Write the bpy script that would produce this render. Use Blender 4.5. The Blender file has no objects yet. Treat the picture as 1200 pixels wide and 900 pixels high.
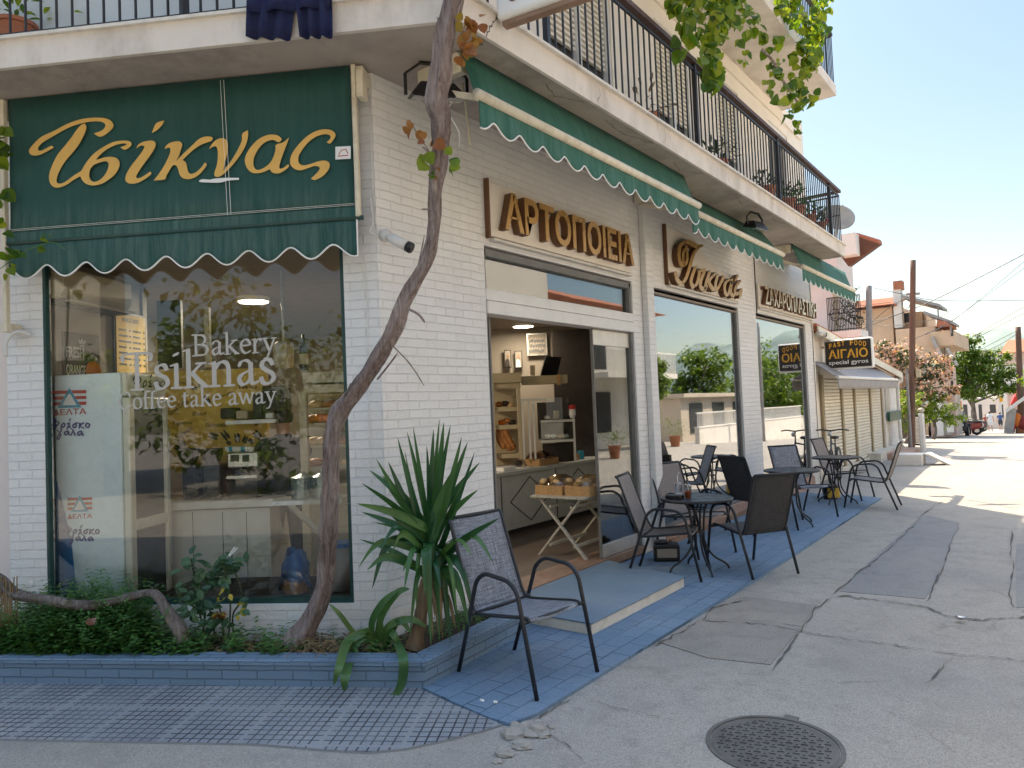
import bpy, bmesh, math, random
from math import sin, cos, pi, radians, atan2, sqrt
from mathutils import Vector, Matrix
random.seed(7)
S = bpy.context.scene
COL = S.collection
# ---------------------------------------------------------------- camera, light, exposure
FPX = 835.0
ROLL, PITCH, YAW, TH = map(radians, (-2.35695, 2.06369, 37.41647, 120.7691))
FW = Vector((-sin(YAW)*cos(PITCH), cos(YAW)*cos(PITCH), sin(PITCH)))
_rt = Vector((cos(YAW), sin(YAW), 0)); _up = _rt.cross(FW)
RT = _rt*cos(ROLL) + _up*sin(ROLL)
UP = RT.cross(FW)
CAM = Vector((3.7, 0, 1.65))
cd = bpy.data.cameras.new('camera'); cam = bpy.data.objects.new('camera', cd); COL.objects.link(cam)
cd.sensor_width = 36; cd.lens = 36*FPX/1200; cd.clip_end = 3000; cd.clip_start = .05
m = Matrix((RT, UP, -FW)).transposed().to_4x4(); m.translation = CAM
cam.matrix_world = m; S.camera = cam
SUN = Vector((-.47, .45, 1)).normalized()
w = bpy.data.worlds.new('World'); S.world = w; w.use_nodes = True
nt = w.node_tree; bg = nt.nodes['Background']
sky = nt.nodes.new('ShaderNodeTexSky'); sky.sky_type = 'NISHITA'; sky.sun_disc = False
sky.sun_elevation = math.asin(SUN.z); sky.sun_rotation = atan2(SUN.x, SUN.y)
sky.air_density = 1.0; sky.dust_density = 1.2; sky.ozone_density = 1.0
# sky tinted by elevation: dimmed low down, warm and brighter overhead to lift shade
_tc = nt.nodes.new('ShaderNodeTexCoord'); _sx = nt.nodes.new('ShaderNodeSeparateXYZ'); nt.links.new(_tc.outputs['Generated'], _sx.inputs[0])
_mr = nt.nodes.new('ShaderNodeValToRGB'); nt.links.new(_sx.outputs['Z'], _mr.inputs[0])
_e = _mr.color_ramp.elements; _e[0].position = .0; _e[0].color = (.33, .30, .262, 1); _e[1].position = .85; _e[1].color = (1, .93, .80, 1)
for _p, _c in ((.22, (.29, .28, .255)), (.46, (.27, .285, .265)), (.60, (.62, .58, .50))):
    _q = _e.new(_p); _q.color = (*_c, 1)
_mm = nt.nodes.new('ShaderNodeMix'); _mm.data_type = 'RGBA'; _mm.blend_type = 'MULTIPLY'; _mm.inputs[0].default_value = 1
nt.links.new(sky.outputs[0], _mm.inputs[6]); nt.links.new(_mr.outputs[0], _mm.inputs[7]); nt.links.new(_mm.outputs[2], bg.inputs[0]); bg.inputs[1].default_value = .15
sl = bpy.data.lights.new('sun', 'SUN'); so = bpy.data.objects.new('sun', sl); COL.objects.link(so)
sl.energy = 2.0; sl.angle = radians(.5); sl.color = (1, .83, .63)
so.rotation_euler = SUN.to_track_quat('Z', 'Y').to_euler()
S.view_settings.view_transform = 'Standard'; S.view_settings.look = 'None'
S.view_settings.exposure = 2.38; S.view_settings.gamma = 1; S.view_settings.use_curve_mapping = False
S.view_settings.use_white_balance = True; S.view_settings.white_balance_temperature = 6800; S.view_settings.white_balance_tint = 8
S.cycles.use_denoising = True
S.cycles.max_bounces = 8; S.cycles.transparent_max_bounces = 24; S.cycles.glossy_bounces = 4
S.cycles.sample_clamp_indirect = 6
# ---------------------------------------------------------------- frames: R facade is x=0 running along +y, L facade leaves the corner at CO
CO = Vector((0, 3.36, 0)); DL = Vector((-sin(TH), cos(TH), 0)); NL = Vector((-DL.y, DL.x, 0)); Z = Vector((0, 0, 1))
def L(u, w_, z): return CO + DL*u + NL*w_ + Z*z
LM = Matrix((DL, NL, Z)).transposed().to_4x4(); LM.translation = CO
AX = Vector((cos(YAW), sin(YAW), 0)); FX = Vector((-sin(YAW), cos(YAW), 0))      # across / into the shop
FM = Matrix((AX, FX, Z)).transposed().to_4x4(); FM.translation = Vector((CAM.x, CAM.y, 0))
def ray(x, y): return FW + RT*((x-600)/FPX) - UP*((y-450)/FPX)
def onz(x, y, z=0): d = ray(x, y); return CAM + d*((z-CAM.z)/d.z)
def onx(x, y, X=0): d = ray(x, y); return CAM + d*((X-CAM.x)/d.x)
def ony(x, y, Y): d = ray(x, y); return CAM + d*(Y/d.y)
def onL(x, y, w_=0):
    d = ray(x, y); p0 = CO + NL*w_; return CAM + d*((p0-CAM).dot(NL)/d.dot(NL))
def dep(x, y, d): return CAM + ray(x, y)*d
def gz(y): return 0.0 if y < 26 else -.04*(y-26)
# ---------------------------------------------------------------- materials
MATS = {}
class NT:
    def __init__(s, name):
        s.m = bpy.data.materials.new(name); s.m.use_nodes = True; s.t = s.m.node_tree
        s.b = s.t.nodes['Principled BSDF']; s.out = s.t.nodes['Material Output']
    def n(s, typ, **kw):
        nd = s.t.nodes.new('ShaderNode'+typ)
        for k, v in kw.items():
            if hasattr(nd, k): setattr(nd, k, v)
            else: nd.inputs[k.replace('_', ' ')].default_value = v
        return nd
    def l(s, a, b): s.t.links.new(a, b)
    def tc(s, kind='Object', scale=(1, 1, 1), rot=(0, 0, 0)):
        t = s.n('TexCoord'); mp = s.n('Mapping'); s.l(t.outputs[kind], mp.inputs[0])
        mp.inputs['Scale'].default_value = scale; mp.inputs['Rotation'].default_value = rot
        return mp.outputs[0]
    def noise(s, vec, scale, detail=4, rough=.55, dist=0):
        nd = s.n('TexNoise'); nd.inputs['Scale'].default_value = scale; nd.inputs['Detail'].default_value = detail
        nd.inputs['Roughness'].default_value = rough; nd.inputs['Distortion'].default_value = dist
        if vec is not None: s.l(vec, nd.inputs['Vector'])
        return nd.outputs['Fac']
    def ramp(s, fac, stops):
        r = s.n('ValToRGB'); e = r.color_ramp.elements
        while len(e) < len(stops): e.new(.5)
        for i, (p, c) in enumerate(stops):
            e[i].position = p; e[i].color = (c, c, c, 1) if isinstance(c, (int, float)) else (*c, 1)
        s.l(fac, r.inputs[0]); return r.outputs[0]
    def mix(s, fac, a, b, mode='MIX'):
        x = s.n('Mix', data_type='RGBA', blend_type=mode)
        for v, i in ((fac, 0), (a, 6), (b, 7)):
            if isinstance(v, (int, float)): x.inputs[i].default_value = v
            elif isinstance(v, tuple): x.inputs[i].default_value = (*v, 1)
            else: s.l(v, x.inputs[i])
        return x.outputs[2]
    def math(s, op, a, b=0):
        x = s.n('Math', operation=op)
        for v, i in ((a, 0), (b, 1)):
            if isinstance(v, (int, float)): x.inputs[i].default_value = v
            else: s.l(v, x.inputs[i])
        return x.outputs[0]
    def bump(s, h, strength=.3, dist=.01, prev=None):
        x = s.n('Bump'); x.inputs['Strength'].default_value = strength; x.inputs['Distance'].default_value = dist
        s.l(h, x.inputs['Height'])
        if prev is not None: s.l(prev, x.inputs['Normal'])
        s.l(x.outputs[0], s.b.inputs['Normal']); return x.outputs[0]
    def base(s, c):
        if isinstance(c, tuple): s.b.inputs['Base Color'].default_value = (*c, 1)
        else: s.l(c, s.b.inputs['Base Color'])
    def set(s, **kw):
        for k, v in kw.items(): s.b.inputs[k.replace('_', ' ')].default_value = v
        return s
def mat(name, col, rough=.6, metal=0, var=.12, scale=6, bump=.15, bscale=60, spec=.5, dirt=None, dscale=2, stretch=(1, 1, 1)):
    k = NT(name); k.set(Roughness=rough, Metallic=metal); k.b.inputs['Specular IOR Level'].default_value = spec
    v = k.tc('Object', stretch)
    c2 = tuple(max(0, x*(1-var*2)) for x in col); c3 = tuple(min(1, x*(1+var)) for x in col)
    c = k.ramp(k.noise(v, scale, 6), [(.25, c2), (.5, col), (.8, c3)])
    if dirt: c = k.mix(k.ramp(k.noise(v, dscale, 8, .7), [(.5, 0), (.72, .8)]), c, dirt)
    k.base(c)
    r = k.ramp(k.noise(v, scale*2.3, 4), [(.3, max(.03, rough-.12)), (.7, min(1, rough+.12))]); k.l(r, k.b.inputs['Roughness'])
    if bump: k.bump(k.noise(v, bscale, 5), bump, .004)
    MATS[name] = k.m; return k.m
def brickmat(name, col, bw, rh, mortar=.006, dark=.78, strength=.6, rot=0, offset=.5, stone=1.0, dirt=(.45, .4, .33)):
    k = NT(name); k.set(Roughness=.62)
    v = k.tc('UV', (1, 1, 1), (0, 0, rot))
    warp = k.n('Mix', data_type='VECTOR'); nz = k.n('TexNoise'); nz.inputs['Scale'].default_value = 9; k.l(v, nz.inputs['Vector'])
    warp.inputs[0].default_value = .012; k.l(v, warp.inputs[4]); k.l(nz.outputs['Color'], warp.inputs[5])
    b = k.n('TexBrick', offset=offset); k.l(warp.outputs[1], b.inputs['Vector'])
    for a, x in (('Scale', 1), ('Brick Width', bw), ('Row Height', rh), ('Mortar Size', mortar), ('Mortar Smooth', .35), ('Bias', 0)): b.inputs[a].default_value = x
    b.inputs['Color1'].default_value = (.35, .35, .35, 1); b.inputs['Color2'].default_value = (.65, .65, .65, 1)
    tone = k.ramp(b.outputs['Color'], [(.3, tuple(x*.93 for x in col)), (.7, col)])
    big = k.noise(v, 1.3, 6, .6)
    tone = k.mix(k.ramp(big, [(.45, 0), (.75, .35)]), tone, tuple(a*b_ for a, b_ in zip(col, (.86, .84, .8))))
    tone = k.mix(k.ramp(k.noise(v, 3.2, 9, .75), [(.62, 0), (.78, .3)]), tone, dirt)
    c = k.mix(b.outputs['Fac'], tone, tuple(x*dark for x in col))
    k.base(c)
    s1 = k.noise(v, 38, 3, .5, 1.5); s2 = k.noise(v, 14, 3, .5, .6)
    h = k.math('ADD', k.math('MULTIPLY', s1, .35*stone), k.math('MULTIPLY', s2, .5*stone))
    h = k.math('SUBTRACT', h, k.math('MULTIPLY', b.outputs['Fac'], 1.0))
    k.bump(h, strength, .006)
    MATS[name] = k.m; return k.m
def leafmat(name, cols, rough=.45, trans=.35):
    k = NT(name); k.set(Roughness=rough)
    g = k.n('NewGeometry')
    st = [(i/max(1, len(cols)-1), c) for i, c in enumerate(cols)]
    c = k.ramp(g.outputs['Random Per Island'], st)
    nz = k.noise(k.tc('Object'), 3, 3); c = k.mix(k.ramp(nz, [(.35, .35), (.65, 0)]), c, tuple(x*.55 for x in cols[0]))
    k.base(c)
    tr = k.n('BsdfTranslucent'); ct = k.mix(1.0, c, (1.0, 1.0, .45), 'MULTIPLY'); k.l(ct, tr.inputs[0])
    mx = k.n('MixShader'); mx.inputs[0].default_value = trans
    k.l(k.b.outputs[0], mx.inputs[1]); k.l(tr.outputs[0], mx.inputs[2]); k.l(mx.outputs[0], k.out.inputs[0])
    MATS[name] = k.m; return k.m
def glassmat(name, ior=1.5, tint=(.9, .95, .93), base=0.0, wav=.0):
    k = NT(name); t = k.n('BsdfTransparent'); t.inputs[0].default_value = (*tint, 1)
    g = k.n('BsdfGlossy'); g.inputs['Roughness'].default_value = .015; g.inputs[0].default_value = (.95, .97, 1, 1)
    f = k.n('Fresnel'); f.inputs[0].default_value = ior
    if wav:
        bp = k.n('Bump'); bp.inputs['Strength'].default_value = wav; bp.inputs['Distance'].default_value = .02
        k.l(k.noise(k.tc('Object'), .9, 1), bp.inputs['Height']); k.l(bp.outputs[0], g.inputs['Normal'])
    fac = k.math('MINIMUM', k.math('ADD', f.outputs[0], base), .95)
    mx = k.n('MixShader'); k.l(fac, mx.inputs[0]); k.l(t.outputs[0], mx.inputs[1]); k.l(g.outputs[0], mx.inputs[2]); k.l(mx.outputs[0], k.out.inputs[0])
    MATS[name] = k.m; return k.m
# ---------------------------------------------------------------- mesh builder
class MB:
    def __init__(s, M=None): s.v = []; s.f = []; s.M = M
    def add(s, vs, fs):
        o = len(s.v)
        s.v += [(s.M @ Vector(p)) if s.M is not None else Vector(p) for p in vs]
        s.f += [tuple(i+o for i in f) for f in fs]; return s
    def box(s, x0, x1, y0, y1, z0, z1):
        x0, x1 = sorted((x0, x1)); y0, y1 = sorted((y0, y1)); z0, z1 = sorted((z0, z1))
        return s.add([(x0, y0, z0), (x1, y0, z0), (x1, y1, z0), (x0, y1, z0), (x0, y0, z1), (x1, y0, z1), (x1, y1, z1), (x0, y1, z1)],
                     [(0, 3, 2, 1), (4, 5, 6, 7), (0, 1, 5, 4), (1, 2, 6, 5), (2, 3, 7, 6), (3, 0, 4, 7)])
    def bar(s, a, b, wx, wy=None, up=None):
        a, b = Vector(a), Vector(b); d = (b-a); wy = wy or wx
        up = Vector(up) if up else (Vector((0, 0, 1)) if abs(d.normalized().z) < .95 else Vector((0, 1, 0)))
        x = d.cross(up).normalized()*wx/2; y = x.cross(d).normalized()*wy/2
        vs = [a-x-y, a+x-y, a+x+y, a-x+y, b-x-y, b+x-y, b+x+y, b-x+y]
        return s.add(vs, [(0, 3, 2, 1), (4, 5, 6, 7), (0, 1, 5, 4), (1, 2, 6, 5), (2, 3, 7, 6), (3, 0, 4, 7)])
    def tube(s, pts, r, n=8, cap=True):
        pts = [Vector(p) for p in pts]; k = len(pts); rs = r if isinstance(r, (list, tuple)) else [r]*k
        t0 = (pts[1]-pts[0]).normalized(); ref = Vector((0, 0, 1)) if abs(t0.z) < .9 else Vector((1, 0, 0))
        X = t0.cross(ref).normalized(); vs = []
        for i in range(k):
            t = (pts[min(i+1, k-1)]-pts[max(i-1, 0)]).normalized()
            X = (X - t*X.dot(t)).normalized(); Y = t.cross(X)
            for j in range(n):
                a = 2*pi*j/n; vs.append(pts[i] + (X*cos(a)+Y*sin(a))*rs[i])
        fs = [(i*n+j, i*n+(j+1) % n, (i+1)*n+(j+1) % n, (i+1)*n+j) for i in range(k-1) for j in range(n)]
        if cap: fs += [tuple(range(n-1, -1, -1)), tuple(range((k-1)*n, k*n))]
        return s.add(vs, fs)
    def lathe(s, prof, c=(0, 0, 0), n=24):
        c = Vector(c); vs = []; k = len(prof)
        for r, z in prof:
            for j in range(n): vs.append(c + Vector((r*cos(2*pi*j/n), r*sin(2*pi*j/n), z)))
        fs = [(i*n+j, i*n+(j+1) % n, (i+1)*n+(j+1) % n, (i+1)*n+j) for i in range(k-1) for j in range(n)]
        fs += [tuple(range(n-1, -1, -1)), tuple(range((k-1)*n, k*n))]
        return s.add(vs, fs)
    def prism(s, poly, d):          # poly: 3D points (planar), d: extrusion vector
        poly = [Vector(p) for p in poly]; d = Vector(d); k = len(poly)
        return s.add(poly+[p+d for p in poly], [tuple(range(k-1, -1, -1)), tuple(range(k, 2*k))]+[(i, (i+1) % k, k+(i+1) % k, k+i) for i in range(k)])
    def quad(s, *p): return s.add(p, [tuple(range(len(p)))])
    def grid(s, rows):
        n = len(rows[0]); vs = [p for r in rows for p in r]
        return s.add(vs, [(i*n+j, i*n+j+1, (i+1)*n+j+1, (i+1)*n+j) for i in range(len(rows)-1) for j in range(n-1)])
    def sphere(s, c, r, n=10, m_=6, sq=(1, 1, 1)):
        c = Vector(c); vs = [c+Vector((0, 0, r*sq[2]))]
        for i in range(1, m_):
            for j in range(n):
                a = pi*i/m_; b = 2*pi*j/n; vs.append(c+Vector((r*sq[0]*sin(a)*cos(b), r*sq[1]*sin(a)*sin(b), r*sq[2]*cos(a))))
        vs.append(c-Vector((0, 0, r*sq[2]))); e = len(vs)-1
        fs = [(0, 1+j, 1+(j+1) % n) for j in range(n)] + [(e, 1+(m_-2)*n+(j+1) % n, 1+(m_-2)*n+j) for j in range(n)]
        fs += [(1+i*n+j, 1+(i+1)*n+j, 1+(i+1)*n+(j+1) % n, 1+i*n+(j+1) % n) for i in range(m_-2) for j in range(n)]
        return s.add(vs, fs)
    def leaf(s, p, d, nrm, ln, wd, bend=.2, shape=((.3, .8), (.6, 1), (1, 0)), fold=.15):
        p, d, nrm = Vector(p), Vector(d).normalized(), Vector(nrm)
        sd = d.cross(nrm)
        sd = sd.normalized() if sd.length > 1e-4 else d.orthogonal().normalized()
        nn = sd.cross(d)
        vs = [p]; fs = []; prev = None
        for t, wv in shape:
            c = p + d*ln*t + nn*(-bend*ln*t*t)
            if wv == 0: vs.append(c); i = len(vs)-1; fs += [(prev[0], i, prev[1]), (prev[1], i, prev[2])]
            else:
                h = sd*wd*wv/2; up = nn*fold*wd*wv
                vs += [c-h+up, c, c+h+up]; i = len(vs)-3
                fs += [(0, i, i+1), (0, i+1, i+2)] if prev is None else [(prev[0], i, i+1, prev[1]), (prev[1], i+1, i+2, prev[2])]
                prev = (i, i+1, i+2)
        return s.add(vs, fs)
    def build(s, name, material, parent=None, smooth=False, bevel=0, frame=None, seg=1):
        wl = Vector((0, 0, 0)); q = parent
        while q is not None: wl = wl + q.location; q = q.parent
        if parent is None and s.v:
            xs = [v.x for v in s.v]; ys = [v.y for v in s.v]; zs = [v.z for v in s.v]
            wl = Vector(((min(xs)+max(xs))/2, (min(ys)+max(ys))/2, min(zs)))
        me = bpy.data.meshes.new(name); me.from_pydata([v-wl for v in s.v], [], s.f)
        uv = me.uv_layers.new(name='UVMap'); fi = frame.inverted() if frame is not None else None
        for p in me.polygons:
            nrm = p.normal.copy()
            if fi is not None: nrm = (fi.to_3x3() @ nrm)
            ax = max(range(3), key=lambda i: abs(nrm[i]))
            for li in p.loop_indices:
                c = me.vertices[me.loops[li].vertex_index].co + wl
                if fi is not None: c = fi @ c
                uv.data[li].uv = (c.y, c.z) if ax == 0 else ((c.x, c.z) if ax == 1 else (c.x, c.y))
            if smooth: p.use_smooth = True
        me.materials.append(MATS[material] if isinstance(material, str) else material)
        o = bpy.data.objects.new(name, me); COL.objects.link(o); o.location = wl if parent is None else (0, 0, 0)
        if parent is not None: o.parent = parent
        if bevel:
            b = o.modifiers.new('bevel', 'BEVEL'); b.width = bevel; b.segments = seg; b.limit_method = 'ANGLE'
        return o
def build_each(mb, name, material, parent=None, **kw):      # one object per connected piece
    n = len(mb.v); par = list(range(n))
    def find(i):
        while par[i] != i: par[i] = par[par[i]]; i = par[i]
        return i
    for f in mb.f:
        for i in f[1:]: par[find(i)] = find(f[0])
    groups = {}
    for f in mb.f: groups.setdefault(find(f[0]), []).append(f)
    out = []
    for fs in groups.values():
        q = MB(); ids = sorted({i for f in fs for i in f}); mp = {i: k for k, i in enumerate(ids)}
        q.v = [mb.v[i] for i in ids]; q.f = [tuple(mp[i] for i in f) for f in fs]; out.append(q.build(name, material, parent, **kw))
    return out
def tag(o, label, cat, group=None, kind=None):
    o['label'] = label; o['category'] = cat
    if group: o['group'] = group
    if kind: o['kind'] = kind
    return o
def thing(name, label, cat, loc=(0, 0, 0), group=None):
    o = bpy.data.objects.new(name, None); COL.objects.link(o); o.location = loc; o.empty_display_size = .1
    return tag(o, label, cat, group)
def struct(mb, name, material, **kw):
    o = mb.build(name, material, **kw); o['kind'] = 'structure'; return o
def dup(root, loc, rz, label, group=None):
    def rec(o, par):
        c = o.copy(); COL.objects.link(c)
        if par is not None: c.parent = par
        for ch in list(o.children): rec(ch, c)
        return c
    r = rec(root, None); r.location = loc; r.rotation_euler = (0, 0, rz); r['label'] = label
    if group: r['group'] = group
    return r
def spline(pts, n=6):
    pts = [Vector(p) for p in pts]; out = []
    for i in range(len(pts)-1):
        p0, p1, p2, p3 = pts[max(i-1, 0)], pts[i], pts[i+1], pts[min(i+2, len(pts)-1)]
        for j in range(n):
            t = j/n; out.append(.5*((2*p1)+(p2-p0)*t+(2*p0-5*p1+4*p2-p3)*t*t+(3*p1-p0-3*p2+p3)*t**3))
    out.append(pts[-1]); return out
# ---- lettering
def text_mb(txt, size, origin, right, up, depth=.004, bold=0.0, align='LEFT', spacing=1.0, squash=1.0):
    cu = bpy.data.curves.new('t', 'FONT'); cu.body = txt; cu.size = size; cu.extrude = depth/2; cu.offset = bold; cu.align_x = align; cu.space_character = spacing
    ob = bpy.data.objects.new('t', cu); COL.objects.link(ob); bpy.context.view_layer.update()
    me = bpy.data.meshes.new_from_object(ob.evaluated_get(bpy.context.evaluated_depsgraph_get()))
    right, up = Vector(right).normalized(), Vector(up).normalized(); nn = right.cross(up); origin = Vector(origin)
    mb = MB(); mb.add([origin + right*v.co.x*squash + up*v.co.y + nn*(v.co.z+depth/2) for v in me.vertices], [tuple(p.vertices) for p in me.polygons])
    bpy.data.objects.remove(ob); bpy.data.meshes.remove(me); bpy.data.curves.remove(cu); return mb
def outline_mb(loops, fn, d):     # closed 2-D loops (holes too) -> filled plate through fn(x, y) -> 3-D, thickness vector d
    cu = bpy.data.curves.new('t', 'CURVE'); cu.dimensions = '2D'; cu.fill_mode = 'BOTH'
    for lp in loops:
        pts = [Vector((p[0], p[1], 0)) for p in lp]; k = len(pts); sm = []
        for i in range(k):
            p0, p1, p2, p3 = pts[i-1], pts[i], pts[(i+1) % k], pts[(i+2) % k]
            sharp = (p1-p0).normalized().dot((p2-p1).normalized()) < .1; sharp2 = (p2-p1).normalized().dot((p3-p2).normalized()) < .1
            if sharp: p0 = p1
            if sharp2: p3 = p2
            for j in range(4):
                t = j/4; sm.append(.5*((2*p1)+(p2-p0)*t+(2*p0-5*p1+4*p2-p3)*t*t+(3*p1-p0-3*p2+p3)*t**3))
        sp = cu.splines.new('POLY'); sp.points.add(len(sm)-1); sp.use_cyclic_u = True
        for i, p in enumerate(sm): sp.points[i].co = (p.x, p.y, 0, 1)
    ob = bpy.data.objects.new('t', cu); COL.objects.link(ob); bpy.context.view_layer.update()
    me = bpy.data.meshes.new_from_object(ob.evaluated_get(bpy.context.evaluated_depsgraph_get()))
    mb = MB(); mb.add([fn(v.co.x, v.co.y)+Vector(d) for v in me.vertices], [tuple(p.vertices) for p in me.polygons])
    bpy.data.objects.remove(ob); bpy.data.meshes.remove(me); bpy.data.curves.remove(cu); return mb
def hull2(pts):
    pts = sorted(set((round(a, 5), round(b, 5)) for a, b in pts))
    def half(ps):
        h = []
        for p in ps:
            while len(h) > 1 and (h[-1][0]-h[-2][0])*(p[1]-h[-2][1])-(h[-1][1]-h[-2][1])*(p[0]-h[-2][0]) <= 0: h.pop()
            h.append(p)
        return h
    a = half(pts); b = half(pts[::-1]); return a[:-1]+b[:-1]
def nib(mb, strokes, fn, nrm, wd=.1, thin=.03, ang=25, depth=0.0, n=5):
    """pen strokes (2-D skeletons) written with a broad nib; fn maps 2-D to 3-D, nrm lifts each overlap apart"""
    ca, sa = cos(radians(ang)), sin(radians(ang)); lift = 0
    for st in strokes:
        sw = 1.0
        if isinstance(st, tuple) and isinstance(st[0], (int, float)): sw, st = st
        pts = spline([(x, y, 0) for x, y in st], n) if len(st) > 2 else [Vector((*p, 0)) for p in st]
        for a, b in zip(pts[:-1], pts[1:]):
            c = []
            for p in (a, b):
                for i, j in ((1, 1), (1, -1), (-1, 1), (-1, -1)):
                    c.append((p.x+i*ca*wd*sw/2-j*sa*thin/2, p.y+i*sa*wd*sw/2+j*ca*thin/2))
            h = hull2(c)
            if len(h) < 3: continue
            lift += 1; pl = [fn(x, y)+nrm*(.00025*(lift % 5)) for x, y in h]
            if depth: mb.prism(pl, nrm*depth)
            else: mb.quad(*pl)
    return mb
# ---------------------------------------------------------------- the palette
brickmat('white_brick', (.79, .785, .775), .21, .064, .004, .90, 1.0, stone=2.4)
brickmat('planter_brick', (.165, .255, .36), .23, .056, .005, .6, .9, stone=1.6, dirt=(.2, .2, .2))
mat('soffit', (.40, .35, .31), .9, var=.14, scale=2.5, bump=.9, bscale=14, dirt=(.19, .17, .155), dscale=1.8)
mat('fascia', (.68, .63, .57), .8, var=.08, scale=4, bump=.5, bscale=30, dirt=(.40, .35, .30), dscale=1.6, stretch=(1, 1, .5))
mat('slab_trim', (.66, .63, .57), .6, var=.08, scale=9, dirt=(.4, .35, .3), dscale=3)
mat('cream_plaster', (.79, .74, .655), .85, var=.05, scale=2, bump=.2, bscale=80)
mat('pale_blue_plaster', (.60, .66, .70), .8, var=.05, scale=2)
mat('pink_plaster', (.72, .64, .60), .85, var=.05, scale=2, dirt=(.5, .42, .36), dscale=1)
mat('white_plaster', (.74, .72, .68), .8, var=.05, scale=2, dirt=(.55, .5, .44), dscale=.8)
mat('peach_plaster', (.62, .45, .31), .85, var=.05, scale=1, dirt=(.45, .34, .25), dscale=.6)
mat('roof_tile', (.42, .155, .085), .8, var=.25, scale=7, bump=.3)
mat('white_frame', (.70, .70, .68), .4, var=.04, bump=.03)
mat('ivory_metal', (.70, .64, .50), .45, var=.06, scale=10, bump=.05, dirt=(.45, .36, .24), dscale=6)
mat('green_frame', (.012, .055, .05), .4, var=.15)
mat('black_metal', (.018, .019, .022), .42, metal=.3, var=.2, bump=.05)
mat('rail_black', (.02, .021, .025), .5, var=.2, bump=.05)
mat('handrail_wood', (.075, .04, .032), .55, var=.2, bump=.1)
mat('chair_frame', (.028, .031, .037), .42, metal=.25, var=.2, bump=.03)
mat('steel', (.5, .5, .5), .3, metal=.9, var=.06, bump=.03)
mat('alu', (.56, .55, .52), .42, metal=.6, var=.06, bump=.03)
mat('gold', (.45, .26, .085), .30, metal=.35, var=.03, scale=2, bump=0)
mat('sheen_gold', (.66, .55, .40), .25, metal=.4, var=.03, scale=2, bump=0)  # pale tone paints in the white reflection on the bronze letter faces
mat('gold_side', (.13, .055, .02), .5, var=.1)
mat('gold_print', (.72, .44, .12), .75, var=.06, scale=8, bump=.1)
mat('sign_board', (.74, .68, .60), .6, var=.05, scale=3, bump=.08, bscale=20)
mat('sign_brown', (.028, .02, .018), .4, var=.1)
mat('sign_yellow', (.80, .42, .04), .5, var=.04, bump=0)
mat('sign_white', (.80, .80, .78), .45, var=.03, bump=0)
mat('sign_maroon', (.10, .022, .02), .5, var=.1)
mat('brown_stone', (.30, .19, .13), .6, var=.15, scale=5, dirt=(.16, .1, .07))
mat('plinth_stone', (.42, .27, .21), .6, var=.18, scale=4, bump=.2)
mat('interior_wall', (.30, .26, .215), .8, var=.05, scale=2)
mat('interior_dark', (.035, .026, .022), .6, var=.15)
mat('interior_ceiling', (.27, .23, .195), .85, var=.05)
mat('cream_wood', (.50, .42, .28), .55, var=.08, scale=4, stretch=(1, 1, 8))
mat('grey_counter', (.58, .59, .57), .4, var=.06)
mat('dark_line', (.05, .05, .05), .6)
mat('wicker', (.48, .29, .13), .7, var=.2, scale=40, bump=.6, bscale=120)
mat('bread', (.42, .17, .05), .6, var=.3, scale=14, bump=.4)
mat('cream_pastry', (.65, .45, .22), .6, var=.25, scale=14, bump=.3)
mat('table_wood', (.52, .50, .43), .6, var=.12, scale=5, stretch=(8, 1, 1))
mat('step_white', (.66, .62, .54), .7, var=.07, dirt=(.42, .38, .3), dscale=4)
mat('step_blue', (.155, .225, .30), .7, spec=.25, var=.08, scale=3, bump=.12, dirt=(.2, .25, .3), dscale=2)
mat('soil', (.055, .038, .025), .95, var=.3, scale=20, bump=1, bscale=30)
mat('navy_cloth', (.006, .011, .06), .9, var=.2, scale=5, bump=.3, bscale=300)
mat('dark_top', (.03, .033, .038), .42, var=.15)
mat('black_plastic', (.012, .012, .014), .35, var=.2)
mat('red_paint', (.50, .02, .015), .35, var=.1)
mat('orange', (.75, .2, .02), .5, var=.15)
mat('yellow_paint', (.62, .40, .04), .5, var=.2)
mat('fridge_white', (.80, .91, .97), .3, var=.03, bump=.02)
mat('fridge_cream', (.74, .72, .62), .35, var=.03, bump=.02)
mat('fridge_blue', (.02, .16, .42), .3, var=.05)
mat('teal', (.03, .30, .46), .4, var=.05)
mat('navy_ink', (.02, .03, .22), .5, var=.05, bump=0)
mat('film_grey', (.50, .48, .44), .6, var=.02, bump=0)
mat('black_ink', (.02, .02, .02), .6, var=.05, bump=0)
mat('paper_yellow', (.68, .47, .14), .7, var=.05, scale=3)
mat('mural_yellow', (.66, .44, .10), .6, var=.08, scale=3)
mat('bag_blue', (.02, .13, .40), .35, var=.15, bump=.6, bscale=25)
mat('bin_grey', (.34, .31, .29), .5, var=.05)
mat('pot_metal', (.22, .27, .28), .3, metal=.6, var=.1)
mat('skin', (.50, .29, .20), .55, var=.08)
mat('hair', (.025, .02, .018), .5, var=.2)
mat('black_shirt', (.045, .045, .052), .9, var=.2)
mat('white_cloth', (.66, .68, .70), .9, var=.1)
mat('blue_cloth', (.05, .10, .26), .9, var=.1)
mat('terracotta', (.40, .15, .08), .8, var=.15)
mat('shutter', (.72, .68, .58), .6, var=.05)
mat('utility_wood', (.15, .085, .06), .85, var=.25, scale=8, bump=.5, bscale=50, stretch=(1, 1, .12))
mat('grey_pole', (.28, .27, .27), .6, var=.1)
mat('wire', (.03, .03, .033), .6)
mat('shutter_post', (.30, .24, .14), .6, var=.1)
mat('eave_wood', (.13, .055, .035), .8, var=.2)
mat('grey_canvas', (.31, .30, .30), .8, var=.08, scale=8)
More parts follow.
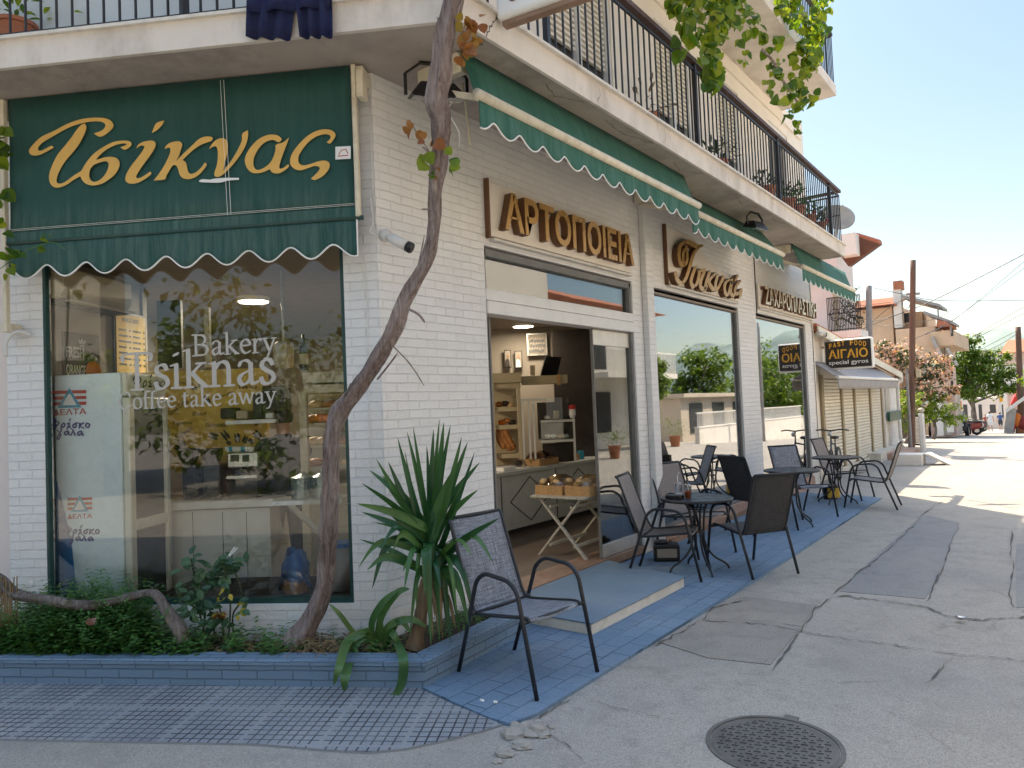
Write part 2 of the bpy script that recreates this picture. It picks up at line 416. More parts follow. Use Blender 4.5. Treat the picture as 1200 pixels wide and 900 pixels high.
mat('white_canvas', (.78, .77, .73), .8, var=.05)
mat('car_red', (.25, .02, .02), .25, var=.05, bump=0)
mat('car_white', (.75, .75, .74), .25, var=.03, bump=0)
mat('car_dark', (.03, .035, .045), .25, var=.1, bump=0)
mat('tyre', (.015, .015, .015), .85)
mat('mail_green', (.01, .07, .045), .4)
mat('iron_cover', (.14, .135, .13), .6, metal=.4, var=.2, bump=.3)
mat('rubble', (.33, .31, .28), .9, var=.15, scale=20, bump=.8, bscale=40)
mat('crack', (.10, .092, .085), .95, var=.3, scale=30)
mat('far_stone', (.50, .44, .36), .9, var=.1, scale=.5)
mat('far_white', (.72, .68, .62), .9, var=.06, scale=.5)
mat('far_pink', (.60, .44, .36), .9, var=.06, scale=.5)
mat('hill_green', (.16, .22, .21), .95, var=.3, scale=.05, bump=.5, bscale=.3)
mat('dry_grass', (.30, .20, .10), .9, var=.3, scale=10)
mat('plaster_grey', (.40, .38, .35), .85, var=.1, scale=2, dirt=(.25, .22, .2), dscale=1.5)
mat('dark_pane', (.04, .045, .05), .15, var=.2)  # dark glossy pane colour, unlit
mat('seal_grey', (.16, .16, .155), .6)
leafmat('vine_leaf', [(.05, .13, .015), (.14, .26, .02), (.28, .38, .03), (.42, .48, .05)], trans=.6)
leafmat('cover_leaf', [(.06, .17, .05), (.10, .26, .06), (.18, .34, .08), (.12, .27, .11)], trans=.4)
leafmat('yucca_leaf', [(.02, .085, .034), (.04, .135, .04), (.10, .22, .05)], rough=.35, trans=.2)
leafmat('strap_leaf', [(.05, .14, .045), (.08, .19, .06), (.14, .24, .07)], rough=.35, trans=.2)
leafmat('rose_leaf', [(.03, .08, .04), (.05, .13, .05), (.12, .22, .09)], trans=.25)
leafmat('tree_leaf', [(.06, .13, .02), (.11, .20, .03), (.18, .28, .04), (.24, .34, .04)], trans=.5)
leafmat('olive_leaf', [(.04, .06, .03), (.07, .10, .045), (.11, .14, .07)], trans=.3)
leafmat('bright_leaf', [(.12, .22, .02), (.22, .34, .03), (.33, .42, .05)], trans=.5)
leafmat('pink_bloom', [(.70, .40, .38), (.80, .52, .48), (.64, .32, .32)], trans=.45)
leafmat('autumn_leaf', [(.30, .10, .03), (.42, .20, .06), (.42, .34, .05)], trans=.4)
leafmat('yellow_leaf', [(.55, .42, .04), (.6, .48, .06)], trans=.4)
leafmat('dry_leaf', [(.16, .10, .05), (.28, .19, .09), (.22, .15, .06)], trans=.1)
# lamps that are lit
def emis(name, col, st):
    k = NT(name); k.set(Emission_Strength=st); k.b.inputs['Emission Color'].default_value = (*col, 1); k.base(col); MATS[name] = k.m
emis('lamp_glow', (1, .88, .70), 6)
# glass
glassmat('shop_glass', 1.45, (.955, .965, .955), .0, .02)
glassmat('mirror_glass', 2.0, (.80, .84, .83), .27, .03)
glassmat('clear_glass', 1.45, (.93, .96, .95))
glassmat('door_glass', 1.6, (.80, .84, .82), .10, .03)
glassmat('plastic_film', 1.4, (.9, .9, .9), .06)
# weave of the chair slings
def weave(name, c1, c2, rough=.75):
    k = NT(name); k.set(Roughness=rough); v = k.tc('UV')
    a = k.noise(k.tc('UV', (160, 9, 1)), 1, 3, .7); b = k.noise(k.tc('UV', (9, 160, 1)), 1, 3, .7)
    f = k.math('ADD', k.math('MULTIPLY', a, .5), k.math('MULTIPLY', b, .5))
    k.base(k.ramp(f, [(.38, c1), (.52, tuple((x+y)/2 for x, y in zip(c1, c2))), (.64, c2)]))
    ck = k.n('TexChecker'); ck.inputs['Scale'].default_value = 420; k.l(v, ck.inputs[0]); k.bump(ck.outputs['Fac'], .3, .001); MATS[name] = k.m
weave('sling_grey', (.06, .068, .085), (.36, .39, .45)); weave('sling_dark', (.016, .016, .018), (.075, .073, .075)); weave('sling_taupe', (.15, .13, .125), (.30, .265, .25))
def bark(name, c1, c2, c3, sc):
    k = NT(name); k.set(Roughness=.9); v = k.tc('Object', (1, 1, .09))
    f = k.noise(v, sc, 8, .75, .6); k.base(k.mix(k.ramp(k.noise(k.tc('Object'), 2.5, 4), [(.45, 0), (.65, .75)]), k.ramp(f, [(.3, c1), (.5, c2), (.72, c3)]), k.ramp(f, [(.3, c2), (.7, tuple(min(1, x*1.35+.03) for x in c3))])))
    k.bump(f, 1.0, .03); MATS[name] = k.m
bark('vine_bark', (.06, .042, .036), (.25, .185, .165), (.46, .39, .37), 46)
bark('grey_bark', (.05, .043, .038), (.18, .15, .135), (.34, .30, .28), 40)
bark('yucca_bark', (.09, .055, .03), (.20, .13, .075), (.32, .23, .14), 20)
# awning canvas with rain streaks and dust towards the hem seams
def canvas(name, col, dust, zlo, zhi):
    k = NT(name); k.set(Roughness=.8); v = k.tc('UV'); st = k.noise(k.tc('UV', (22, 1.2, 1)), 1, 6, .75)
    sep = k.n('SeparateXYZ'); k.l(v, sep.inputs[0])
    band = k.n('MapRange'); k.l(sep.outputs[1], band.inputs[0]); band.inputs[1].default_value = zhi; band.inputs[2].default_value = zlo; band.interpolation_type = 'SMOOTHSTEP'
    m_ = k.math('MULTIPLY', k.ramp(st, [(.38, 0), (.75, 1)]), k.math('ADD', k.math('MULTIPLY', band.outputs[0], .5), .12))
    c = k.mix(k.ramp(k.noise(v, 1.6, 5), [(.3, 0), (.8, .5)]), col, tuple(x*1.5 for x in col))
    k.base(k.mix(m_, c, dust)); k.bump(k.noise(k.tc('UV', (2, 1, 1)), 3, 3), .35, .05); MATS[name] = k.m
canvas('awning_green', (.010, .062, .054), (.13, .20, .17), 3.05, 3.32)
canvas('awning_green_pale', (.012, .092, .066), (.12, .24, .19), 3.5, 4.2)
# ground
def road_mat(name, col, col2, patch=.5):
    k = NT(name); k.set(Roughness=.85); v = k.tc('Object')
    big = k.noise(v, .7, 7, .62); mid = k.noise(v, 5, 8, .7); fine = k.noise(v, 160, 3, .6); pit = k.noise(v, 55, 3, .5)
    c = k.ramp(big, [(.32, col2), (.5, col), (.7, tuple(x*1.1 for x in col))])
    c = k.mix(k.ramp(mid, [(.34, .6), (.52, 0)]), c, tuple(x*.6 for x in col)); c = k.mix(k.ramp(k.noise(v, 1.7, 9, .75, .8), [(.58, 0), (.74, .5)]), c, tuple(x*.62 for x in col)); c = k.mix(k.ramp(k.noise(v, .45, 5, .6), [(.5, 0), (.7, .45)]), c, (col[0]*1.12, col[1]*1.06, col[2]*.95))
    c = k.mix(k.ramp(fine, [(.38, .75), (.56, 0)]), c, tuple(x*.5 for x in col)); c = k.mix(k.ramp(k.noise(v, 420, 2), [(.3, .55), (.5, 0)]), c, tuple(x*.55 for x in col))
    c = k.mix(k.ramp(fine, [(.6, 0), (.75, .35)]), c, tuple(min(1, x*1.5) for x in col))
    c = k.mix(k.ramp(pit, [(.27, .8), (.34, 0)]), c, tuple(x*.4 for x in col))
    vo = k.n('TexVoronoi', feature='DISTANCE_TO_EDGE'); wv = k.n('Mix', data_type='VECTOR'); wv.inputs[0].default_value = .35
    nz = k.n('TexNoise'); nz.inputs['Scale'].default_value = 1.4; nz.inputs['Detail'].default_value = 8; k.l(v, nz.inputs['Vector']); k.l(v, wv.inputs[4]); k.l(nz.outputs['Color'], wv.inputs[5])
    k.l(wv.outputs[1], vo.inputs['Vector']); vo.inputs['Scale'].default_value = .55
    cr = k.math('MULTIPLY', k.ramp(vo.outputs['Distance'], [(0, 1), (.004, 0)]), k.ramp(k.noise(v, .9, 3), [(.58, 0), (.66, .5)]))
    c = k.mix(cr, c, (.06, .055, .05)); k.base(c)
    h = k.math('ADD', k.math('MULTIPLY', fine, .6), k.math('MULTIPLY', pit, .7)); h = k.math('SUBTRACT', h, cr); k.bump(h, .5, .006); MATS[name] = k.m
road_mat('road_concrete', (.385, .365, .335), (.31, .30, .285))
road_mat('road_patch', (.29, .29, .295), (.25, .255, .265)); road_mat('road_patch_dark', (.32, .30, .275), (.26, .245, .23))
def stamped():
    k = NT('blue_stamped'); k.set(Roughness=.7); k.b.inputs['Specular IOR Level'].default_value = .25; v = k.tc('Object', (1, 1, 1), (0, 0, pi/2))
    wv = k.n('Mix', data_type='VECTOR'); wv.inputs[0].default_value = .03; nz = k.n('TexNoise'); nz.inputs['Scale'].default_value = 3.5; k.l(v, nz.inputs['Vector']); k.l(v, wv.inputs[4]); k.l(nz.outputs['Color'], wv.inputs[5])
    b = k.n('TexBrick', offset=.5); k.l(wv.outputs[1], b.inputs['Vector'])
    for a, x in (('Scale', 1), ('Brick Width', .22), ('Row Height', .135), ('Mortar Size', .0045), ('Mortar Smooth', .2), ('Bias', 0)): b.inputs[a].default_value = x
    b.inputs['Color1'].default_value = (.3, .3, .3, 1); b.inputs['Color2'].default_value = (.7, .7, .7, 1)
    c = k.ramp(b.outputs['Color'], [(.3, (.14, .222, .325)), (.7, (.165, .252, .36))])
    sep = k.n('SeparateXYZ'); k.l(k.tc('Object'), sep.inputs[0])
    wear = k.ramp(k.noise(v, 2.2, 7, .7), [(.5, 0), (.72, .6)]); c = k.mix(wear, c, (.23, .275, .33)); c = k.mix(k.ramp(k.noise(v, 6, 8, .8), [(.63, 0), (.7, .6)]), c, (.31, .31, .30))
    c = k.mix(k.ramp(k.noise(v, 90, 3), [(.3, .4), (.5, 0)]), c, (.05, .08, .12))
    c = k.mix(k.math('MULTIPLY', b.outputs['Fac'], k.ramp(k.noise(v, 2, 2), [(.35, .9), (.6, .2)])), c, (.05, .08, .12)); k.base(c)
    h = k.math('SUBTRACT', k.math('MULTIPLY', k.noise(v, 25, 4), .3), b.outputs['Fac']); k.bump(h, .6, .008); MATS['blue_stamped'] = k.m
stamped()
def gridtile():
    k = NT('grid_tile'); k.set(Roughness=.8); v = k.tc('UV')
    def br(w_, h, mo, sm):
        b = k.n('TexBrick', offset=0.0); k.l(v, b.inputs['Vector'])
        for a, x in (('Scale', 1), ('Brick Width', w_), ('Row Height', h), ('Mortar Size', mo), ('Mortar Smooth', sm), ('Bias', 0)): b.inputs[a].default_value = x
        return b.outputs['Fac']
    g = br(.054, .054, .005, .3); t = br(.432, .432, .011, .0)
    groove = k.math('MULTIPLY', g, k.math('SUBTRACT', 1, t))
    c = k.ramp(k.noise(v, 1.2, 7, .65), [(.3, (.19, .21, .25)), (.5, (.27, .295, .33)), (.72, (.35, .36, .37))])
    c = k.mix(k.ramp(k.noise(v, 120, 3), [(.35, .4), (.55, 0)]), c, (.07, .075, .08))
    c = k.mix(k.ramp(k.noise(v, 3.5, 8, .75), [(.55, 0), (.7, .5)]), c, (.14, .14, .145)); c = k.mix(k.math('MULTIPLY', t, .4), c, (.30, .30, .30))
    c = k.mix(k.math('MULTIPLY', groove, k.ramp(k.noise(v, 1.9, 5), [(.3, .45), (.55, 1)])), c, (.03, .034, .042)); k.base(c)
    k.bump(k.math('SUBTRACT', k.math('MULTIPLY', k.noise(v, 60, 3), .25), groove), .7, .008); MATS['grid_tile'] = k.m
gridtile()
def floor_mat():
    k = NT('shop_floor'); k.set(Roughness=.3); v = k.tc('Object', (1, 1, 1), (0, 0, .1))
    b = k.n('TexBrick', offset=0.0); k.l(v, b.inputs['Vector'])
    for a, x in (('Scale', 1), ('Brick Width', .33), ('Row Height', .33), ('Mortar Size', .004), ('Bias', 0)): b.inputs[a].default_value = x
    b.inputs['Color1'].default_value = (.125, .09, .072, 1); b.inputs['Color2'].default_value = (.16, .115, .095, 1); b.inputs['Mortar'].default_value = (.09, .07, .06, 1)
    k.base(k.mix(k.ramp(k.noise(v, 4, 6), [(.4, 0), (.7, .5)]), b.outputs['Color'], (.19, .15, .125))); MATS['shop_floor'] = k.m
floor_mat()
# ---------------------------------------------------------------- ground
g = MB(); ys = [-120, -40, 0, 14, 26, 34, 60, 100, 160, 420]; xs = [-320, -60, -12, 0, 12, 60, 320]
g.grid([[(x, y, gz(y)-.0 if y < 200 else gz(200)) for y in ys] for x in xs]); g.f = [tuple(reversed(f)) for f in g.f]
struct(g, 'road', 'road_concrete')
bl = [(.46, 3.085), (.9, 2.995), (1.2, 2.945), (1.335, 2.945), (1.39, 3.12), (1.40, 4.5), (1.43, 6.7), (1.41, 9.5), (1.39, 12.5), (.9, 12.75), (.02, 12.8), (.02, 3.3)]
p = MB(); p.prism([(x, y, -.02) for x, y in bl], (0, 0, .04)); struct(p, 'blue_pavement', 'blue_stamped')
tl = [L(9, .3, 0), L(9, 1.27, 0), L(2, 1.27, 0), L(.33, 1.285, 0), L(-.05, 1.335, 0), L(-.27, 1.355, 0), Vector((1.06, 2.46, 0)), Vector((1.16, 2.62, 0)), Vector((1.27, 2.84, 0)), Vector((1.30, 2.93, 0)), Vector((.9, 2.985, 0)), Vector((.45, 3.075, 0)), L(.3, .3, 0)]
p = MB(); p.prism([v + Vector((0, 0, -.02)) for v in tl[::-1]], (0, 0, .032)); struct(p, 'tiled_pavement', 'grid_tile', frame=LM)
def patch(pts, name, m_, z=.004):
    b = MB(); b.prism([onz(x, y, z-.03) for x, y in pts], (0, 0, .03)); struct(b, name, m_)
patch([(984, 697), (1020, 661), (1082, 605), (1124, 615), (1110, 650), (1098, 681), (1084, 706), (1055, 703)], 'road_patch', 'road_patch')
patch([(826, 729), (836, 712), (872, 703), (957, 713), (940, 739), (905, 733)], 'road_patch', 'road_patch_dark')
patch([(772, 757), (824, 728), (905, 732), (938, 741), (903, 784), (830, 776)], 'road_patch', 'road_patch_dark', .006)
patch([(1190, 660), (1192, 640), (1235, 640), (1250, 720), (1192, 716)], 'road_patch', 'road_patch')
def crack(pts, wd, name='road_joint', z=.009):
    wd *= .62; rnd = random.Random(len(pts)*7+int(pts[0][0])); b = MB(); P_ = []
    for (x0, y0), (x1, y1) in zip(pts[:-1], pts[1:]):
        n = max(2, int(math.hypot(x1-x0, y1-y0)/5))
        for i in range(n): P_.append((x0+(x1-x0)*i/n+rnd.gauss(0, 1.1), y0+(y1-y0)*i/n+rnd.gauss(0, .7)))
    P_.append(pts[-1]); W3 = [onz(x, y, z) for x, y in P_]
    for i in range(len(W3)-1):
        d = (W3[i+1]-W3[i]).normalized(); sd = Vector((-d.y, d.x, 0)); 
        if i == 0: wa = wd*.3
        wb = wd*rnd.choice((.15, .4, .7, 1, 1.5))*rnd.uniform(.7, 1.2) if i < len(W3)-2 else 0.0005
        b.quad(W3[i]-sd*wa, W3[i]+sd*wa, W3[i+1]+sd*wb, W3[i+1]-sd*wb); wa = wb
    struct(b, name, 'crack')
for pts, wd in (([(905, 785), (937, 741), (957, 713), (1000, 676), (1045, 640), (1080, 606)], .009), ([(905, 733), (940, 740), (1000, 749), (1060, 757), (1110, 764), (1200, 774), (1260, 782)], .007),
                ([(980, 697), (1055, 706), (1085, 711), (1110, 722), (1150, 726), (1205, 722)], .013), ([(1124, 616), (1110, 650), (1098, 681), (1085, 705)], .01), ([(1188, 622), (1184, 648), (1190, 664), (1182, 690), (1188, 712), (1205, 719)], .01),
                ([(824, 727), (860, 729), (905, 732)], .008), ([(765, 757), (800, 739), (822, 727), (836, 712), (872, 703)], .011), ([(612, 852), (640, 835), (668, 818)], .006), ([(640, 858), (665, 872), (683, 890)], .004), ([(1078, 606), (1095, 592), (1110, 585)], .012),
                ([(1084, 606), (1110, 610), (1122, 616)], .008), ([(690, 820), (720, 828), (760, 838), (800, 846)], .003), ([(955, 600), (1000, 590), (1040, 583)], .012), ([(1085, 800), (1100, 785), (1116, 770)], .006)): crack(pts, wd)
# broken concrete lump at the pavement corner
rnd = random.Random(3)
for i, (x, y, r) in enumerate(((600, 862, .075), (622, 858, .085), (636, 862, .05), (612, 875, .06), (590, 884, .055), (603, 850, .04), (630, 848, .035), (646, 852, .03), (583, 893, .03))):
    c = onz(x, y); b = MB(); b.sphere(c+Vector((0, 0, r*.12)), r, 9, 6, (1, .8, .42))
    b.v = [c+(v-c)*rnd.uniform(.75, 1.12) for v in b.v]
    tag(b.build('concrete_rubble', 'rubble'), 'lump of broken grey concrete lying at the blue pavement corner', 'rubble', 'broken concrete at the corner')
# manhole
mc = Vector((2.53, 3.47, 0)); mr = .315; mt = thing('manhole_cover', 'round iron manhole cover with raised chequer pattern set in the road', 'manhole', mc)
b = MB(); b.lathe([(mr, -.02), (mr, .006), (mr-.022, .006), (mr-.022, -.01)], mc, 48); b.build('rim', 'iron_cover', mt)
b = MB(); b.lathe([(mr-.026, -.02), (mr-.026, .0035)], mc, 48)
st = .034; n = int(mr/st)+1; a0 = .25
for i in range(-n, n+1):
    for j in range(-n, n+1):
        q = Vector((i*st, j*st)); 
        if q.length > mr-.05: continue
        X = Vector((cos(a0), sin(a0), 0)); Y = Vector((-sin(a0), cos(a0), 0)); c = mc+X*q.x+Y*q.y+Vector((0, 0, .005))
        d = X if (i+j) % 2 else Y
        b.bar(c-d*.015, c+d*.015, .009, .007)
b.build('plate', 'iron_cover', mt); b = MB(); b.box(mc.x-.05, mc.x+.02, mc.y+mr-.02, mc.y+mr+.035, -.01, .007); b.build('hinge', 'iron_cover', mt)
# ---------------------------------------------------------------- the corner building
bld = thing('corner_building', 'white brick corner building with ground floor bakery and balconies above', 'building', (0, 3.36, 0))
def rwall(y0, y1, z0, z1, x0=-.25, x1=0): return MB().box(x0, x1, y0, y1, z0, z1)
b = MB()
b.box(-.25, 0, 3.50, 4.53, 0, 3.02); b.box(-.25, 0, 7.10, 7.62, 0, 3.02); b.box(-.25, 0, 10.42, 11.20, 0, 3.02); b.box(-.25, 0, 13.95, 14.45, 0, 3.02)
b.box(-.25, 0, 3.50, 14.45, 3.02, 4.06)
# corner post closing the two walls
c0 = L(.25, 0, 0); b.prism([(0, 3.36, 0), (0, 3.50, 0), (-.25, 3.50, 0), L(.06, -.28, 0), L(.06, 0, 0)], (0, 0, 4.06))
b.build('street_wall', 'white_brick', bld)
b = MB(); b.box(.002, .075, 7.33, 7.50, .0, 4.04); b.build('pilaster', 'white_brick', bld, bevel=.006)
b = MB(LM); b.box(.06, .25, -.25, 0, 0, 4.06); b.box(2.545, 2.84, -.05, 0, 0, 4.06); b.box(.25, 2.545, -.25, 0, 0, .365); b.box(.25, 2.545, -.25, 0, 3.0, 4.06)
b.build('front_wall', 'white_brick', bld, frame=LM)
b = MB(LM); b.box(2.845, 9, -.30, -.04, 0, 4.06); b.build('side_wall', 'pink_plaster', bld, frame=LM)
b = MB(); b.box(-.02, .03, 7.62, 10.42, 0, .19); b.box(-.02, .03, 11.2, 13.95, 0, .19); b.build('plinth', 'plinth_stone', bld)
b = MB(); b.box(.032, .034+.03, 7.66, 10.40, 0, .075); b.build('plinth_step', 'brown_stone', bld)
# floor and ceiling of the shop
def fr(s, d): return CAM + AX*s + FX*d
a1 = L(2.62, -.05, 0); a2 = L(2.62, -1.34, 0)
room = [Vector((-.02, 3.5, 0)), Vector((-.02, 14.3, 0)), Vector((-2.05, 14.3, 0)), fr(1.6, 11.47), fr(-4.4, 11.47), fr(-4.4, 6.5), a2, a1, L(.1, -.05, 0)]
b = MB(); b.prism([(v.x, v.y, .04) for v in room], (0, 0, .06)); b.build('shop_floor', 'shop_floor', bld)
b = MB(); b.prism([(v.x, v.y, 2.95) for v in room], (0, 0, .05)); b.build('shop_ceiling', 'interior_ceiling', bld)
b = MB(); rz_ = [(v.x, v.y) for v in room[1:8]]
for (xa, ya), (xb, yb) in zip(rz_[:-1], rz_[1:]):
    d = Vector((xb-xa, yb-ya, 0)).normalized(); nn = Vector((d.y, -d.x, 0))*.08
    b.prism([(xa, ya, .1), (xb, yb, .1), Vector((xb, yb, .1))+nn, Vector((xa, ya, .1))+nn], (0, 0, 2.85))
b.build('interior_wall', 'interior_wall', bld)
# threshold strip
b = MB(); b.box(-.30, .012, 4.53, 7.10, .03, .106); b.build('threshold', 'brown_stone', bld)
# balcony slabs: outer line x=.92, w=.565
def slab(z0, z1, y1, out=.92, wout=.565, u1=9):
    oc = None
    # intersection of x=out and w=wout
    t = (out - (CO.x + NL.x*wout))/DL.x; q = CO + NL*wout + DL*t
    return [Vector((out, y1, z0)), Vector((-5.5, y1, z0)), Vector((-9, 3.0, z0)), L(u1, -.2, z0), L(u1, wout, z0), Vector((q.x, q.y, z0))], z1-z0, q
pl, h, SQ = slab(4.05, 4.20, 13.1)
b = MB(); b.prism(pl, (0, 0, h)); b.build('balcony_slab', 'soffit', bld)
FZ0, FZ1 = 4.03, 4.215
b = MB(); b.prism([(.905, 13.1, FZ0), (.932, 13.1, FZ0), (.932, SQ.y-.02, FZ0), (.905, SQ.y, FZ0)], (0, 0, FZ1-FZ0))
b.prism([L(9, .55, FZ0), L(9, .578, FZ0), Vector((.932, SQ.y-.022, FZ0)), Vector((.905, SQ.y, FZ0))], (0, 0, FZ1-FZ0)); b.box(0, .932, 13.102, 13.13, FZ0, FZ1)
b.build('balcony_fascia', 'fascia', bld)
b = MB(); b.prism([(.80, 13.15, FZ1), (.965, 13.15, FZ1), (.965, SQ.y-.03, FZ1), (.80, SQ.y+.06, FZ1)], (0, 0, .022))
b.prism([L(9, .46, FZ1), L(9, .605, FZ1), Vector((.963, SQ.y-.032, FZ1)), Vector((.80, SQ.y+.056, FZ1))], (0, 0, .0215)); b.build('balcony_edging', 'slab_trim', bld)
# first-floor walls with openings
T1, B2 = 4.2, 6.95
b = MB()
ops = [(5.6, 6.9, 4.22, 6.4), (8.0, 9.1, 4.22, 6.4), (10.0, 10.9, 4.22, 6.4), (12.35, 13.45, 5.15, 6.45)]
y = 3.45
for (a, c, z0, z1) in ops:
    b.box(-.25, 0, y, a, T1, B2); b.box(-.25, 0, a, c, z1, B2)
    if z0 > 4.3: b.box(-.25, 0, a, c, T1, z0)
    y = c
b.box(-.25, 0, y, 14.4, T1, B2); b.build('upper_wall', 'cream_plaster', bld)
b = MB(LM); b.box(.0, 9, -.3, -.02, T1, B2); b.build('upper_wall', 'pale_blue_plaster', bld)
b = MB(); b.box(-5.5, 0, 14.40, 14.52, 0, 7.0); b.build('end_wall', 'cream_plaster', bld)
b = MB(); b.box(.002, .035, 3.4, 14.3, 6.62, 6.78); b.build('string_course', 'cream_plaster', bld)
for i, (a, c, z0, z1) in enumerate(ops):
    w_ = MB(); w_.box(-.14, -.02, a, a+.07, z0, z1); w_.box(-.14, -.02, c-.07, c, z0, z1); w_.box(-.14, -.02, a+.07, c-.07, z1-.08, z1); w_.box(-.14, -.02, (a+c)/2-.035, (a+c)/2+.035, z0, z1-.08)
    wo = w_.build('window', 'white_frame', bld)
    q = MB(); q.box(-.11, -.10, a+.07, c-.07, z0, z1-.08); q.build('pane', 'dark_pane', wo)
    if i in (0, 1, 2):
        q = MB()
        for k in range(16): zz = z1-.1-k*.062; q.prism([(-.085, a+.08, zz), (-.05, a+.08, zz-.03), (-.05, a+.08, zz-.062), (-.085, a+.08, zz-.062)], (0, c-a-.16, 0))
        q.build('roller_shutter', 'shutter', wo)
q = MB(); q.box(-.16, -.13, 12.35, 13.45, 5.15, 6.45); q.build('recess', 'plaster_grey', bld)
# second slab; unseen storey and roof added, set back so sun reaches the vine
pl, h, SQ2 = slab(6.87, 7.05, 13.25)
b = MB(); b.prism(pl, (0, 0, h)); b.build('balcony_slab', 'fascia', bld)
b = MB(); b.box(-2.75, -2.5, 4.6, 14.4, 7.05, 9.8); b.build('unseen_top_wall', 'white_plaster', bld)
b = MB(LM); b.box(.9, 9, -2.6, -2.35, 7.05, 9.8); b.build('unseen_top_wall', 'white_plaster', bld)
b = MB(); b.prism([(-2.4, 14.4, 9.8), (-5.5, 14.4, 9.8), (-9, 5, 9.8), L(9, -2.2, 9.8), (-2.4, 4.4, 9.8)], (0, 0, .2)); b.build('roof', 'fascia', bld)
# railings
def railing(y1, zb, parent, left=True, hz=.90):
    ba = MB(); po = MB(); ha = MB()
    ya = SQ.y+.09; n = int((y1-ya)/.112); zt = zb+hz
    for i in range(n+1):
        yy = ya+(y1-ya)*i/n
        if i % 24 == 8: po.bar((.90, yy, zb), (.90, yy, zt), .042)
        else: ba.bar((.90, yy, zb+.04), (.90, yy, zt-.06), .013)
    ba.box(.892, .908, ya, y1, zb+.035, zb+.05); ba.box(.89, .91, ya, y1, zt-.075, zt-.05)
    ne = 9
    for i in range(1, ne): ba.bar((.90-.1*i, y1, zb+.04), (.90-.1*i, y1, zt-.06), .013)
    ba.box(.02, .89, y1-.01, y1+.01, zt-.075, zt-.05); ba.box(.02, .89, y1-.01, y1+.01, zt-.40, zt-.385)
    ha.box(.865, .935, ya, y1+.02, zt-.012, zt+.035); ha.box(0, .864, y1-.02, y1+.03, zt-.012, zt+.035)
    u0 = (L(0, .54, 0)-Vector((.90, ya, 0))).length
    n2 = 60
    for i in range(n2):
        u = -.62+i*.112
        a = L(u, .54, zb); 
        if a.x > .86: continue
        if (i+7) % 22 == 0: po.bar(a, a+Z*hz, .045)
        else: ba.bar(a+Z*.04, a+Z*(hz-.06), .013)
    ba.bar(L(-.62, .54, zb+.042), L(6, .54, zb+.042), .014); ba.bar(L(-.62, .54, zt-.06), L(6, .54, zt-.06), .02); ha.bar(L(-.66, .54, zt+.01), L(6, .54, zt+.01), .07, .046)
    r = ba.build('railing', 'rail_black', parent); build_each(po, 'post', 'rail_black', r); ha.build('handrail', 'handrail_wood', r); return r
railing(13.08, FZ1+.022, bld)
# second-floor railing
b = MB()
for i in range(0, 100): b.bar((.9, 3.4+i*.099, 7.09), (.9, 3.4+i*.099, 7.9), .013)
for i in range(1, 9): b.bar((.9-.1*i, 13.2, 7.09), (.9-.1*i, 13.2, 7.9), .013)
b.bar((.9, 3.3, 7.93), (.9, 13.2, 7.93), .05); b.bar((.9, 13.2, 7.93), (0, 13.2, 7.93), .05); b.build('railing', 'rail_black', bld)
# left shop window: dark green frame, one big pane
w_ = MB(LM); w_.box(.25, .285, -.1, -.03, .40, 3.0); w_.box(2.522, 2.545, -.048, -.0, .40, 3.0); w_.box(.25, 2.545, -.10, -.02, .365, .405)
wo = w_.build('shop_window', 'green_frame', bld)
q = MB(LM); q.box(.285, 2.522, -.045, -.037, .405, 3.0); q.build('pane', 'shop_glass', wo)
# entrance: transom window, white bands, sliding leaf
w_ = MB(); y0, y1 = 4.53, 7.10
w_.box(-.12, -.02, y0, y0+.035, .106, 3.0); w_.box(-.12, -.02, y1-.04, y1, .106, 3.0); w_.box(-.12, -.015, y0+.035, y1-.04, 2.94, 3.0)
fr_ = w_.build('entrance', 'seal_grey', bld)
q = MB(); q.box(-.14, .004, y0+.002, y1-.002, 2.565, 2.66); q.build('transom_bar', 'white_frame', fr_, bevel=.004)
q = MB(); q.box(-.13, .022, y0+.002, y1-.002, 2.45, 2.558); q.build('track_cover', 'white_frame', fr_, bevel=.004)
q = MB(); q.box(-.07, -.062, y0+.035, y1-.04, 2.66, 2.94); q.build('transom_pane', 'door_glass', fr_)
lf = MB(); lf.box(-.075, -.045, 6.29, 7.06, .11, .24); d = lf.build('sliding_leaf', 'alu', fr_, bevel=.003); lf = MB(); lf.box(-.075, -.045, 6.29, 7.06, 2.28, 2.44); lf.build('top_rail', 'alu', fr_, bevel=.003)
q = MB(); q.box(-.065, -.057, 6.295, 7.055, .24, 2.28); q.build('pane', 'door_glass', d)
q = MB(); q.box(-.075, -.045, 6.275, 6.29, .11, 2.44); q.build('edge_seal', 'seal_grey', d)
lf = MB(); lf.box(-.115, -.085, 4.57, 4.60, .11, 2.44); lf.box(-.115, -.085, 4.66, 4.68, .11, 2.44); lf.build('door_stack', 'seal_grey', fr_)
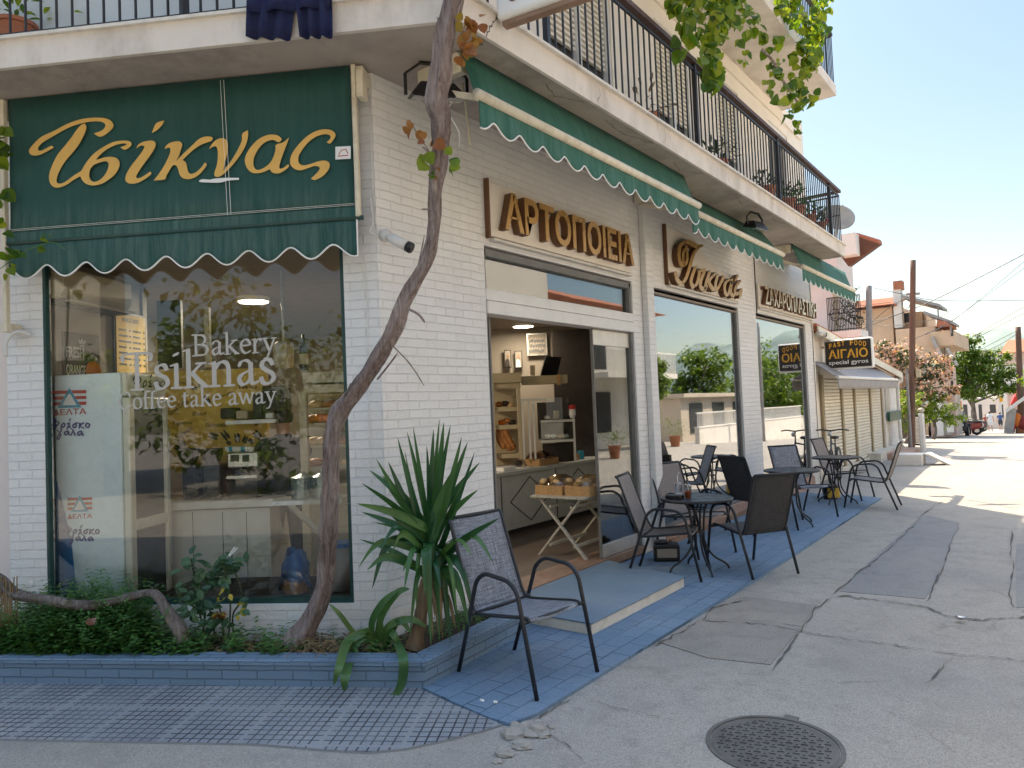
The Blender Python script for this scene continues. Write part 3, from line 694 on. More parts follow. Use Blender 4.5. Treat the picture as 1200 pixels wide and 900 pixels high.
# the two mirror-like shop windows
for k, (a, c) in enumerate(((7.62, 10.42), (11.20, 13.95))):
    w_ = MB(); w_.box(-.10, -.02, a, a+.03, .19, 3.0); w_.box(-.10, -.03, c-.035, c, .19, 3.0); w_.box(-.10, -.02, a+.03, c-.035, 2.975, 3.0); w_.box(-.10, -.02, a+.03, c-.035, .19, .22)
    wo = w_.build('shop_window', 'seal_grey', bld)
    q = MB(); q.box(-.065, -.057, a+.03, c-.035, .22, 2.975); q.build('pane', 'mirror_glass', wo)
b = MB(); b.box(.0015, .012, 11.23, 11.255, 3.0, 4.0); b.build('conduit', 'dark_line', bld)
b = MB(LM); b.tube(spline([L(.085, .008, 3.0)] + [L(.085+.01*sin(i*2), .008, 3.0-.3*i) for i in range(1, 9)], 3), .004, 6) if False else None
b.M = None; b.tube(spline([L(.10, .012, 2.75), L(.085, .012, 2.4), L(.095, .012, 1.9), L(.09, .012, 1.2)], 5), .004, 5); b.tube(spline([L(-.0, .012, 3.9), L(.02, .012, 3.4), L(.0, .015, 2.98)], 5), .004, 5); b.build('cable', 'white_frame', bld)
# weathering cracks in the balcony edge and soffit
rc = random.Random(8); b = MB()
def wcrack(pts, wd, nrm):
    P_ = []
    for p_, q_ in zip(pts[:-1], pts[1:]):
        for i in range(8): P_.append(Vector(p_).lerp(Vector(q_), i/8)+Vector((0, rc.gauss(0, .006), rc.gauss(0, .004) if abs(nrm[2]) < .5 else 0))+(Vector((rc.gauss(0, .006), 0, 0)) if abs(nrm[2]) > .5 else Vector()))
    P_.append(Vector(pts[-1])); n_ = Vector(nrm)
    for a_, c_ in zip(P_[:-1], P_[1:]):
        d_ = (c_-a_); 
        if d_.length < 1e-4: continue
        s_ = d_.cross(n_).normalized()*wd*rc.uniform(.3, 1.1); b.quad(a_-s_, a_+s_, c_+s_, c_-s_)
wcrack([(.9335, 3.62, 4.21), (.9335, 3.55, 4.12), (.9335, 3.50, 4.032)], .006, (1, 0, 0)); wcrack([(.93, 3.50, 4.0485), (.82, 3.58, 4.0485), (.74, 3.52, 4.0485), (.62, 3.6, 4.0485)], .006, (0, 0, -1))
for (y, l) in ((4.3, .5), (5.2, .8), (6.6, .6), (8.3, .7), (9.6, .5)): wcrack([(.88-.1*rc.random(), y, 4.0485), (.80-.1*rc.random(), y+l*.5, 4.0485), (.86, y+l, 4.0485)], .004, (0, 0, -1))
for y in (4.9, 6.1, 7.7, 9.2, 11.0): wcrack([(.9335, y, 4.20), (.9335, y+.03, 4.12), (.9335, y-.02, 4.06)], .002, (1, 0, 0))
b.build('render_crack', 'crack', bld)
# ---------------------------------------------------------------- awnings
def fit(mb_fn, txt, width, cap, origin, right, up, **kw):
    mb = mb_fn(txt, 1.0, (0, 0, 0), (1, 0, 0), (0, 0, 1), **kw)
    xs = [v.x for v in mb.v]; zs = [v.z for v in mb.v]; x0, x1, z0, z1 = min(xs), max(xs), min(zs), max(zs)
    right, up = Vector(right).normalized(), Vector(up).normalized(); nn = right.cross(up); o = Vector(origin); D = kw.get('depth', .004)
    mb.v = [o + right*((v.x-x0)/(x1-x0)*width) + up*((v.z-z0)/(z1-z0)*cap) - nn*v.y for v in mb.v]; return mb
def scallop(fn, a, b, z_top, z_lo, z_hi, per, rows=5, wave=.012):
    """hanging valance between a and b: fn(t, off, z) -> point; returns sheet rows and hem line"""
    n = int((b-a)/per*14); hem = []; rws = []
    for i in range(n+1):
        t = a+(b-a)*i/n; zb = (z_lo+z_hi)/2 - (z_hi-z_lo)/2*cos(2*pi*(t-a)/per - pi*.15) * 1.0
        off = wave*sin(2*pi*(t-a)/per)
        rws.append([fn(t, off*(k/rows), z_top+(zb-z_top)*k/rows) for k in range(rows+1)]); hem.append(fn(t, off, zb))
    return rws, hem
aw = thing('window_awning', 'flat green drop awning with large gold Greek lettering over the left window', 'awning', L(1.38, .15, 2.7))
W_ = .16
b = MB(); n = 40
rows = []
for i in range(n+1):
    u = .10+2.555*i/n; rows.append([L(u, W_+.006*sin(i*.9+k)*min(1, k/2)*(1 if k < 6 else .4)-.012*sin(pi*k/6), 4.035-.145*k*1.18) for k in range(7)])
b.grid(rows); cv = b.build('canvas', 'awning_green', aw, smooth=True, frame=LM)
md = cv.modifiers.new('thick', 'SOLIDIFY'); md.thickness = .003
b = MB(LM); b.box(.08, 2.67, W_-.012, W_+.022, 2.985, 3.06); b.build('hem_pocket', 'awning_green', aw, bevel=.01, seg=2, frame=LM)
b = MB(); b.tube([L(.04, W_+.006, 2.985), L(2.69, W_+.006, 2.985)], .016, 10); b.build('bar', 'green_frame', aw, smooth=True)
fnL = lambda t, off, z: L(t, W_+.008+off, z)
rws, hem = scallop(fnL, .085, 2.66, 2.975, 2.725, 2.815, .302)
b = MB(); b.grid(rws); v_ = b.build('valance', 'awning_green', aw, smooth=True, frame=LM); md = v_.modifiers.new('thick', 'SOLIDIFY'); md.thickness = .003
b = MB(); b.tube(hem, .0065, 5); b.tube([L(.083, W_+.01, 2.975), hem[0]], .006, 5); b.build('piping', 'sign_white', v_)
b = MB()
for zz in (3.30, 3.075): b.tube([L(.1, W_+.008, zz-.215 if zz > 3.2 else zz), L(2.66, W_+.008, zz-.215 if zz > 3.2 else zz)], .0015, 4)
for u in (1.005, 1.03): b.tube([L(u, W_+.006, 4.02), L(u-.03, W_+.012, 3.07)], .0018, 4)
b.build('seam', 'sign_white', aw)
b = MB(LM); b.box(.055, .085, W_-.01, W_+.03, 2.99, 4.03); b.box(2.67, 2.70, W_-.01, W_+.03, 2.35, 4.03); build_each(b, 'side_rail', 'ivory_metal', aw, bevel=.004)
b = MB(LM); b.box(.01, .06, .0, .16, 3.93, 4.03); b.box(.0, .05, .10, .2, 3.80, 3.99); b.box(2.70, 2.76, 0, .16, 3.9, 4.03); b.box(2.69, 2.78, .02, .12, 2.36, 2.42); build_each(b, 'bracket', 'ivory_metal', aw, bevel=.006)
b = MB(); b.tube(spline([L(2.62, .03, 2.34), L(2.66, .10, 2.36), L(2.72, .13, 2.30), L(2.74, .12, 2.18)], 5), .014, 8); b.build('crank', 'white_frame', aw, smooth=True)
# gold lettering, outlines read off the sign and laid on the canvas
def o1(p): return [(30+x/10, 130+y/10) for x, y in p]
def o2(p): return [(140+x/10, 130+y/10) for x, y in p]
def o3(p): return [(240+x/7.5, 130+y/7.5) for x, y in p]
G_ = [
 [o1([(330,430),(302,408),(235,440),(180,465),(148,462),(150,425),(200,370),(300,310),(420,240),(520,190),(620,155),(700,135),(800,122),(880,125),(930,150),(930,190),(890,230),(800,265),(875,303),(960,260),(1020,200),(1028,160),(1000,115),(930,85),(830,78),(720,85),(600,110),(470,160),(330,235),(190,300),(110,370),(50,440),(40,480),(65,515),(120,523),(180,510),(250,475)])],
 [o1([(690,145),(712,180),(705,230),(670,310),(620,400),(550,490),(480,570),(420,660),(380,740),(362,810),(375,845),(420,850),(480,820),(560,760),(640,710),(660,690),(700,620),(770,530),(850,460),(950,400),(1040,360),(1130,348),(1200,350),(1238,372),(1232,412),(1165,455),(1110,425),(1160,408),(1188,390),(1160,380),(1100,387),(1040,405),(970,440),(900,490),(850,540),(825,578),(870,560),(950,540),(1010,538),(1070,555),(1100,600),(1095,660),(1050,740),(980,800),(900,850),(800,873),(720,860),(670,820),(640,765),(560,810),(480,865),(400,895),(340,895),(295,860),(275,800),(280,730),(310,640),(370,520),(450,420),(530,320),(600,220),(650,165)]),
  o1([(815,625),(880,600),(940,590),(970,612),(970,660),(940,730),(880,800),(810,830),(765,810),(745,760),(755,690),(790,640)])],
 [o2([(378,260),(430,145),(525,112),(500,165),(440,225)])],
 [o2([(200,440),(215,400),(270,365),(350,348),(405,355),(425,395),(400,460),(340,550),(280,630),(220,720),(195,770),(215,788),(270,770),(360,710),(372,740),(310,790),(220,840),(140,853),(85,835),(68,795),(85,730),(140,640),(210,550),(270,470),(295,415),(265,405),(230,415)])],
 [o2([(530,448),(545,410),(590,375),(670,355),(715,362),(735,400),(715,470),(690,540),(655,592),(690,560),(760,490),(850,405),(930,330),(1000,302),(1060,300),(1092,315),(1080,350),(1040,365),(960,395),(880,445),(800,515),(740,575),(775,600),(790,650),(805,710),(840,738),(900,715),(960,660),(1000,605),(1022,625),(1000,670),(940,740),(870,785),(800,800),(740,785),(705,745),(690,690),(665,640),(625,640),(590,690),(550,760),(530,802),(400,815),(460,740),(530,630),(590,500),(595,440),(570,430)])],
 [o3([(38,335),(60,295),(100,255),(150,238),(190,255),(203,300),(195,380),(175,460),(163,525),(230,440),(290,340),(325,260),(330,200),(378,170),(380,220),(360,300),(310,390),(240,480),(170,550),(125,578),(90,575),(85,540),(105,480),(115,400),(110,330),(85,310)])],
 [o3([(678,250),(650,220),(600,207),(540,215),(470,250),(410,310),(365,380),(352,440),(370,500),(410,540),(460,548),(520,535),(570,515),(590,540),(640,550),(690,530),(738,490),(733,468),(690,500),(660,508),(655,480),(680,400),(710,320),(742,232),(690,275),(625,298),(622,340),(605,400),(570,460),(510,505),(460,518),(432,490),(428,430),(450,370),(490,310),(540,270),(600,255),(650,275)])],
 [o3([(1070,275),(1105,240),(1095,212),(1050,205),(980,225),(910,275),(850,350),(822,410),(830,460),(870,478),(930,465),(1000,442),(1060,437),(1095,460),(1090,510),(1040,570),(970,607),(932,595),(980,550),(1010,510),(1000,490),(960,485),(900,505),(840,522),(790,510),(755,475),(750,430),(770,370),(820,300),(890,230),(960,185),(1030,163),(1100,165),(1140,190),(1148,220),(1125,260),(1100,287)])]]
awp = W_+.009
b = MB()
for lp in G_: q = outline_mb(lp, lambda x, y: onL(x, y, awp), (0, 0, 0)); b.add(q.v, q.f)
b.build('lettering', 'gold_print', aw)
b = MB(); q = outline_mb([o3([(-50,612),(-20,600),(45,603),(90,594),(180,588),(300,588),(300,605),(205,612),(130,630),(0,628),(-45,624)])], lambda x, y: onL(x, y, awp+.001), (0, 0, 0)); b.add(q.v, q.f); b.build('scuff', 'sign_white', aw)
b = MB(); b.quad(*[onL(x, y, awp) for x, y in ((393, 187), (411, 186), (411, 171), (393, 172))]); q_ = b.build('sticker', 'sign_white', aw)
b = MB(); b.tube([onL(x, y, awp+.001) for x, y in ((397, 181), (400, 176), (405, 175), (408, 180))], .003, 4); b.tube([onL(x, y, awp+.001) for x, y in ((396, 183), (408, 182))], .003, 4); b.build('print', 'red_paint', q_)
def street_awning(xo, ya, yb, zt, zb, drop, label, slope=.06, per=.285):
    o = thing('street_awning', label, 'awning', (xo, (ya+yb)/2, zb-drop), 'green awnings along the street side')
    b = MB(); n = int((yb-ya)*5); rows = []
    for i in range(n+1):
        y = ya+(yb-ya)*i/n
        rows.append([Vector((xo-slope+slope*k/4+.010*sin(i*1.3)*sin(pi*k/4), y, zt+(zb-zt)*k/4)) for k in range(5)])
    b.grid(rows); c = b.build('canvas', 'awning_green_pale', o, smooth=True); md = c.modifiers.new('t', 'SOLIDIFY'); md.thickness = .003
    b = MB(); b.tube([(xo+.02, ya-.02, zb), (xo+.02, yb+.02, zb)], .038, 12); b.build('front_bar', 'ivory_metal', o, smooth=True)
    rws, hem = scallop(lambda t, off, z: Vector((xo+.025+off, t, z)), ya, yb, zb-.03, zb-drop-.02, zb-drop+.055, per)
    b = MB(); b.grid(rws); v = b.build('valance', 'awning_green_pale', o, smooth=True); md = v.modifiers.new('t', 'SOLIDIFY'); md.thickness = .003
    b = MB(); b.tube(hem, .006, 5); b.build('piping', 'sign_white', v)
    b = MB(); b.tube([(xo-slope-.05, ya, zt-.04), (xo-slope-.05, yb, zt-.04)], .04, 10)
    for y in (ya+.05, yb-.05): b.bar((xo-slope-.35, y, zt-.15), (xo, y, zb), .03, .04); b.box(xo-slope-.42, xo-slope-.02, y-.03, y+.03, zt-.13, zt)
    b.build('roller', 'ivory_metal', o)
street_awning(.80, 3.53, 7.08, 4.045, 3.70, .20, 'long green awning with white bar above the open bakery entrance', .115)
street_awning(.68, 7.2, 10.35, 4.045, 3.69, .22, 'middle green awning above the script sign and big shop window', .24)
street_awning(.66, 11.4, 14.9, 4.045, 3.67, .22, 'last green awning at the far end under the balcony corner', .12)
# ---------------------------------------------------------------- signs on the street wall
YR, UPV = Vector((0, 1, 0)), Z
def board(name, label, poly, t=.035):
    o = thing(name, label, 'shop sign', (0.002, sum(p[0] for p in poly)/len(poly), min(p[1] for p in poly)))
    b = MB(); b.prism([(.003, y, z) for y, z in poly], (t, 0, 0)); b.build('board', 'sign_board', o, bevel=.003)
    return o
def raised(o, mb_fn, face, side, depth=.07):
    s_ = mb_fn(depth, 0); s_.build('letter_returns', side, o); f_ = mb_fn(.006, depth+.0005); f_.build('letter_faces', face, o)
s1 = board('bakery_sign', 'beige sign board with raised gold block letters above the entrance', [(4.58, 3.10), (7.02, 3.10), (7.02, 3.55), (4.58, 3.56)])
raised(s1, lambda dp, off: fit(text_mb, 'ΑΡΤΟΠΟΙΕΙΑ', 2.28, .335, (.045+off, 4.68, 3.155), YR, UPV, depth=dp, bold=.022), 'gold', 'gold_side')
b = MB(); b.box(.003, .06, 4.60, 7.02, 3.06, 3.085); b.build('ledge', 'slab_trim', s1, bevel=.004)
b = MB(); b.box(.003, .045, 4.555, 4.578, 3.08, 3.58); b.build('edge_strip', 'gold_side', s1)
s2 = board('script_sign', 'beige panel with raised gold handwriting letters between entrance and far windows', [(7.98, 3.10), (10.36, 3.10), (10.36, 3.40), (9.75, 3.46), (9.35, 3.54), (9.08, 3.66), (8.86, 3.78), (7.98, 3.80)])
def s2p(x, y): return onx(770+x/10, 260+y/10, .045)
ST = [(.75, [(262,330),(245,380),(243,460),(262,512),(287,470),(292,390),(277,300)]), [(255,520),(215,500),(195,430),(200,330),(230,265),(290,245),(350,270),(410,300),(465,292)], [(420,312),(370,380),(340,470),(310,570),(280,660),(245,715),(205,725),(170,680),(152,612)],
      [(385,550),(350,640),(335,720),(365,768),(405,730),(430,640),(440,585),(495,575)], [(495,590),(455,690),(445,765),(485,795),(520,770)], [(555,600),(515,720),(505,800)], [(625,615),(550,705),(590,790),(625,800)], [(650,640),(625,740),(640,805),(690,720),(720,655)],
      [(785,690),(740,730),(735,820),(770,865),(800,770),(820,690),(805,830),(840,880)], (.7, [(890,640),(862,690)]), [(915,705),(868,765),(855,835),(895,850),(932,805),(915,885)]]
# pen skeleton is read in sign coordinates (metres along the wall and up)
def sgn(st): 
    f = lambda p: (s2p(*p).y, s2p(*p).z)
    return (st[0], [f(p) for p in st[1]]) if isinstance(st, tuple) else [f(p) for p in st]
STM = [sgn(s) for s in ST]
b = MB(); nib(b, STM, lambda a, z: Vector((.042, a, z)), Vector((1, 0, 0)), .085, .03, 20, .07, 6); b.build('letter_returns', 'gold_side', s2)
b = MB(); nib(b, STM, lambda a, z: Vector((.1135, a, z)), Vector((1, 0, 0)), .085, .03, 20, .004, 6); b.build('letter_faces', 'gold', s2)
b = MB(); b.box(.003, .06, 8.0, 10.30, 3.06, 3.085); b.build('ledge', 'slab_trim', s2, bevel=.004)
b = MB(); b.box(.003, .045, 7.95, 7.977, 3.08, 3.82); b.build('edge_strip', 'gold_side', s2)
s3 = board('pastry_sign', 'far sign board with crowded dark bronze block letters above the last window', [(11.27, 3.12), (14.44, 3.12), (14.44, 3.47), (11.27, 3.48)])
raised(s3, lambda dp, off: fit(text_mb, 'ΖΑΧΑΡΟΠΛΑΣΤΙΚΗ', 3.0, .29, (.045+off, 11.36, 3.15), YR, UPV, depth=dp, bold=.016), 'sheen_gold', 'gold_side', .07)
b = MB(); b.box(.003, .06, 11.25, 14.44, 3.075, 3.10); b.build('ledge', 'slab_trim', s3, bevel=.004)
# box sign hanging on the balcony corner, only its lower edge in view
bs = thing('balcony_box_sign', 'white light box sign with maroon emblem on the balcony corner', 'sign', (1.0, 3.5, 4.4))
P0 = onx(581, 24, .95); R0 = Vector((cos(.14), sin(.14), 0)); N0 = Vector((R0.y, -R0.x, 0))
b = MB(); o0 = P0
b.prism([o0, o0+R0*1.1, o0+R0*1.1+Z*.9, o0+Z*.9], -N0*.10); b.build('box', 'sign_white', bs, bevel=.03, seg=3)
b = MB(); b.prism([o0+R0*.03-N0*.03-Z*.002, o0+R0*1.07-N0*.03-Z*.002, o0+R0*1.07-N0*.09-Z*.002, o0+R0*.03-N0*.09-Z*.002], (0, 0, -.03)); b.build('underside_frame', 'brown_stone', bs)
b = MB(); fn = lambda x, y: o0+R0*x+Z*y+N0*.004
nib(b, [[(.10, .42), (.07, .25), (.13, .11), (.24, .16), (.34, .30), (.30, .46), (.18, .5), (.10, .42)], [(.13, .11), (.22, .36), (.36, .30)], [(.22, .36), (.16, .5)], [(.34, .30), (.5, .36)]], fn, N0, .04, .03, 30); b.build('emblem', 'sign_maroon', bs)
b = MB(); b.tube([o0+R0*.2-N0*.16+Z*.5, Vector((.9, 3.6, 4.9))], .012); b.build('stay', 'rail_black', bs)
# ---------------------------------------------------------------- flood lights, camera, cables
def flood(c, d, label, s=1.0):
    c = Vector(c); d = Vector(d).normalized(); o = thing('flood_light', label, 'flood light', c, 'black flood lights under the balcony'); sd = Vector((-d.y, d.x, 0))
    M_ = Matrix((sd, d, Z)).transposed().to_4x4(); M_.translation = c
    b = MB(M_); b.add([(-.17*s, -.08*s, .0), (.17*s, -.08*s, .0), (.17*s, .11*s, -.05*s), (-.17*s, .11*s, -.05*s), (-.10*s, -.07*s, .085*s), (.10*s, -.07*s, .085*s), (.10*s, .05*s, .06*s), (-.10*s, .05*s, .06*s)], [(0, 3, 2, 1), (4, 5, 6, 7), (0, 1, 5, 4), (1, 2, 6, 5), (2, 3, 7, 6), (3, 0, 4, 7)])
    b.box(-.19*s, .19*s, -.09*s, .12*s, -.012*s, -.001) if False else None
    b.build('housing', 'black_plastic', o, bevel=.006)
    b = MB(M_); b.prism([(-.15*s, -.07*s, -.004), (.15*s, -.07*s, -.004), (.15*s, .095*s, -.05*s), (-.15*s, .095*s, -.05*s)], (0, 0, -.006)); b.build('lens', 'steel', o)
    b = MB(M_); h = 4.05-c.z
    for sx in (-.185*s, .185*s): b.bar((sx, 0, -.01), (sx, 0, h*.6), .022, .012); b.bar((sx, 0, h*.6), (sx*.45, 0, h-.005), .022, .012)
    b.bar((-.1*s, 0, h-.01), (.1*s, 0, h-.01), .03, .015); b.build('bracket', 'black_metal', o); return o
c = onz(512, 112, 3.82); flood(c, NL+Vector((.6, 0, 0)), 'black flood light hanging under the soffit behind the vine trunk', 1.15)
c = onz(885, 266, 3.86); flood(c, (1, -.2, 0), 'black flood light under the balcony above the middle awning', 1.0)
o = thing('security_camera', 'small white bullet camera with black lens hood on the brick corner', 'camera', onx(452, 277, .05))
p0 = onx(451, 276, .02); p1 = onx(459, 279, .10); p2 = onx(482, 291, .24)
b = MB(); b.tube([p0-Vector((.02, 0, 0)), p0+Vector((.03, 0, 0))], .042, 14); b.tube([p0, p1], .016, 8); b.build('mount', 'white_frame', o, smooth=True)
b = MB(); dd = (p2-p1).normalized(); b.tube([p1-dd*.01, p1, p2-dd*.035], [.03, .037, .037], 14); b.build('body', 'white_frame', o, smooth=True)
b = MB(); b.tube([p2-dd*.034, p2], [.0385, .0385], 14); b.build('lens_hood', 'black_plastic', o, smooth=True)
b = MB(); b.tube(spline([onx(434, 232, .012), onx(437, 262, .012), onx(433, 271, .012), onx(444, 277, .012)], 5), .005, 5); b.build('cable', 'white_frame', o)
o = MB().tube(spline([onx(538, 68, .35), onx(541, 95, .36), onx(546, 125, .36), onx(549, 150, .36), onx(551, 170, .36)], 6), .010, 6)
tag(o.build('hanging_cable', 'ivory_metal', smooth=True), 'pale loose cable dangling in front of the first green awning', 'cable')
o = MB().tube(spline([onx(529, 60, .5), onx(532, 110, .5), onx(526, 130, .48), onx(538, 155, .48), onx(538, 172, .48)], 6), .006, 6)
tag(o.build('hanging_cable', 'white_frame', smooth=True), 'thin cable curling along the vine trunk top', 'cable')
# small grey camera beside the last window
o = thing('security_camera', 'tiny grey bullet camera at the far end post above the fast food wall', 'camera', onx(957, 391, .06))
p1 = onx(957, 391, .06); b = MB(); b.tube([p1, p1+Vector((.10, .16, -.02))], .05, 10); b.build('body', 'alu', o, smooth=True); b = MB(); b.tube([p1+Vector((.1, .16, -.02)), p1+Vector((.115, .18, -.022))], .05, 10); b.build('lens', 'black_plastic', o)
# ---------------------------------------------------------------- laundry on the left railing
def garment(pts, w_, name, label):
    P_ = [onL(x, y, w_) for x, y in pts]; b = MB(); n = 16; rows = []
    (a, b_, c, d) = P_
    for i in range(n+1):
        t = i/n; top = a.lerp(b_, t); bot = d.lerp(c, t); rows.append([top.lerp(bot, k/8)+NL*(.018*sin(t*17+k*.25)*(.3+k/8)) for k in range(9)])
    b.grid(rows); return b
lo = thing('laundry', 'navy blue work shorts hung over the left balcony railing', 'laundry', onL(340, 40, .64))
for i, pts in enumerate((((291, -75), (352, -78), (340, 46), (290, 44)), ((338, -78), (385, -80), (389, 43), (353, 44)), ((292, -78), (386, -82), (386, 8), (291, 14)))):
    b = garment(pts, .63+.012*i, 'cloth', ''); c = b.build('trouser_leg' if i < 2 else 'waist', 'navy_cloth', lo, smooth=True); md = c.modifiers.new('t', 'SOLIDIFY'); md.thickness = .006
# ---------------------------------------------------------------- the balcony's potted plants, dish, water tank box
def potplant(c, r, h, label, leaf='olive_leaf', n=60, sp=.28, grp='potted plants on the balcony', seed=1, fl=None):
    rnd = random.Random(seed); c = Vector(c); o = thing('potted_plant', label, 'plant', c, grp)
    b = MB(); b.lathe([(r*.72, 0), (r*.95, h*.85), (r*1.08, h*.86), (r*1.08, h), (r*.9, h), (r*.88, h*.9)], c, 14); b.build('pot', 'terracotta', o)
    b = MB()
    for i in range(n):
        d = Vector((rnd.gauss(0, 1), rnd.gauss(0, 1), abs(rnd.gauss(.8, .8)))).normalized(); p = c+Vector((0, 0, h))+d*sp*rnd.uniform(.2, 1)
        b.leaf(p, d+Vector((rnd.uniform(-.6, .6), rnd.uniform(-.6, .6), rnd.uniform(-.5, .3))), Z, rnd.uniform(.07, .13), rnd.uniform(.03, .05))
    b.build('foliage', leaf, o)
    if fl:
        b = MB()
        for i in range(10): d = Vector((rnd.gauss(0, 1), rnd.gauss(0, 1), abs(rnd.gauss(.8, .8)))).normalized(); b.sphere(c+Vector((0, 0, h))+d*sp*rnd.uniform(.7, 1), .025, 6, 4)
        b.build('blossom', fl, o)
ZB = 4.24
for i, (y, r, sp, n, lab, lf, fl) in enumerate(((6.35, .10, .30, 30, 'dry leggy plant in terracotta pot behind the balcony bars', 'dry_leaf', None), (8.15, .11, .26, 50, 'low spreading brownish plant in pot halfway along the balcony', 'olive_leaf', None),
      (9.9, .13, .22, 60, 'dark green bushy plant in a red pot left of the thick balcony post', 'olive_leaf', None), (10.75, .15, .25, 70, 'olive green round plant in large terracotta pot on the balcony', 'olive_leaf', None),
      (11.25, .15, .32, 110, 'broad leaved bright plant in a terracotta pot near the balcony end', 'cover_leaf', None), (11.95, .13, .28, 70, 'dark leggy plant in terracotta pot next to the balcony corner', 'rose_leaf', None), (12.6, .13, .26, 70, 'red flowering geranium in pot at the balcony corner', 'rose_leaf', 'red_paint'))):
    potplant((.66, y, ZB), r, .24 if r < .12 else .32, lab, lf, n, sp, seed=i+3, fl=fl)
o = thing('satellite_dish', 'grey satellite dish fixed behind the balcony end', 'dish', (.4, 14.2, 4.6)); b = MB()
c = onx(981, 257, .5); prof = [(.31*k/6, .07*(k/6)**2) for k in range(7)]
b.lathe([(max(.001, r), z) for r, z in prof]+[(max(.001, r), z-.012) for r, z in prof[::-1]], (0, 0, 0), 24); R3 = Vector((.45, -.75, .45)).normalized().to_track_quat('Z', 'Y').to_matrix(); b.v = [R3 @ v + c for v in b.v]; b.build('reflector', 'plaster_grey', o, smooth=True)
b = MB(); b.tube([c, c+R3 @ Vector((0, 0, .4))], .012); b.tube([c, c+Vector((-.1, .1, -.6))], .02); b.build('arm', 'alu', o)
# ---------------------------------------------------------------- grape vine
def cluster(mb, c, rad, n, size, rnd, hang=.5):
    for _ in range(n):
        q = Vector((rnd.gauss(0, 1), rnd.gauss(0, 1), rnd.gauss(0, 1))); q = q.normalized()*rad*rnd.random()**.5
        d = Vector((rnd.uniform(-1, 1), rnd.uniform(-1, 1), -hang-rnd.random())); nn = Vector((rnd.uniform(.2, 1), rnd.uniform(-1, .2), rnd.uniform(-.2, .8)))
        s = size*rnd.uniform(.45, 1.45); mb.leaf(c+q, d, nn, s, s*1.0, rnd.uniform(-.2, .4), ((.12, .75), (.35, 1.05), (.7, .7), (1, 0)), .12)
vine = thing('grape_vine', 'old grapevine with twisted shaggy trunk climbing from planter to balconies', 'vine', onz(352, 752, .15))
tp = [(346, 757, 50), (360, 735, 36), (372, 710, 29), (380, 680, 26), (383, 650, 26), (385, 620, 27), (387, 580, 26), (388, 540, 24), (390, 512, 23), (397, 485, 27), (412, 465, 25), (430, 440, 24), (445, 415, 24), (462, 385, 24), (473, 355, 22), (487, 330, 21), (502, 300, 20), (509, 260, 19), (510, 225, 20), (514, 190, 26), (516, 165, 27), (517, 140, 33), (512, 115, 37), (517, 90, 36), (519, 60, 32), (524, 30, 32), (531, 0, 30), (536, -30, 30), (540, -70, 28)]
base = onz(346, 757, .15); d0 = (base-CAM).dot(FW); top = onx(524, 30, .98); d1 = (top-CAM).dot(FW)
P3 = []; R3_ = []
for i, (x, y, w_) in enumerate(tp):
    t = min(1, max(0, (757-y)/727)); d = d0+(d1-d0)*min(1, t**.8)
    P3.append(dep(x, y, d)); R3_.append((50 if i == 0 else min(w_, 34))/2/FPX*d*.71)
rnd = random.Random(5)
SP = spline(P3, 5); RS = []
for i in range(len(SP)): j = i/5; k = min(int(j), len(R3_)-2); RS.append((R3_[k]+(R3_[k+1]-R3_[k])*(j-k)))
def gnarl(mb, pts, rs, n, rnd, amp=.13, tw=.16):
    t0 = (pts[1]-pts[0]).normalized(); X = t0.cross(Vector((.3, .2, .9))).normalized(); vs = []
    ph = [rnd.uniform(0, 6.28) for _ in range(6)]
    for i in range(len(pts)):
        t = (pts[min(i+1, len(pts)-1)]-pts[max(i-1, 0)]).normalized(); X = (X-t*X.dot(t)).normalized(); Y = t.cross(X)
        for j in range(n):
            a = 2*pi*j/n; f = 1+amp*(.6*sin(3*a+i*tw+ph[0])+.5*sin(5*a-i*tw*.7+ph[1])+.35*sin(8*a+i*tw*1.6+ph[2])+.25*sin(13*a+i*tw+ph[3]))+.05*sin(i*.9+ph[4])+rnd.uniform(-.03, .03)
            vs.append(pts[i]+(X*cos(a)+Y*sin(a))*rs[i]*f)
    fs = [(i*n+j, i*n+(j+1) % n, (i+1)*n+(j+1) % n, (i+1)*n+j) for i in range(len(pts)-1) for j in range(n)]
    mb.add(vs, fs)
b = MB(); gnarl(b, SP, RS, 32, rnd, .19)
for (x, y, dx, dy) in ((496, 452, 14, -8), (490, 455, 12, -6), (464, 615, 10, -14)): pass
tk = b.build('trunk', 'vine_bark', vine, smooth=True)
b = MB()
for (x, y, x2, y2, r) in ((478, 362, 498, 378, .008), (460, 405, 497, 452, .004), (442, 445, 466, 615-0*0 if False else 414, .006), (512, 250, 494, 245, .005), (384, 560, 398, 470, .004), (383, 600, 410, 590, .003), (505, 190, 495, 172, .006), (519, 45, 512, 20, .006)):
    t = (757-y)/727; d = d0+(d1-d0)*t**.8-.03; b.tube(spline([dep(x, y, d), dep((x+x2)/2+2, (y+y2)/2-2, d), dep(x2, y2, d+.02)], 3), [r*1.0]*6+[r*.4], 5)
# strips of loose bark
for i in range(70):
    k = rnd.randrange(4, len(SP)-12); p = SP[k]; q = SP[min(k+rnd.randrange(3, 7), len(SP)-1)]
    a = rnd.uniform(0, 6.28); o_ = Vector((cos(a), sin(a)*.6, .1)).normalized(); 
    b.tube(spline([p+o_*RS[k]*.98, p.lerp(q, .5)+o_*RS[k]*1.06, q+o_*RS[k]*(1.0+rnd.uniform(0, .35))], 3), [.006]*5+[.004, .002], 4)
b.build('shoots', 'vine_bark', vine)
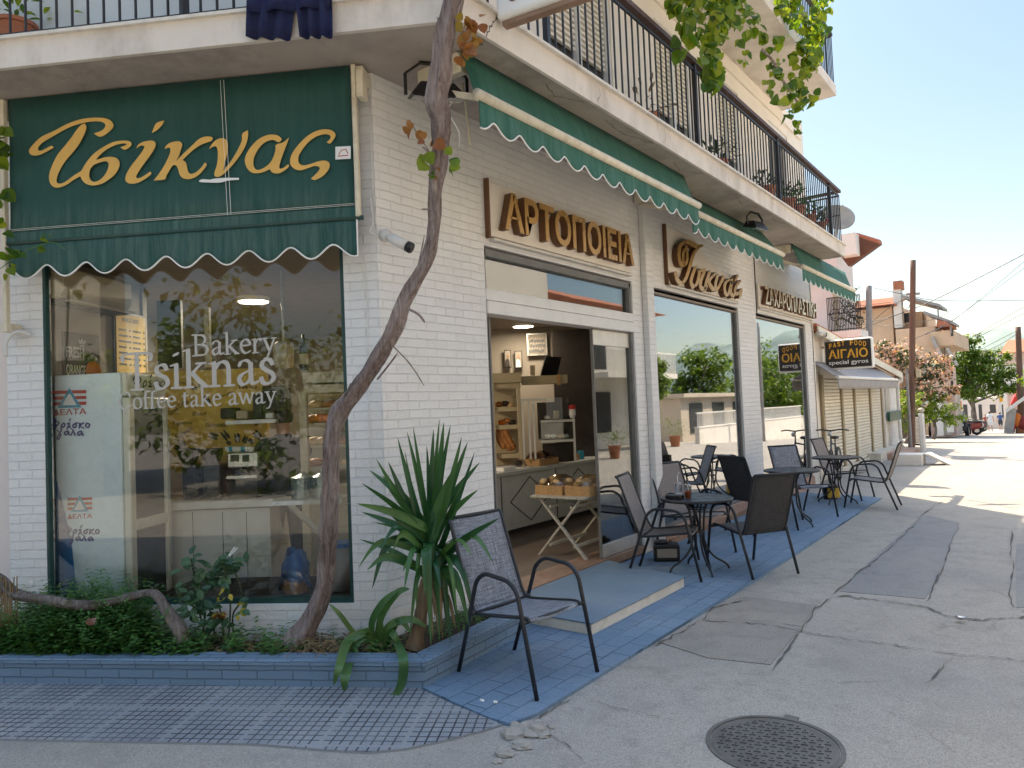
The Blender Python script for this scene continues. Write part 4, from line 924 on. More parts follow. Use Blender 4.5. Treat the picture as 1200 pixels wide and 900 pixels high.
# leaves along the trunk
b = MB()
for (x, y, n, s) in ((498, 183, 3, .075), (531, 193, 3, .065), (527, 180, 2, .05), (508, 200, 2, .05)):
    t = (757-y)/727; c = dep(x, y, d0+(d1-d0)*t**.8-.08); cluster(b, c, .05, n, s, rnd, .2)
b.build('leaves', 'vine_leaf', vine)
b = MB()
for (x, y, n, s) in ((553, 40, 9, .06), (546, 52, 8, .06), (561, 28, 5, .055), (550, 24, 6, .055), (542, 62, 4, .05), (488, 155, 4, .055), (500, 165, 3, .055), (481, 143, 2, .04), (515, 196, 2, .05)):
    t = (757-y)/727; c = dep(x, y, d0+(d1-d0)*t**.8-.06); cluster(b, c, .06, n, s, rnd, .2)
b.build('leaves', 'autumn_leaf', vine)
b = MB(); b.tube(spline([dep(516, 205, 4.6), dep(503, 178, 4.55), dep(490, 158, 4.55), dep(480, 141, 4.55)], 4), .004, 5); b.build('twig', 'vine_bark', vine)
# curtain of leaves hanging from the upper balcony
b = MB(); tw = MB()
hang = [(797, -40, 30, 5, .13), (812, -40, 25, 5, .14), (806, 35, 62, 2, .10), (840, -40, 60, 6, .14), (835, 20, 104, 4, .12), (828, 60, 88, 3, .10), (852, -30, 45, 5, .14), (838, 70, 100, 3, .10), (872, -40, 18, 5, .13), (868, 25, 70, 1.4, .09), (915, -50, 20, 6, .16), (935, -60, 30, 7, .16), (955, -50, 45, 7, .16), (945, 20, 85, 7, .14), (960, 10, 70, 4, .12), (938, 60, 125, 5, .11), (930, 110, 158, 2.6, .07), (910, 72, 95, 4, .10), (893, 30, 50, 3, .10), (908, 45, 58, 3, .08), (905, 105, 122, 1.5, .06), (960, 108, 120, 2, .06), (925, 90, 110, 3, .09), (968, -40, 15, 3, .10)]
for (x, ya, yb, n, rd) in hang:
    y = ya
    while y < yb:
        f = (y-ya)/(yb-ya); cc = onx(x+rnd.uniform(-9, 9), y, .98+rnd.uniform(-.1, .25)); cluster(b, cc, rd*(1.05-.5*f), max(3, int(n*2.6*(1-.3*f))), .105, rnd, .6); y += 11
tw.tube(spline([onx(893, 58, .95), onx(906, 72, 1.0), onx(918, 95, .95), onx(935, 120, 1.0)], 5), .018, 7)
b.build('hanging_leaves', 'vine_leaf', vine); tw.build('cane', 'vine_bark', vine)
# a few vine leaves at the far left, and tendrils
b = MB(); tw = MB()
for (x, y, n, s) in ((-4, 150, 5, .10), (1, 165, 4, .09), (4, 182, 3, .08), (-2, 200, 4, .09), (6, 300, 3, .08), (14, 298, 3, .07), (2, 318, 3, .07), (22, 303, 2, .06), (45, 286, 2, .045), (60, 283, 2, .04), (-1, 262, 3, .08), (-3, 228, 4, .08)): cluster(b, onL(x, y, .30), .07, n, s, rnd, .1)
tw.tube(spline([onL(-20, 330, .3), onL(0, 315, .3), onL(25, 297, .3), onL(45, 288, .32), onL(62, 284, .32), onL(76, 292, .32)], 5), .003, 5)
tw.tube(spline([onL(-12, 120, .3), onL(-2, 200, .3), onL(-4, 300, .3), onL(-8, 420, .3)], 5), .008, 5)
vl = thing('young_vine', 'fresh green vine shoot with tendrils at the left awning edge', 'vine', onL(0, 420, .3)); b.build('leaves', 'vine_leaf', vl); tw.build('stem', 'cover_leaf', vl)
# balcony plant behind the left railing
potplant(onL(20, 60, .15)*1+Vector((0, 0, 0)), .13, .2, 'lush plant with big leaves behind the left balcony railing', 'vine_leaf', 60, .42, 'plants on the left balcony', 20)
# ---------------------------------------------------------------- planter with its plants
pt = thing('planter', 'low blue painted brick planter along the left window and round the corner', 'planter', L(1.2, .3, 0))
PH = .172; q1 = onz(490, 806, 0); cor = Vector((.61, 3.07, 0))
def pw(z0, z1, out, wd, nm, m_, bev=0, fr=None):
    A = L(9, .38+out, z0); nn = Vector((1, 0, 0))
    d = (L(9, .38, 0)-Vector((cor.x, cor.y, 0))).normalized(); n1 = Vector((-d.y, d.x, 0)); n1 = n1 if n1.dot(NL) > 0 else -n1
    e = (Vector((.50, 4.30, 0))-cor).normalized(); n2 = Vector((e.y, -e.x, 0)); n2 = n2 if n2.x > 0 else -n2
    def cr(o_):   # corner of both offset lines
        a = cor+n1*o_; c = cor+n2*o_; 
        den = d.x*e.y-d.y*e.x; t = ((c.x-a.x)*e.y-(c.y-a.y)*e.x)/den; return a+d*t
    far = L(9, .38, 0); end = Vector((.50, 4.30, 0))
    b = MB(); 
    o_, i_ = out, out-wd
    P = [far+n1*o_, cr(o_), cr(i_), far+n1*i_]; Q = [cr(o_), end+n2*o_, end+n2*i_, cr(i_)]
    for pl in (P, Q): b.prism([v+Z*z0 for v in pl], (0, 0, z1-z0))
    return b.build(nm, m_, pt, frame=fr, bevel=bev)
pw(0, PH-.035, 0, .13, 'brick_wall', 'planter_brick', 0, LM); pw(PH-.035, PH, .012, .155, 'coping', 'planter_brick', .006, LM)
b = MB(); rs = []
for i in range(40):
    u = 6-i*.165; rs.append([L(u, w_, .10+.05*random.random()) for w_ in (0, .12, .24, .33)])
b.grid(rs); b.prism([(0, 3.36, .04), (.45, 3.1, .04), (.38, 4.28, .04), (0, 4.28, .04)], (0, 0, .085)); b.prism([L(.6, 0, .04), L(.6, .33, .04), (.45, 3.1, .04), (0, 3.36, .04)], (0, 0, .085)); b.build('soil', 'soil', pt)
# ground cover: nettle-like leafy mass
rnd = random.Random(11); b = MB(); st = MB()
def sprig(mb, base, h, n, s, rnd, lean=.35):
    d = Vector((rnd.gauss(0, lean), rnd.gauss(0, lean), 1)).normalized()
    for k in range(n):
        t = (k+1)/n; p = base+d*h*t; a = rnd.random()*6.28
        for q in range(2):
            e = Vector((cos(a+pi*q), sin(a+pi*q), .35-.5*t*0+rnd.uniform(-.3, .2))); ss = s*(1.15-.5*t)*rnd.uniform(.8, 1.2)
            mb.leaf(p, e, Z+e*.2, ss, ss*.55, .25, ((.2, .7), (.5, 1), (.8, .5), (1, 0)), .12)
for i in range(760):
    px_ = rnd.uniform(-20, 235) if i < 650 else rnd.uniform(235, 350)
    dens = 1 if px_ < 170 else .6
    if rnd.random() > dens: continue
    w_ = rnd.uniform(.02, .44); base = L(onL(px_, 740, w_).x*0 + (onL(px_, 745, w_)-CO).dot(DL), w_, .14)
    hh = (.42*max(.25, 1-abs((px_-110)/150)**2)+.06)*rnd.uniform(.5, 1.1)*(1 if w_ < .35 else .7)
    if px_ > 180: hh = rnd.uniform(.06, .16)
    sprig(b, base, hh, max(3, int(hh/.028)), .055, rnd)
for i in range(90):      # right part near the yucca, small leaves
    x = rnd.uniform(.10, .40); y = rnd.uniform(3.5, 4.2); sprig(b, Vector((x, y, .13)), rnd.uniform(.05, .14), 4, .032, rnd)
for i in range(60):
    px_ = rnd.uniform(300, 480); w_ = rnd.uniform(.05, .4); base = L((onL(px_, 745, w_)-CO).dot(DL), w_, .13); sprig(b, base, rnd.uniform(.04, .12), 3, .04, rnd)
o = b.build('ground_cover', 'cover_leaf'); o['kind'] = 'stuff'; o['label'] = 'dense low green leafy plants filling the blue planter'; o['category'] = 'ground cover'
b = MB()
for i in range(230):
    px_ = rnd.uniform(210, 480); w_ = rnd.uniform(.03, .43); p = L((onL(px_, 748, w_)-CO).dot(DL), w_, .15+rnd.random()*.02); a = rnd.random()*6.28
    b.leaf(p, (cos(a), sin(a), rnd.uniform(-.1, .4)), (rnd.uniform(-.3, .3), rnd.uniform(-.3, .3), 1), rnd.uniform(.04, .09), rnd.uniform(.015, .04), rnd.uniform(-.4, .6))
for i in range(70):
    px_ = rnd.uniform(350, 400); w_ = rnd.uniform(.25, .45); p = L((onL(px_, 748, w_)-CO).dot(DL), w_, .15); a = rnd.random()*6.28; q = p+Vector((cos(a)*.12, sin(a)*.12, rnd.uniform(-.04, .10))); b.tube(spline([p, p.lerp(q, .5)+Z*.05, q], 3), .003, 4)
o = b.build('dead_leaves', 'dry_leaf'); o['kind'] = 'stuff'; o['label'] = 'dry leaves and straw on the planter soil'; o['category'] = 'dead leaves'
# horizontal vine branch resting low in front of the window
gb = thing('bare_branch', 'bare grey vine branch running low above the planter plants', 'branch', onL(215, 735, .3))
pp = [(-30, 665, 16), (0, 682, 17), (15, 695, 15), (25, 698, 13), (50, 702, 12), (75, 706, 12), (100, 709, 13), (125, 706, 11), (150, 700, 10), (175, 695, 9), (186, 700, 11), (195, 715, 13), (208, 735, 17), (214, 748, 18)]
P3 = [onL(x, y, .34-.03*sin(i)) for i, (x, y, w_) in enumerate(pp)]; sp_ = spline(P3, 4); rr = []
for i in range(len(sp_)): j = i/4; k = min(int(j), len(pp)-2); rr.append((pp[k][2]+(pp[k+1][2]-pp[k][2])*(j-k))/2/FPX*4.4)
b = MB(); gnarl(b, sp_, rr, 18, rnd, .12, .2); b.build('limb', 'grey_bark', gb, smooth=True)
b = MB()
for k in range(26): x = rnd.uniform(-5, 22); b.tube(spline([onL(x, 690+rnd.uniform(-15, 5), .34), onL(x+rnd.uniform(-4, 4), 715, .36), onL(x+rnd.uniform(-8, 8), 735, .34)], 3), .004, 4)
b.build('dry_twigs', 'dry_leaf', gb)
# rose bush in front of the window
rb = thing('rose_bush', 'thin rose bush with a few yellowing leaves before the left window', 'rose bush', onL(262, 745, .22))
b = MB(); yl = MB(); stm = MB()
canes = [[(268, 745), (270, 712), (268, 690), (262, 664)], [(252, 745), (246, 715), (232, 690), (224, 655)], [(262, 745), (255, 700), (243, 682), (238, 668)], [(274, 745), (273, 720), (284, 700), (276, 672)], [(240, 745), (232, 715), (215, 705), (207, 688)]]
for c in canes: stm.tube(spline([onL(x, y, .2+.03*i) for i, (x, y) in enumerate(c)], 4), .006, 6)
def rleaf(mb, x, y, s, w_=.25, n=1, sp=4):
    for _ in range(n):
        p = onL(x+rnd.uniform(-sp, sp), y+rnd.uniform(-sp, sp), w_+rnd.uniform(-.05, .05)); a = rnd.random()*6.28
        mb.leaf(p, DL*cos(a)+NL*rnd.uniform(-.2, .5)+Z*(sin(a)*.5-.2), NL*rnd.uniform(.3, 1)+Z, s*rnd.uniform(.8, 1.2), s*.62, rnd.uniform(0, .3), ((.2, .75), (.5, 1), (.8, .55), (1, 0)), .1)
for (x, y, n) in ((262, 658, 9), (272, 655, 5), (255, 667, 8), (268, 668, 6), (245, 672, 7), (257, 682, 8), (250, 688, 5), (240, 664, 4), (225, 655, 5), (212, 665, 4), (228, 668, 4), (232, 690, 7), (222, 700, 8), (236, 706, 9), (245, 715, 8), (228, 716, 8), (215, 710, 4), (250, 728, 8), (262, 735, 6), (240, 736, 7), (291, 708, 2), (290, 718, 2), (205, 690, 3), (237, 675, 3), (284, 665, 3)): rleaf(b, x, y, .075, n=n, sp=6)
for (x, y) in ((265, 689), (262, 693), (268, 696), (256, 699), (259, 703), (266, 700), (281, 711), (284, 710), (280, 717), (282, 719), (279, 722)): rleaf(yl, x, y, .05, .30, 1, 2)
b.build('foliage', 'rose_leaf', rb); yl.build('yellow_leaves', 'yellow_leaf', rb); stm.build('cane', 'olive_leaf', rb)
b = MB(); c = onL(256, 719, .28)
for i in range(16): a = rnd.random()*6.28; b.leaf(c, (cos(a), sin(a), rnd.uniform(-.8, .4)), Z, .06, .035, .5)
b.build('dead_bloom', 'autumn_leaf', rb)
b = MB(); b.bar(onL(268, 651, .28), onL(275, 641, .28), .008, .006); b.bar(onL(269, 652, .285), onL(278, 642, .285), .008, .006); tag(b.build('clothes_peg', 'sign_white'), 'white clothes peg clipped on the rose bush top', 'peg')
b = MB(); 
for i in range(7): a = i*.9; b.leaf(onL(107, 733, .42), (cos(a)*.5, sin(a)*.5, .9), NL, .055, .04, .2)
b.build('petals', 'pink_bloom', rb) if False else tag(b.build('pink_flower', 'pink_bloom'), 'single pale pink flower above the leafy planter plants', 'flower')
# yucca
yc = thing('yucca', 'tall spiky yucca with fountain of sword leaves at the brick corner', 'yucca', (.33, 3.30, .14))
tpth = [onz(486, 758, .14)]; d0y = (tpth[0]-CAM).dot(FW)
tpth += [dep(490, 735, d0y), dep(496, 705, d0y+.01), dep(501, 675, d0y+.02), dep(505, 640, d0y+.03)]
b = MB(); sp_ = spline(tpth, 5); gnarl(b, sp_, [.048-.001*i if i > 2 else .075-.01*i for i in range(len(sp_))], 18, rnd, .08, .5); b.build('trunk', 'yucca_bark', yc, smooth=True)
cr = tpth[-1]
tips = [(520, 495), (515, 492), (528, 498), (508, 503), (484, 500), (477, 506), (466, 513), (541, 512), (548, 518), (556, 530), (562, 542), (523, 520), (500, 522), (474, 526), (441, 538), (433, 551), (424, 566), (418, 590), (424, 600), (447, 592), (421, 632), (438, 612), (455, 541), (560, 574), (585, 607), (578, 660), (560, 700), (548, 690), (535, 720), (540, 745), (528, 755), (515, 752), (505, 757), (498, 700), (480, 745), (474, 690), (472, 670), (485, 640), (420, 665), (430, 668), (455, 665), (436, 690), (552, 650), (565, 640), (545, 560), (535, 545), (455, 572), (447, 557), (530, 640), (517, 690), (524, 735), (550, 735), (556, 722), (545, 710), (488, 712), (511, 700), (464, 630), (446, 645)]
b = MB()
for i, (x, y) in enumerate(tips):
    dy = y-625; dd = d0y+rnd.uniform(-.28, .28)*(1 if y > 560 else .6)
    if y > 640: dd = d0y-rnd.uniform(.05, .35)
    tip = dep(x, y, dd); s0 = cr+Vector((rnd.uniform(-.03, .03), rnd.uniform(-.03, .03), rnd.uniform(-.16, .12) - (.08 if y > 620 else 0)))
    droop = y > 640; mid = s0.lerp(tip, .5)+(Z*(.10+.10*rnd.random())+(tip-s0)*Vector((1, 1, 0))*.1 if droop else Z*(.03 if y > 540 else 0))
    if droop: mid = s0.lerp(tip, .42)+Z*rnd.uniform(.10, .22)+Vector(((tip-s0).x*.25, (tip-s0).y*.25, 0))
    ax = spline([s0, mid, tip], 6); n = len(ax); wv = rnd.uniform(.045, .06)
    t0 = (tip-s0).normalized(); view = (CAM-s0).normalized(); sd = t0.cross(view+Vector((rnd.uniform(-.9, .9), rnd.uniform(-.9, .9), rnd.uniform(-.3, .6)))).normalized()
    nn = sd.cross(t0); rows = []
    for k, p in enumerate(ax):
        t = k/(n-1); h = wv/2*min(1, .45+2.2*t)*(1-max(0, (t-.35)/.65)**1.6) + .0008
        rows.append([p-sd*h+nn*h*.45, p, p+sd*h+nn*h*.45])
    b.grid(rows)
lv = b.build('leaves', 'yucca_leaf', yc, smooth=True)
b = MB()
for i in range(14):
    x = rnd.uniform(478, 540); y = rnd.uniform(715, 752); s0 = cr+Vector((rnd.uniform(-.05, .05), rnd.uniform(-.05, .05), -rnd.uniform(.12, .25))); tip = dep(x, y, d0y-rnd.uniform(-.1, .2)); mid = s0.lerp(tip, .35)+(tip-s0)*Vector((1, 1, 0))*.35
    ax = spline([s0, mid, tip], 5); n = len(ax); rows = []
    for k, p in enumerate(ax):
        tg = (ax[min(k+1, n-1)]-ax[max(k-1, 0)]).normalized(); sd = tg.cross((CAM-p).normalized()+Vector((rnd.uniform(-.5, .5), 0, .3))).normalized(); h = .018*(1-(k/(n-1))**2)+.001; rows.append([p-sd*h, p+sd.cross(tg)*h*.5, p+sd*h])
    b.grid(rows)
b.build('dead_leaves', 'dry_leaf', yc, smooth=True)
# strap-leaved lily at the planter edge
ly = thing('strap_leaf_plant', 'lily with broad strap leaves arching over the planter edge', 'lily', onz(440, 757, .14))
b = MB(); sd0 = onz(442, 757, .14); dl = (sd0-CAM).dot(FW)
for pts, wv in (([(445, 757), (428, 745), (412, 760), (405, 790), (403, 810)], .075), ([(443, 757), (430, 742), (408, 752), (398, 780), (391, 803)], .06), ([(450, 757), (462, 752), (472, 770), (472, 795), (465, 812), (452, 818)], .055), ([(440, 757), (448, 720), (466, 695), (480, 690)], .05), ([(438, 757), (436, 730), (450, 705), (468, 690)], .045),
                ([(446, 758), (455, 735), (480, 726), (500, 735)], .05), ([(440, 757), (432, 740), (420, 742)], .035), ([(436, 757), (415, 742), (398, 720), (386, 708)], .03), ([(444, 757), (446, 738), (444, 720)], .04), ([(448, 757), (456, 742), (462, 745), (468, 757)], .05), ([(438, 757), (424, 750), (416, 758), (420, 766)], .03), ([(452, 757), (462, 735), (470, 728), (482, 742)], .045)):
    ax = spline([dep(x, y, dl-(.50 if y > 765 else .12)*min(1, i/2)) for i, (x, y) in enumerate(pts)], 6); rows = []; n = len(ax)
    for k, p in enumerate(ax):
        t = k/(n-1); tg = (ax[min(k+1, n-1)]-ax[max(k-1, 0)]).normalized(); sd = tg.cross((CAM-p).normalized()+Z*.3).normalized(); nn = sd.cross(tg)
        h = wv/2*(.5+1.2*min(t, .4))*(1-max(0, (t-.5)/.5)**2.2)+.001; rows.append([p-sd*h+nn*h*.35, p, p+sd*h+nn*h*.35])
    b.grid(rows)
b.build('leaves', 'strap_leaf', ly, smooth=True)
# litter
for (x, y, s, mt, lab) in ((352, 799, .02, 'sign_white', 'crumpled white paper scrap at the planter foot'), (360, 798, .014, 'red_paint', 'reddish scrap beside the white paper at planter foot'), (565, 822, .012, 'sign_white', 'small white crumb on blue pavement under chair'), (581, 824, .014, 'sign_white', 'second white crumb on the blue pavement nearer the road'), (1125, 726, .03, 'steel', 'flat silver wrapper lying on the road')):
    c = onz(x, y, .02); b = MB(); b.sphere(c+Z*s*.5, s, 7, 5, (1.3, .9, .5)); b.v = [c+(v-c)*rnd.uniform(.6, 1.2) for v in b.v]; tag(b.build('paper_scrap', mt), lab, 'litter')
# ---------------------------------------------------------------- step in front of the entrance
sp0 = thing('entrance_step', 'low doorstep platform with blue top and cream sides at the entrance', 'step', (.5, 5.2, 0))
pl = [(.035, 4.40), (.965, 4.395), (.975, 5.955), (.035, 6.24)]
b = MB(); b.prism([(x, y, .0) for x, y in pl], (0, 0, .094)); b.build('base', 'step_white', sp0, bevel=.004)
b = MB(); b.prism([(.035, 4.39, .095), (.972, 4.385, .095), (.982, 5.962, .095), (.035, 6.25, .095)], (0, 0, .012)); b.build('top', 'step_blue', sp0, bevel=.003)
# ---------------------------------------------------------------- chairs
def arc(pts, r, n=5):          # polyline with rounded corners
    pts = [Vector(p) for p in pts]; out = [pts[0]]
    for i in range(1, len(pts)-1):
        a, c, e = pts[i-1], pts[i], pts[i+1]; u = (a-c); v = (e-c); k = min(r, u.length*.48, v.length*.48); p = c+u.normalized()*k; q = c+v.normalized()*k
        for j in range(n+1): t = j/n; out.append(p*(1-t)**2+c*2*t*(1-t)+q*t*t)
    out.append(pts[-1]); return out
def make_chair(label, sling):
    t = thing('patio_chair', label, 'chair', (0, 0, 0), 'mesh armchairs outside the bakery')
    sr = spline([(.265, 0, .405), (.235, 0, .425), (.05, 0, .405), (-.16, 0, .385), (-.215, 0, .415), (-.26, 0, .52), (-.34, 0, .75), (-.395, 0, .91), (-.42, 0, .945)], 5)
    ks = next(i for i, p in enumerate(sr) if p.x < -.215 and p.z > .41)
    def sling_mb(seg):
        b = MB(); rows = []
        for p in seg: rows.append([p+Vector((0, y, -.012*(1-(y/.225)**2))) for y in (-.225, -.15, -.075, 0, .075, .15, .225)])
        b.grid(rows); return b
    s_ = sling_mb(sr[:ks+1]).build('seat', sling, t, smooth=True); md = s_.modifiers.new('t', 'SOLIDIFY'); md.thickness = .004
    s_ = sling_mb(sr[ks:]).build('backrest', sling, t, smooth=True); md = s_.modifiers.new('t', 'SOLIDIFY'); md.thickness = .004
    for sx in (-1, 1):
        b = MB(); b.tube(arc([(.345, sx*.275, 0), (.225, sx*.275, .575), (.16, sx*.275, .635), (-.05, sx*.272, .655), (-.13, sx*.268, .60), (-.20, sx*.262, .40), (-.345, sx*.25, 0)], .09), .0135, 9)
        b.build('leg_and_arm_frame', 'chair_frame', t, smooth=True)
    b = MB()
    for sx in (-1, 1): b.tube([p+Vector((0, sx*.229, 0)) for p in sr], .0115, 8); b.tube([(-.19, sx*.229, .385), (-.195, sx*.263, .40)], .011, 7); b.tube([(.25, sx*.229, .41), (.262, sx*.275, .41)], .011, 7)
    b.tube([(.25, -.275, .405), (.25, .275, .405)], .0115, 8); b.tube([(-.19, -.262, .385), (-.19, .262, .385)], .0115, 8); b.tube([(-.42, -.229, .945), (-.42, .229, .945)], .012, 8); b.build('seat_frame', 'chair_frame', t, smooth=True)
    return t
ch = make_chair('lone blue grey mesh armchair standing nearest, beside the spiky yucca', 'sling_grey'); ch.location = (.985, 3.57, .02); ch.rotation_euler = (0, 0, radians(-7))
def swap(root, m_):
    for c in root.children:
        if c.name.startswith(('seat.', 'backrest')) and not c.name.startswith('seat_frame'): c.data = c.data.copy(); c.data.materials[0] = MATS[m_]
c2 = dup(ch, (.64, 6.36, .02), radians(14), 'taupe mesh chair seen side on between doorstep and first round table'); swap(c2, 'sling_taupe')
c3 = dup(ch, (.44, 7.42, .02), radians(-22), 'mesh chair behind the first round table with its back to the shop window'); swap(c3, 'sling_taupe')
c4 = dup(ch, (1.27, 6.86, .02), radians(146), 'dark mesh chair seen from behind at the kerb side of the first table'); swap(c4, 'sling_dark')
c5 = dup(ch, (.66, 8.95, .02), radians(62), 'dark mesh chair left of the second table, its black top bar against the brick pillar'); swap(c5, 'sling_dark')
c6 = dup(ch, (.80, 10.35, .02), radians(-38), 'blue grey mesh chair behind the second table, facing the road'); 
c7 = dup(ch, (.90, 12.35, .02), radians(-8), 'pinkish taupe mesh chair in front of the bicycle beyond the third table'); swap(c7, 'sling_taupe')
c8 = dup(ch, (1.45, 11.55, .01), radians(183), 'side on mesh chair farthest right, facing the third table from the street end'); swap(c8, 'sling_taupe')
# ---------------------------------------------------------------- round bistro tables
def make_table(label):
    t = thing('bistro_table', label, 'table', (0, 0, 0), 'round bistro tables')
    b = MB(); b.lathe([(.33, .688), (.335, .692), (.335, .700), (.325, .704)], (0, 0, 0), 40); b.build('table_top', 'dark_top', t, smooth=False)
    b = MB(); b.lathe([(.337, .680), (.345, .685), (.345, .703), (.337, .707), (.333, .703), (.333, .684)], (0, 0, 0), 40); b.build('rim', 'chair_frame', t, smooth=True)
    for i in range(4):
        a = pi/4+i*pi/2; c, s = cos(a), sin(a); b = MB(); b.tube(spline([(c*.16, s*.16, .69), (c*.085, s*.085, .60), (c*.06, s*.06, .40), (c*.07, s*.07, .25), (c*.15, s*.15, .13), (c*.27, s*.27, .05), (c*.30, s*.30, .0)], 5), .011, 8); b.build('leg', 'chair_frame', t, smooth=True)
    b = MB(); b.tube([(.09*cos(a*pi/10), .09*sin(a*pi/10), .60) for a in range(21)], .007, 6); b.tube([(.06*cos(a*pi/10), .06*sin(a*pi/10), .38) for a in range(21)], .007, 6); b.build('brace_ring', 'chair_frame', t, smooth=True)
    return t
T1P = (.85, 6.60, .02)
tb = make_table('round dark table with two drinks, nearest to the entrance step'); tb.location = T1P
dup(tb, (.90, 9.55, .02), .3, 'second round dark table, between blue grey and dark mesh chairs'); dup(tb, (.93, 11.70, .02), .6, 'third round dark table, in front of the beige fast food shutters')
# drinks and phone on the first table
for i, (dx, dy, lab) in enumerate(((-.17, .02, 'clear plastic cup with bent straw left of the iced coffee'), (-.02, -.10, 'plastic cup of orange brown iced coffee with black straw'))):
    c = Vector((T1P[0]+dx-.02, T1P[1]+dy, .726)); o = thing('drink_cup', lab, 'drink', c, 'drinks on the first table')
    b = MB(); b.lathe([(.028, 0), (.037, .11), (.040, .112), (.040, .116), (.030, .135), (.008, .142)], c, 16); b.build('cup', 'plastic_film', o, smooth=True)
    b = MB(); b.lathe([(.026, .003), (.033, .07 if i else .03)], c, 14); b.build('drink', 'orange' if i else 'sign_white', o)
    b = MB(); b.tube([c+Vector((0, 0, .02)), c+Vector((-.012, .01, .2)), c+Vector((.015+.03*i, .0, .235))], .004, 6); b.build('straw', 'black_plastic' if i else 'sign_white', o)
b = MB(); c = Vector((T1P[0]-.17, T1P[1]-.16, .726)); b.box(c.x-.06, c.x+.10, c.y-.05, c.y+.05, c.z, c.z+.035); tag(b.build('black_wallet', 'black_plastic', bevel=.006), 'black flat case lying beside the drinks on first table', 'case')
# dark caddy under table 1, yellow tub under table 3
o = thing('storage_box', 'small black carry box with pale label under the first table', 'box', (.36, 6.85, .02)); c = Vector((.36, 6.90, .02))
M_ = Matrix.Rotation(radians(30), 4, 'Z'); M_.translation = c
b = MB(M_); b.box(-.13, .13, -.10, .10, 0, .17); b.build('body', 'black_plastic', o, bevel=.012); b = MB(M_); b.box(-.10, .10, -.103, -.1015, .04, .13); b.box(.1315, .133, -.06, .06, .04, .13); b.build('paper_label', 'plaster_grey', o); b = MB(M_); b.box(-.12, .02, -.06, .06, .171, .20); b.build('lid', 'black_plastic', o, bevel=.008)
o = thing('storage_tub', 'black and yellow tub standing under the third table', 'tub', (.72, 12.15, .02)); c = Vector((.72, 12.15, .02)); b = MB(); b.lathe([(.10, 0), (.13, .20), (.14, .20), (.14, .22)], c, 14); b.build('tub', 'black_plastic', o); b = MB(); b.prism([c+Vector((.145*cos(a), .145*sin(a), .03)) for a in (-1.6, -1.0, -.4, .1)]+[c+Vector((.13*cos(a), .13*sin(a), .03)) for a in (.1, -.4, -1.0, -1.6)], (0, 0, .15)); b.build('yellow_panel', 'yellow_paint', o)
# ---------------------------------------------------------------- bicycle leaning on the shutters
bk = thing('bicycle', 'dark city bicycle leaning by the shutters behind the chairs', 'bicycle', (.18, 14.6, 0))
B0 = Vector((.20, 15.05, 0)); B1 = Vector((.28, 14.1, 0))
def ring(c, r, t, ax, n=28, m_=6):
    X = ax; pts = [c+X*cos(2*pi*i/n)*r+Z*sin(2*pi*i/n)*r for i in range(n+1)]; return MB().tube(pts, t, m_, False)
dx = (B1-B0).normalized()
for c in (B0, B1):
    wl_ = ring(c+Z*.33, .31, .02, dx).build('wheel', 'tyre', bk, smooth=True)
    b = ring(c+Z*.33, .29, .009, dx)
    for k in range(14): a = k*pi/7; b.tube([c+Z*.33, c+Z*.33+dx*cos(a)*.29+Z*sin(a)*.29], .0015, 3)
    b.build('rim', 'steel', wl_)
b = MB(); hub0, hub1 = B0+Z*.33, B1+Z*.33; bb = B0.lerp(B1, .43)+Z*.28; st = B0.lerp(B1, .34)+Z*.72; hd = B0.lerp(B1, .82)+Z*.78
for p, q in ((hub0, bb), (hub0, st), (bb, st), (bb, hd-Z*.12), (st, hd), (hd+Z*.05, hub1)): b.tube([p, q], .016, 8)
b.build('frame', 'car_dark', bk, smooth=True)
b = MB(); b.sphere(st+Z*.14, .1, 10, 6, (.8, 1.25, .35)); b.tube([st, st+Z*.13], .012); b.build('saddle', 'black_plastic', bk, smooth=True)
b = MB(); t_ = hd+Z*.23; s_ = Vector((dx.y, -dx.x, 0)); b.tube([hd, t_], .014); b.tube(spline([t_-s_*.30-dx*.10, t_-s_*.16+Z*.02, t_, t_+s_*.16+Z*.02, t_+s_*.30-dx*.10], 4), .013, 8); b.build('handlebar', 'black_metal', bk, smooth=True)
b = MB(); b.sphere(t_+dx*.09-Z*.06, .045, 8, 6); b.build('headlight', 'steel', bk, smooth=True)
# ---------------------------------------------------------------- inside the shop
def fpt(x, y, d):            # point of the photograph's ray at depth d, in the shop's inner frame (across, in, up)
    v = dep(x, y, d) - Vector((CAM.x, CAM.y, 0)); return Vector((v.dot(AX), v.dot(FX), v.z))
def onf(x, y, din):          # the same ray met with the upright plane lying din metres into the shop
    d_ = ray(x, y); return CAM + d_*(din/d_.dot(FX))
def fbox(b, x0, y0, x1, y1, d, t):
    p, q = fpt((x0+x1)/2, y0, d), fpt((x0+x1)/2, y1, d); a, c = fpt(x0, (y0+y1)/2, d), fpt(x1, (y0+y1)/2, d)
    return b.box(a.x, c.x, p.y, p.y+t, q.z, p.z)
def F(): return MB(FM)
def fth(name, label, cat, x, y, d, group=None): return thing(name, label, cat, dep(x, y, d), group)
GX, GU = AX, Z            # lettering on inner-frame panels reads along AX
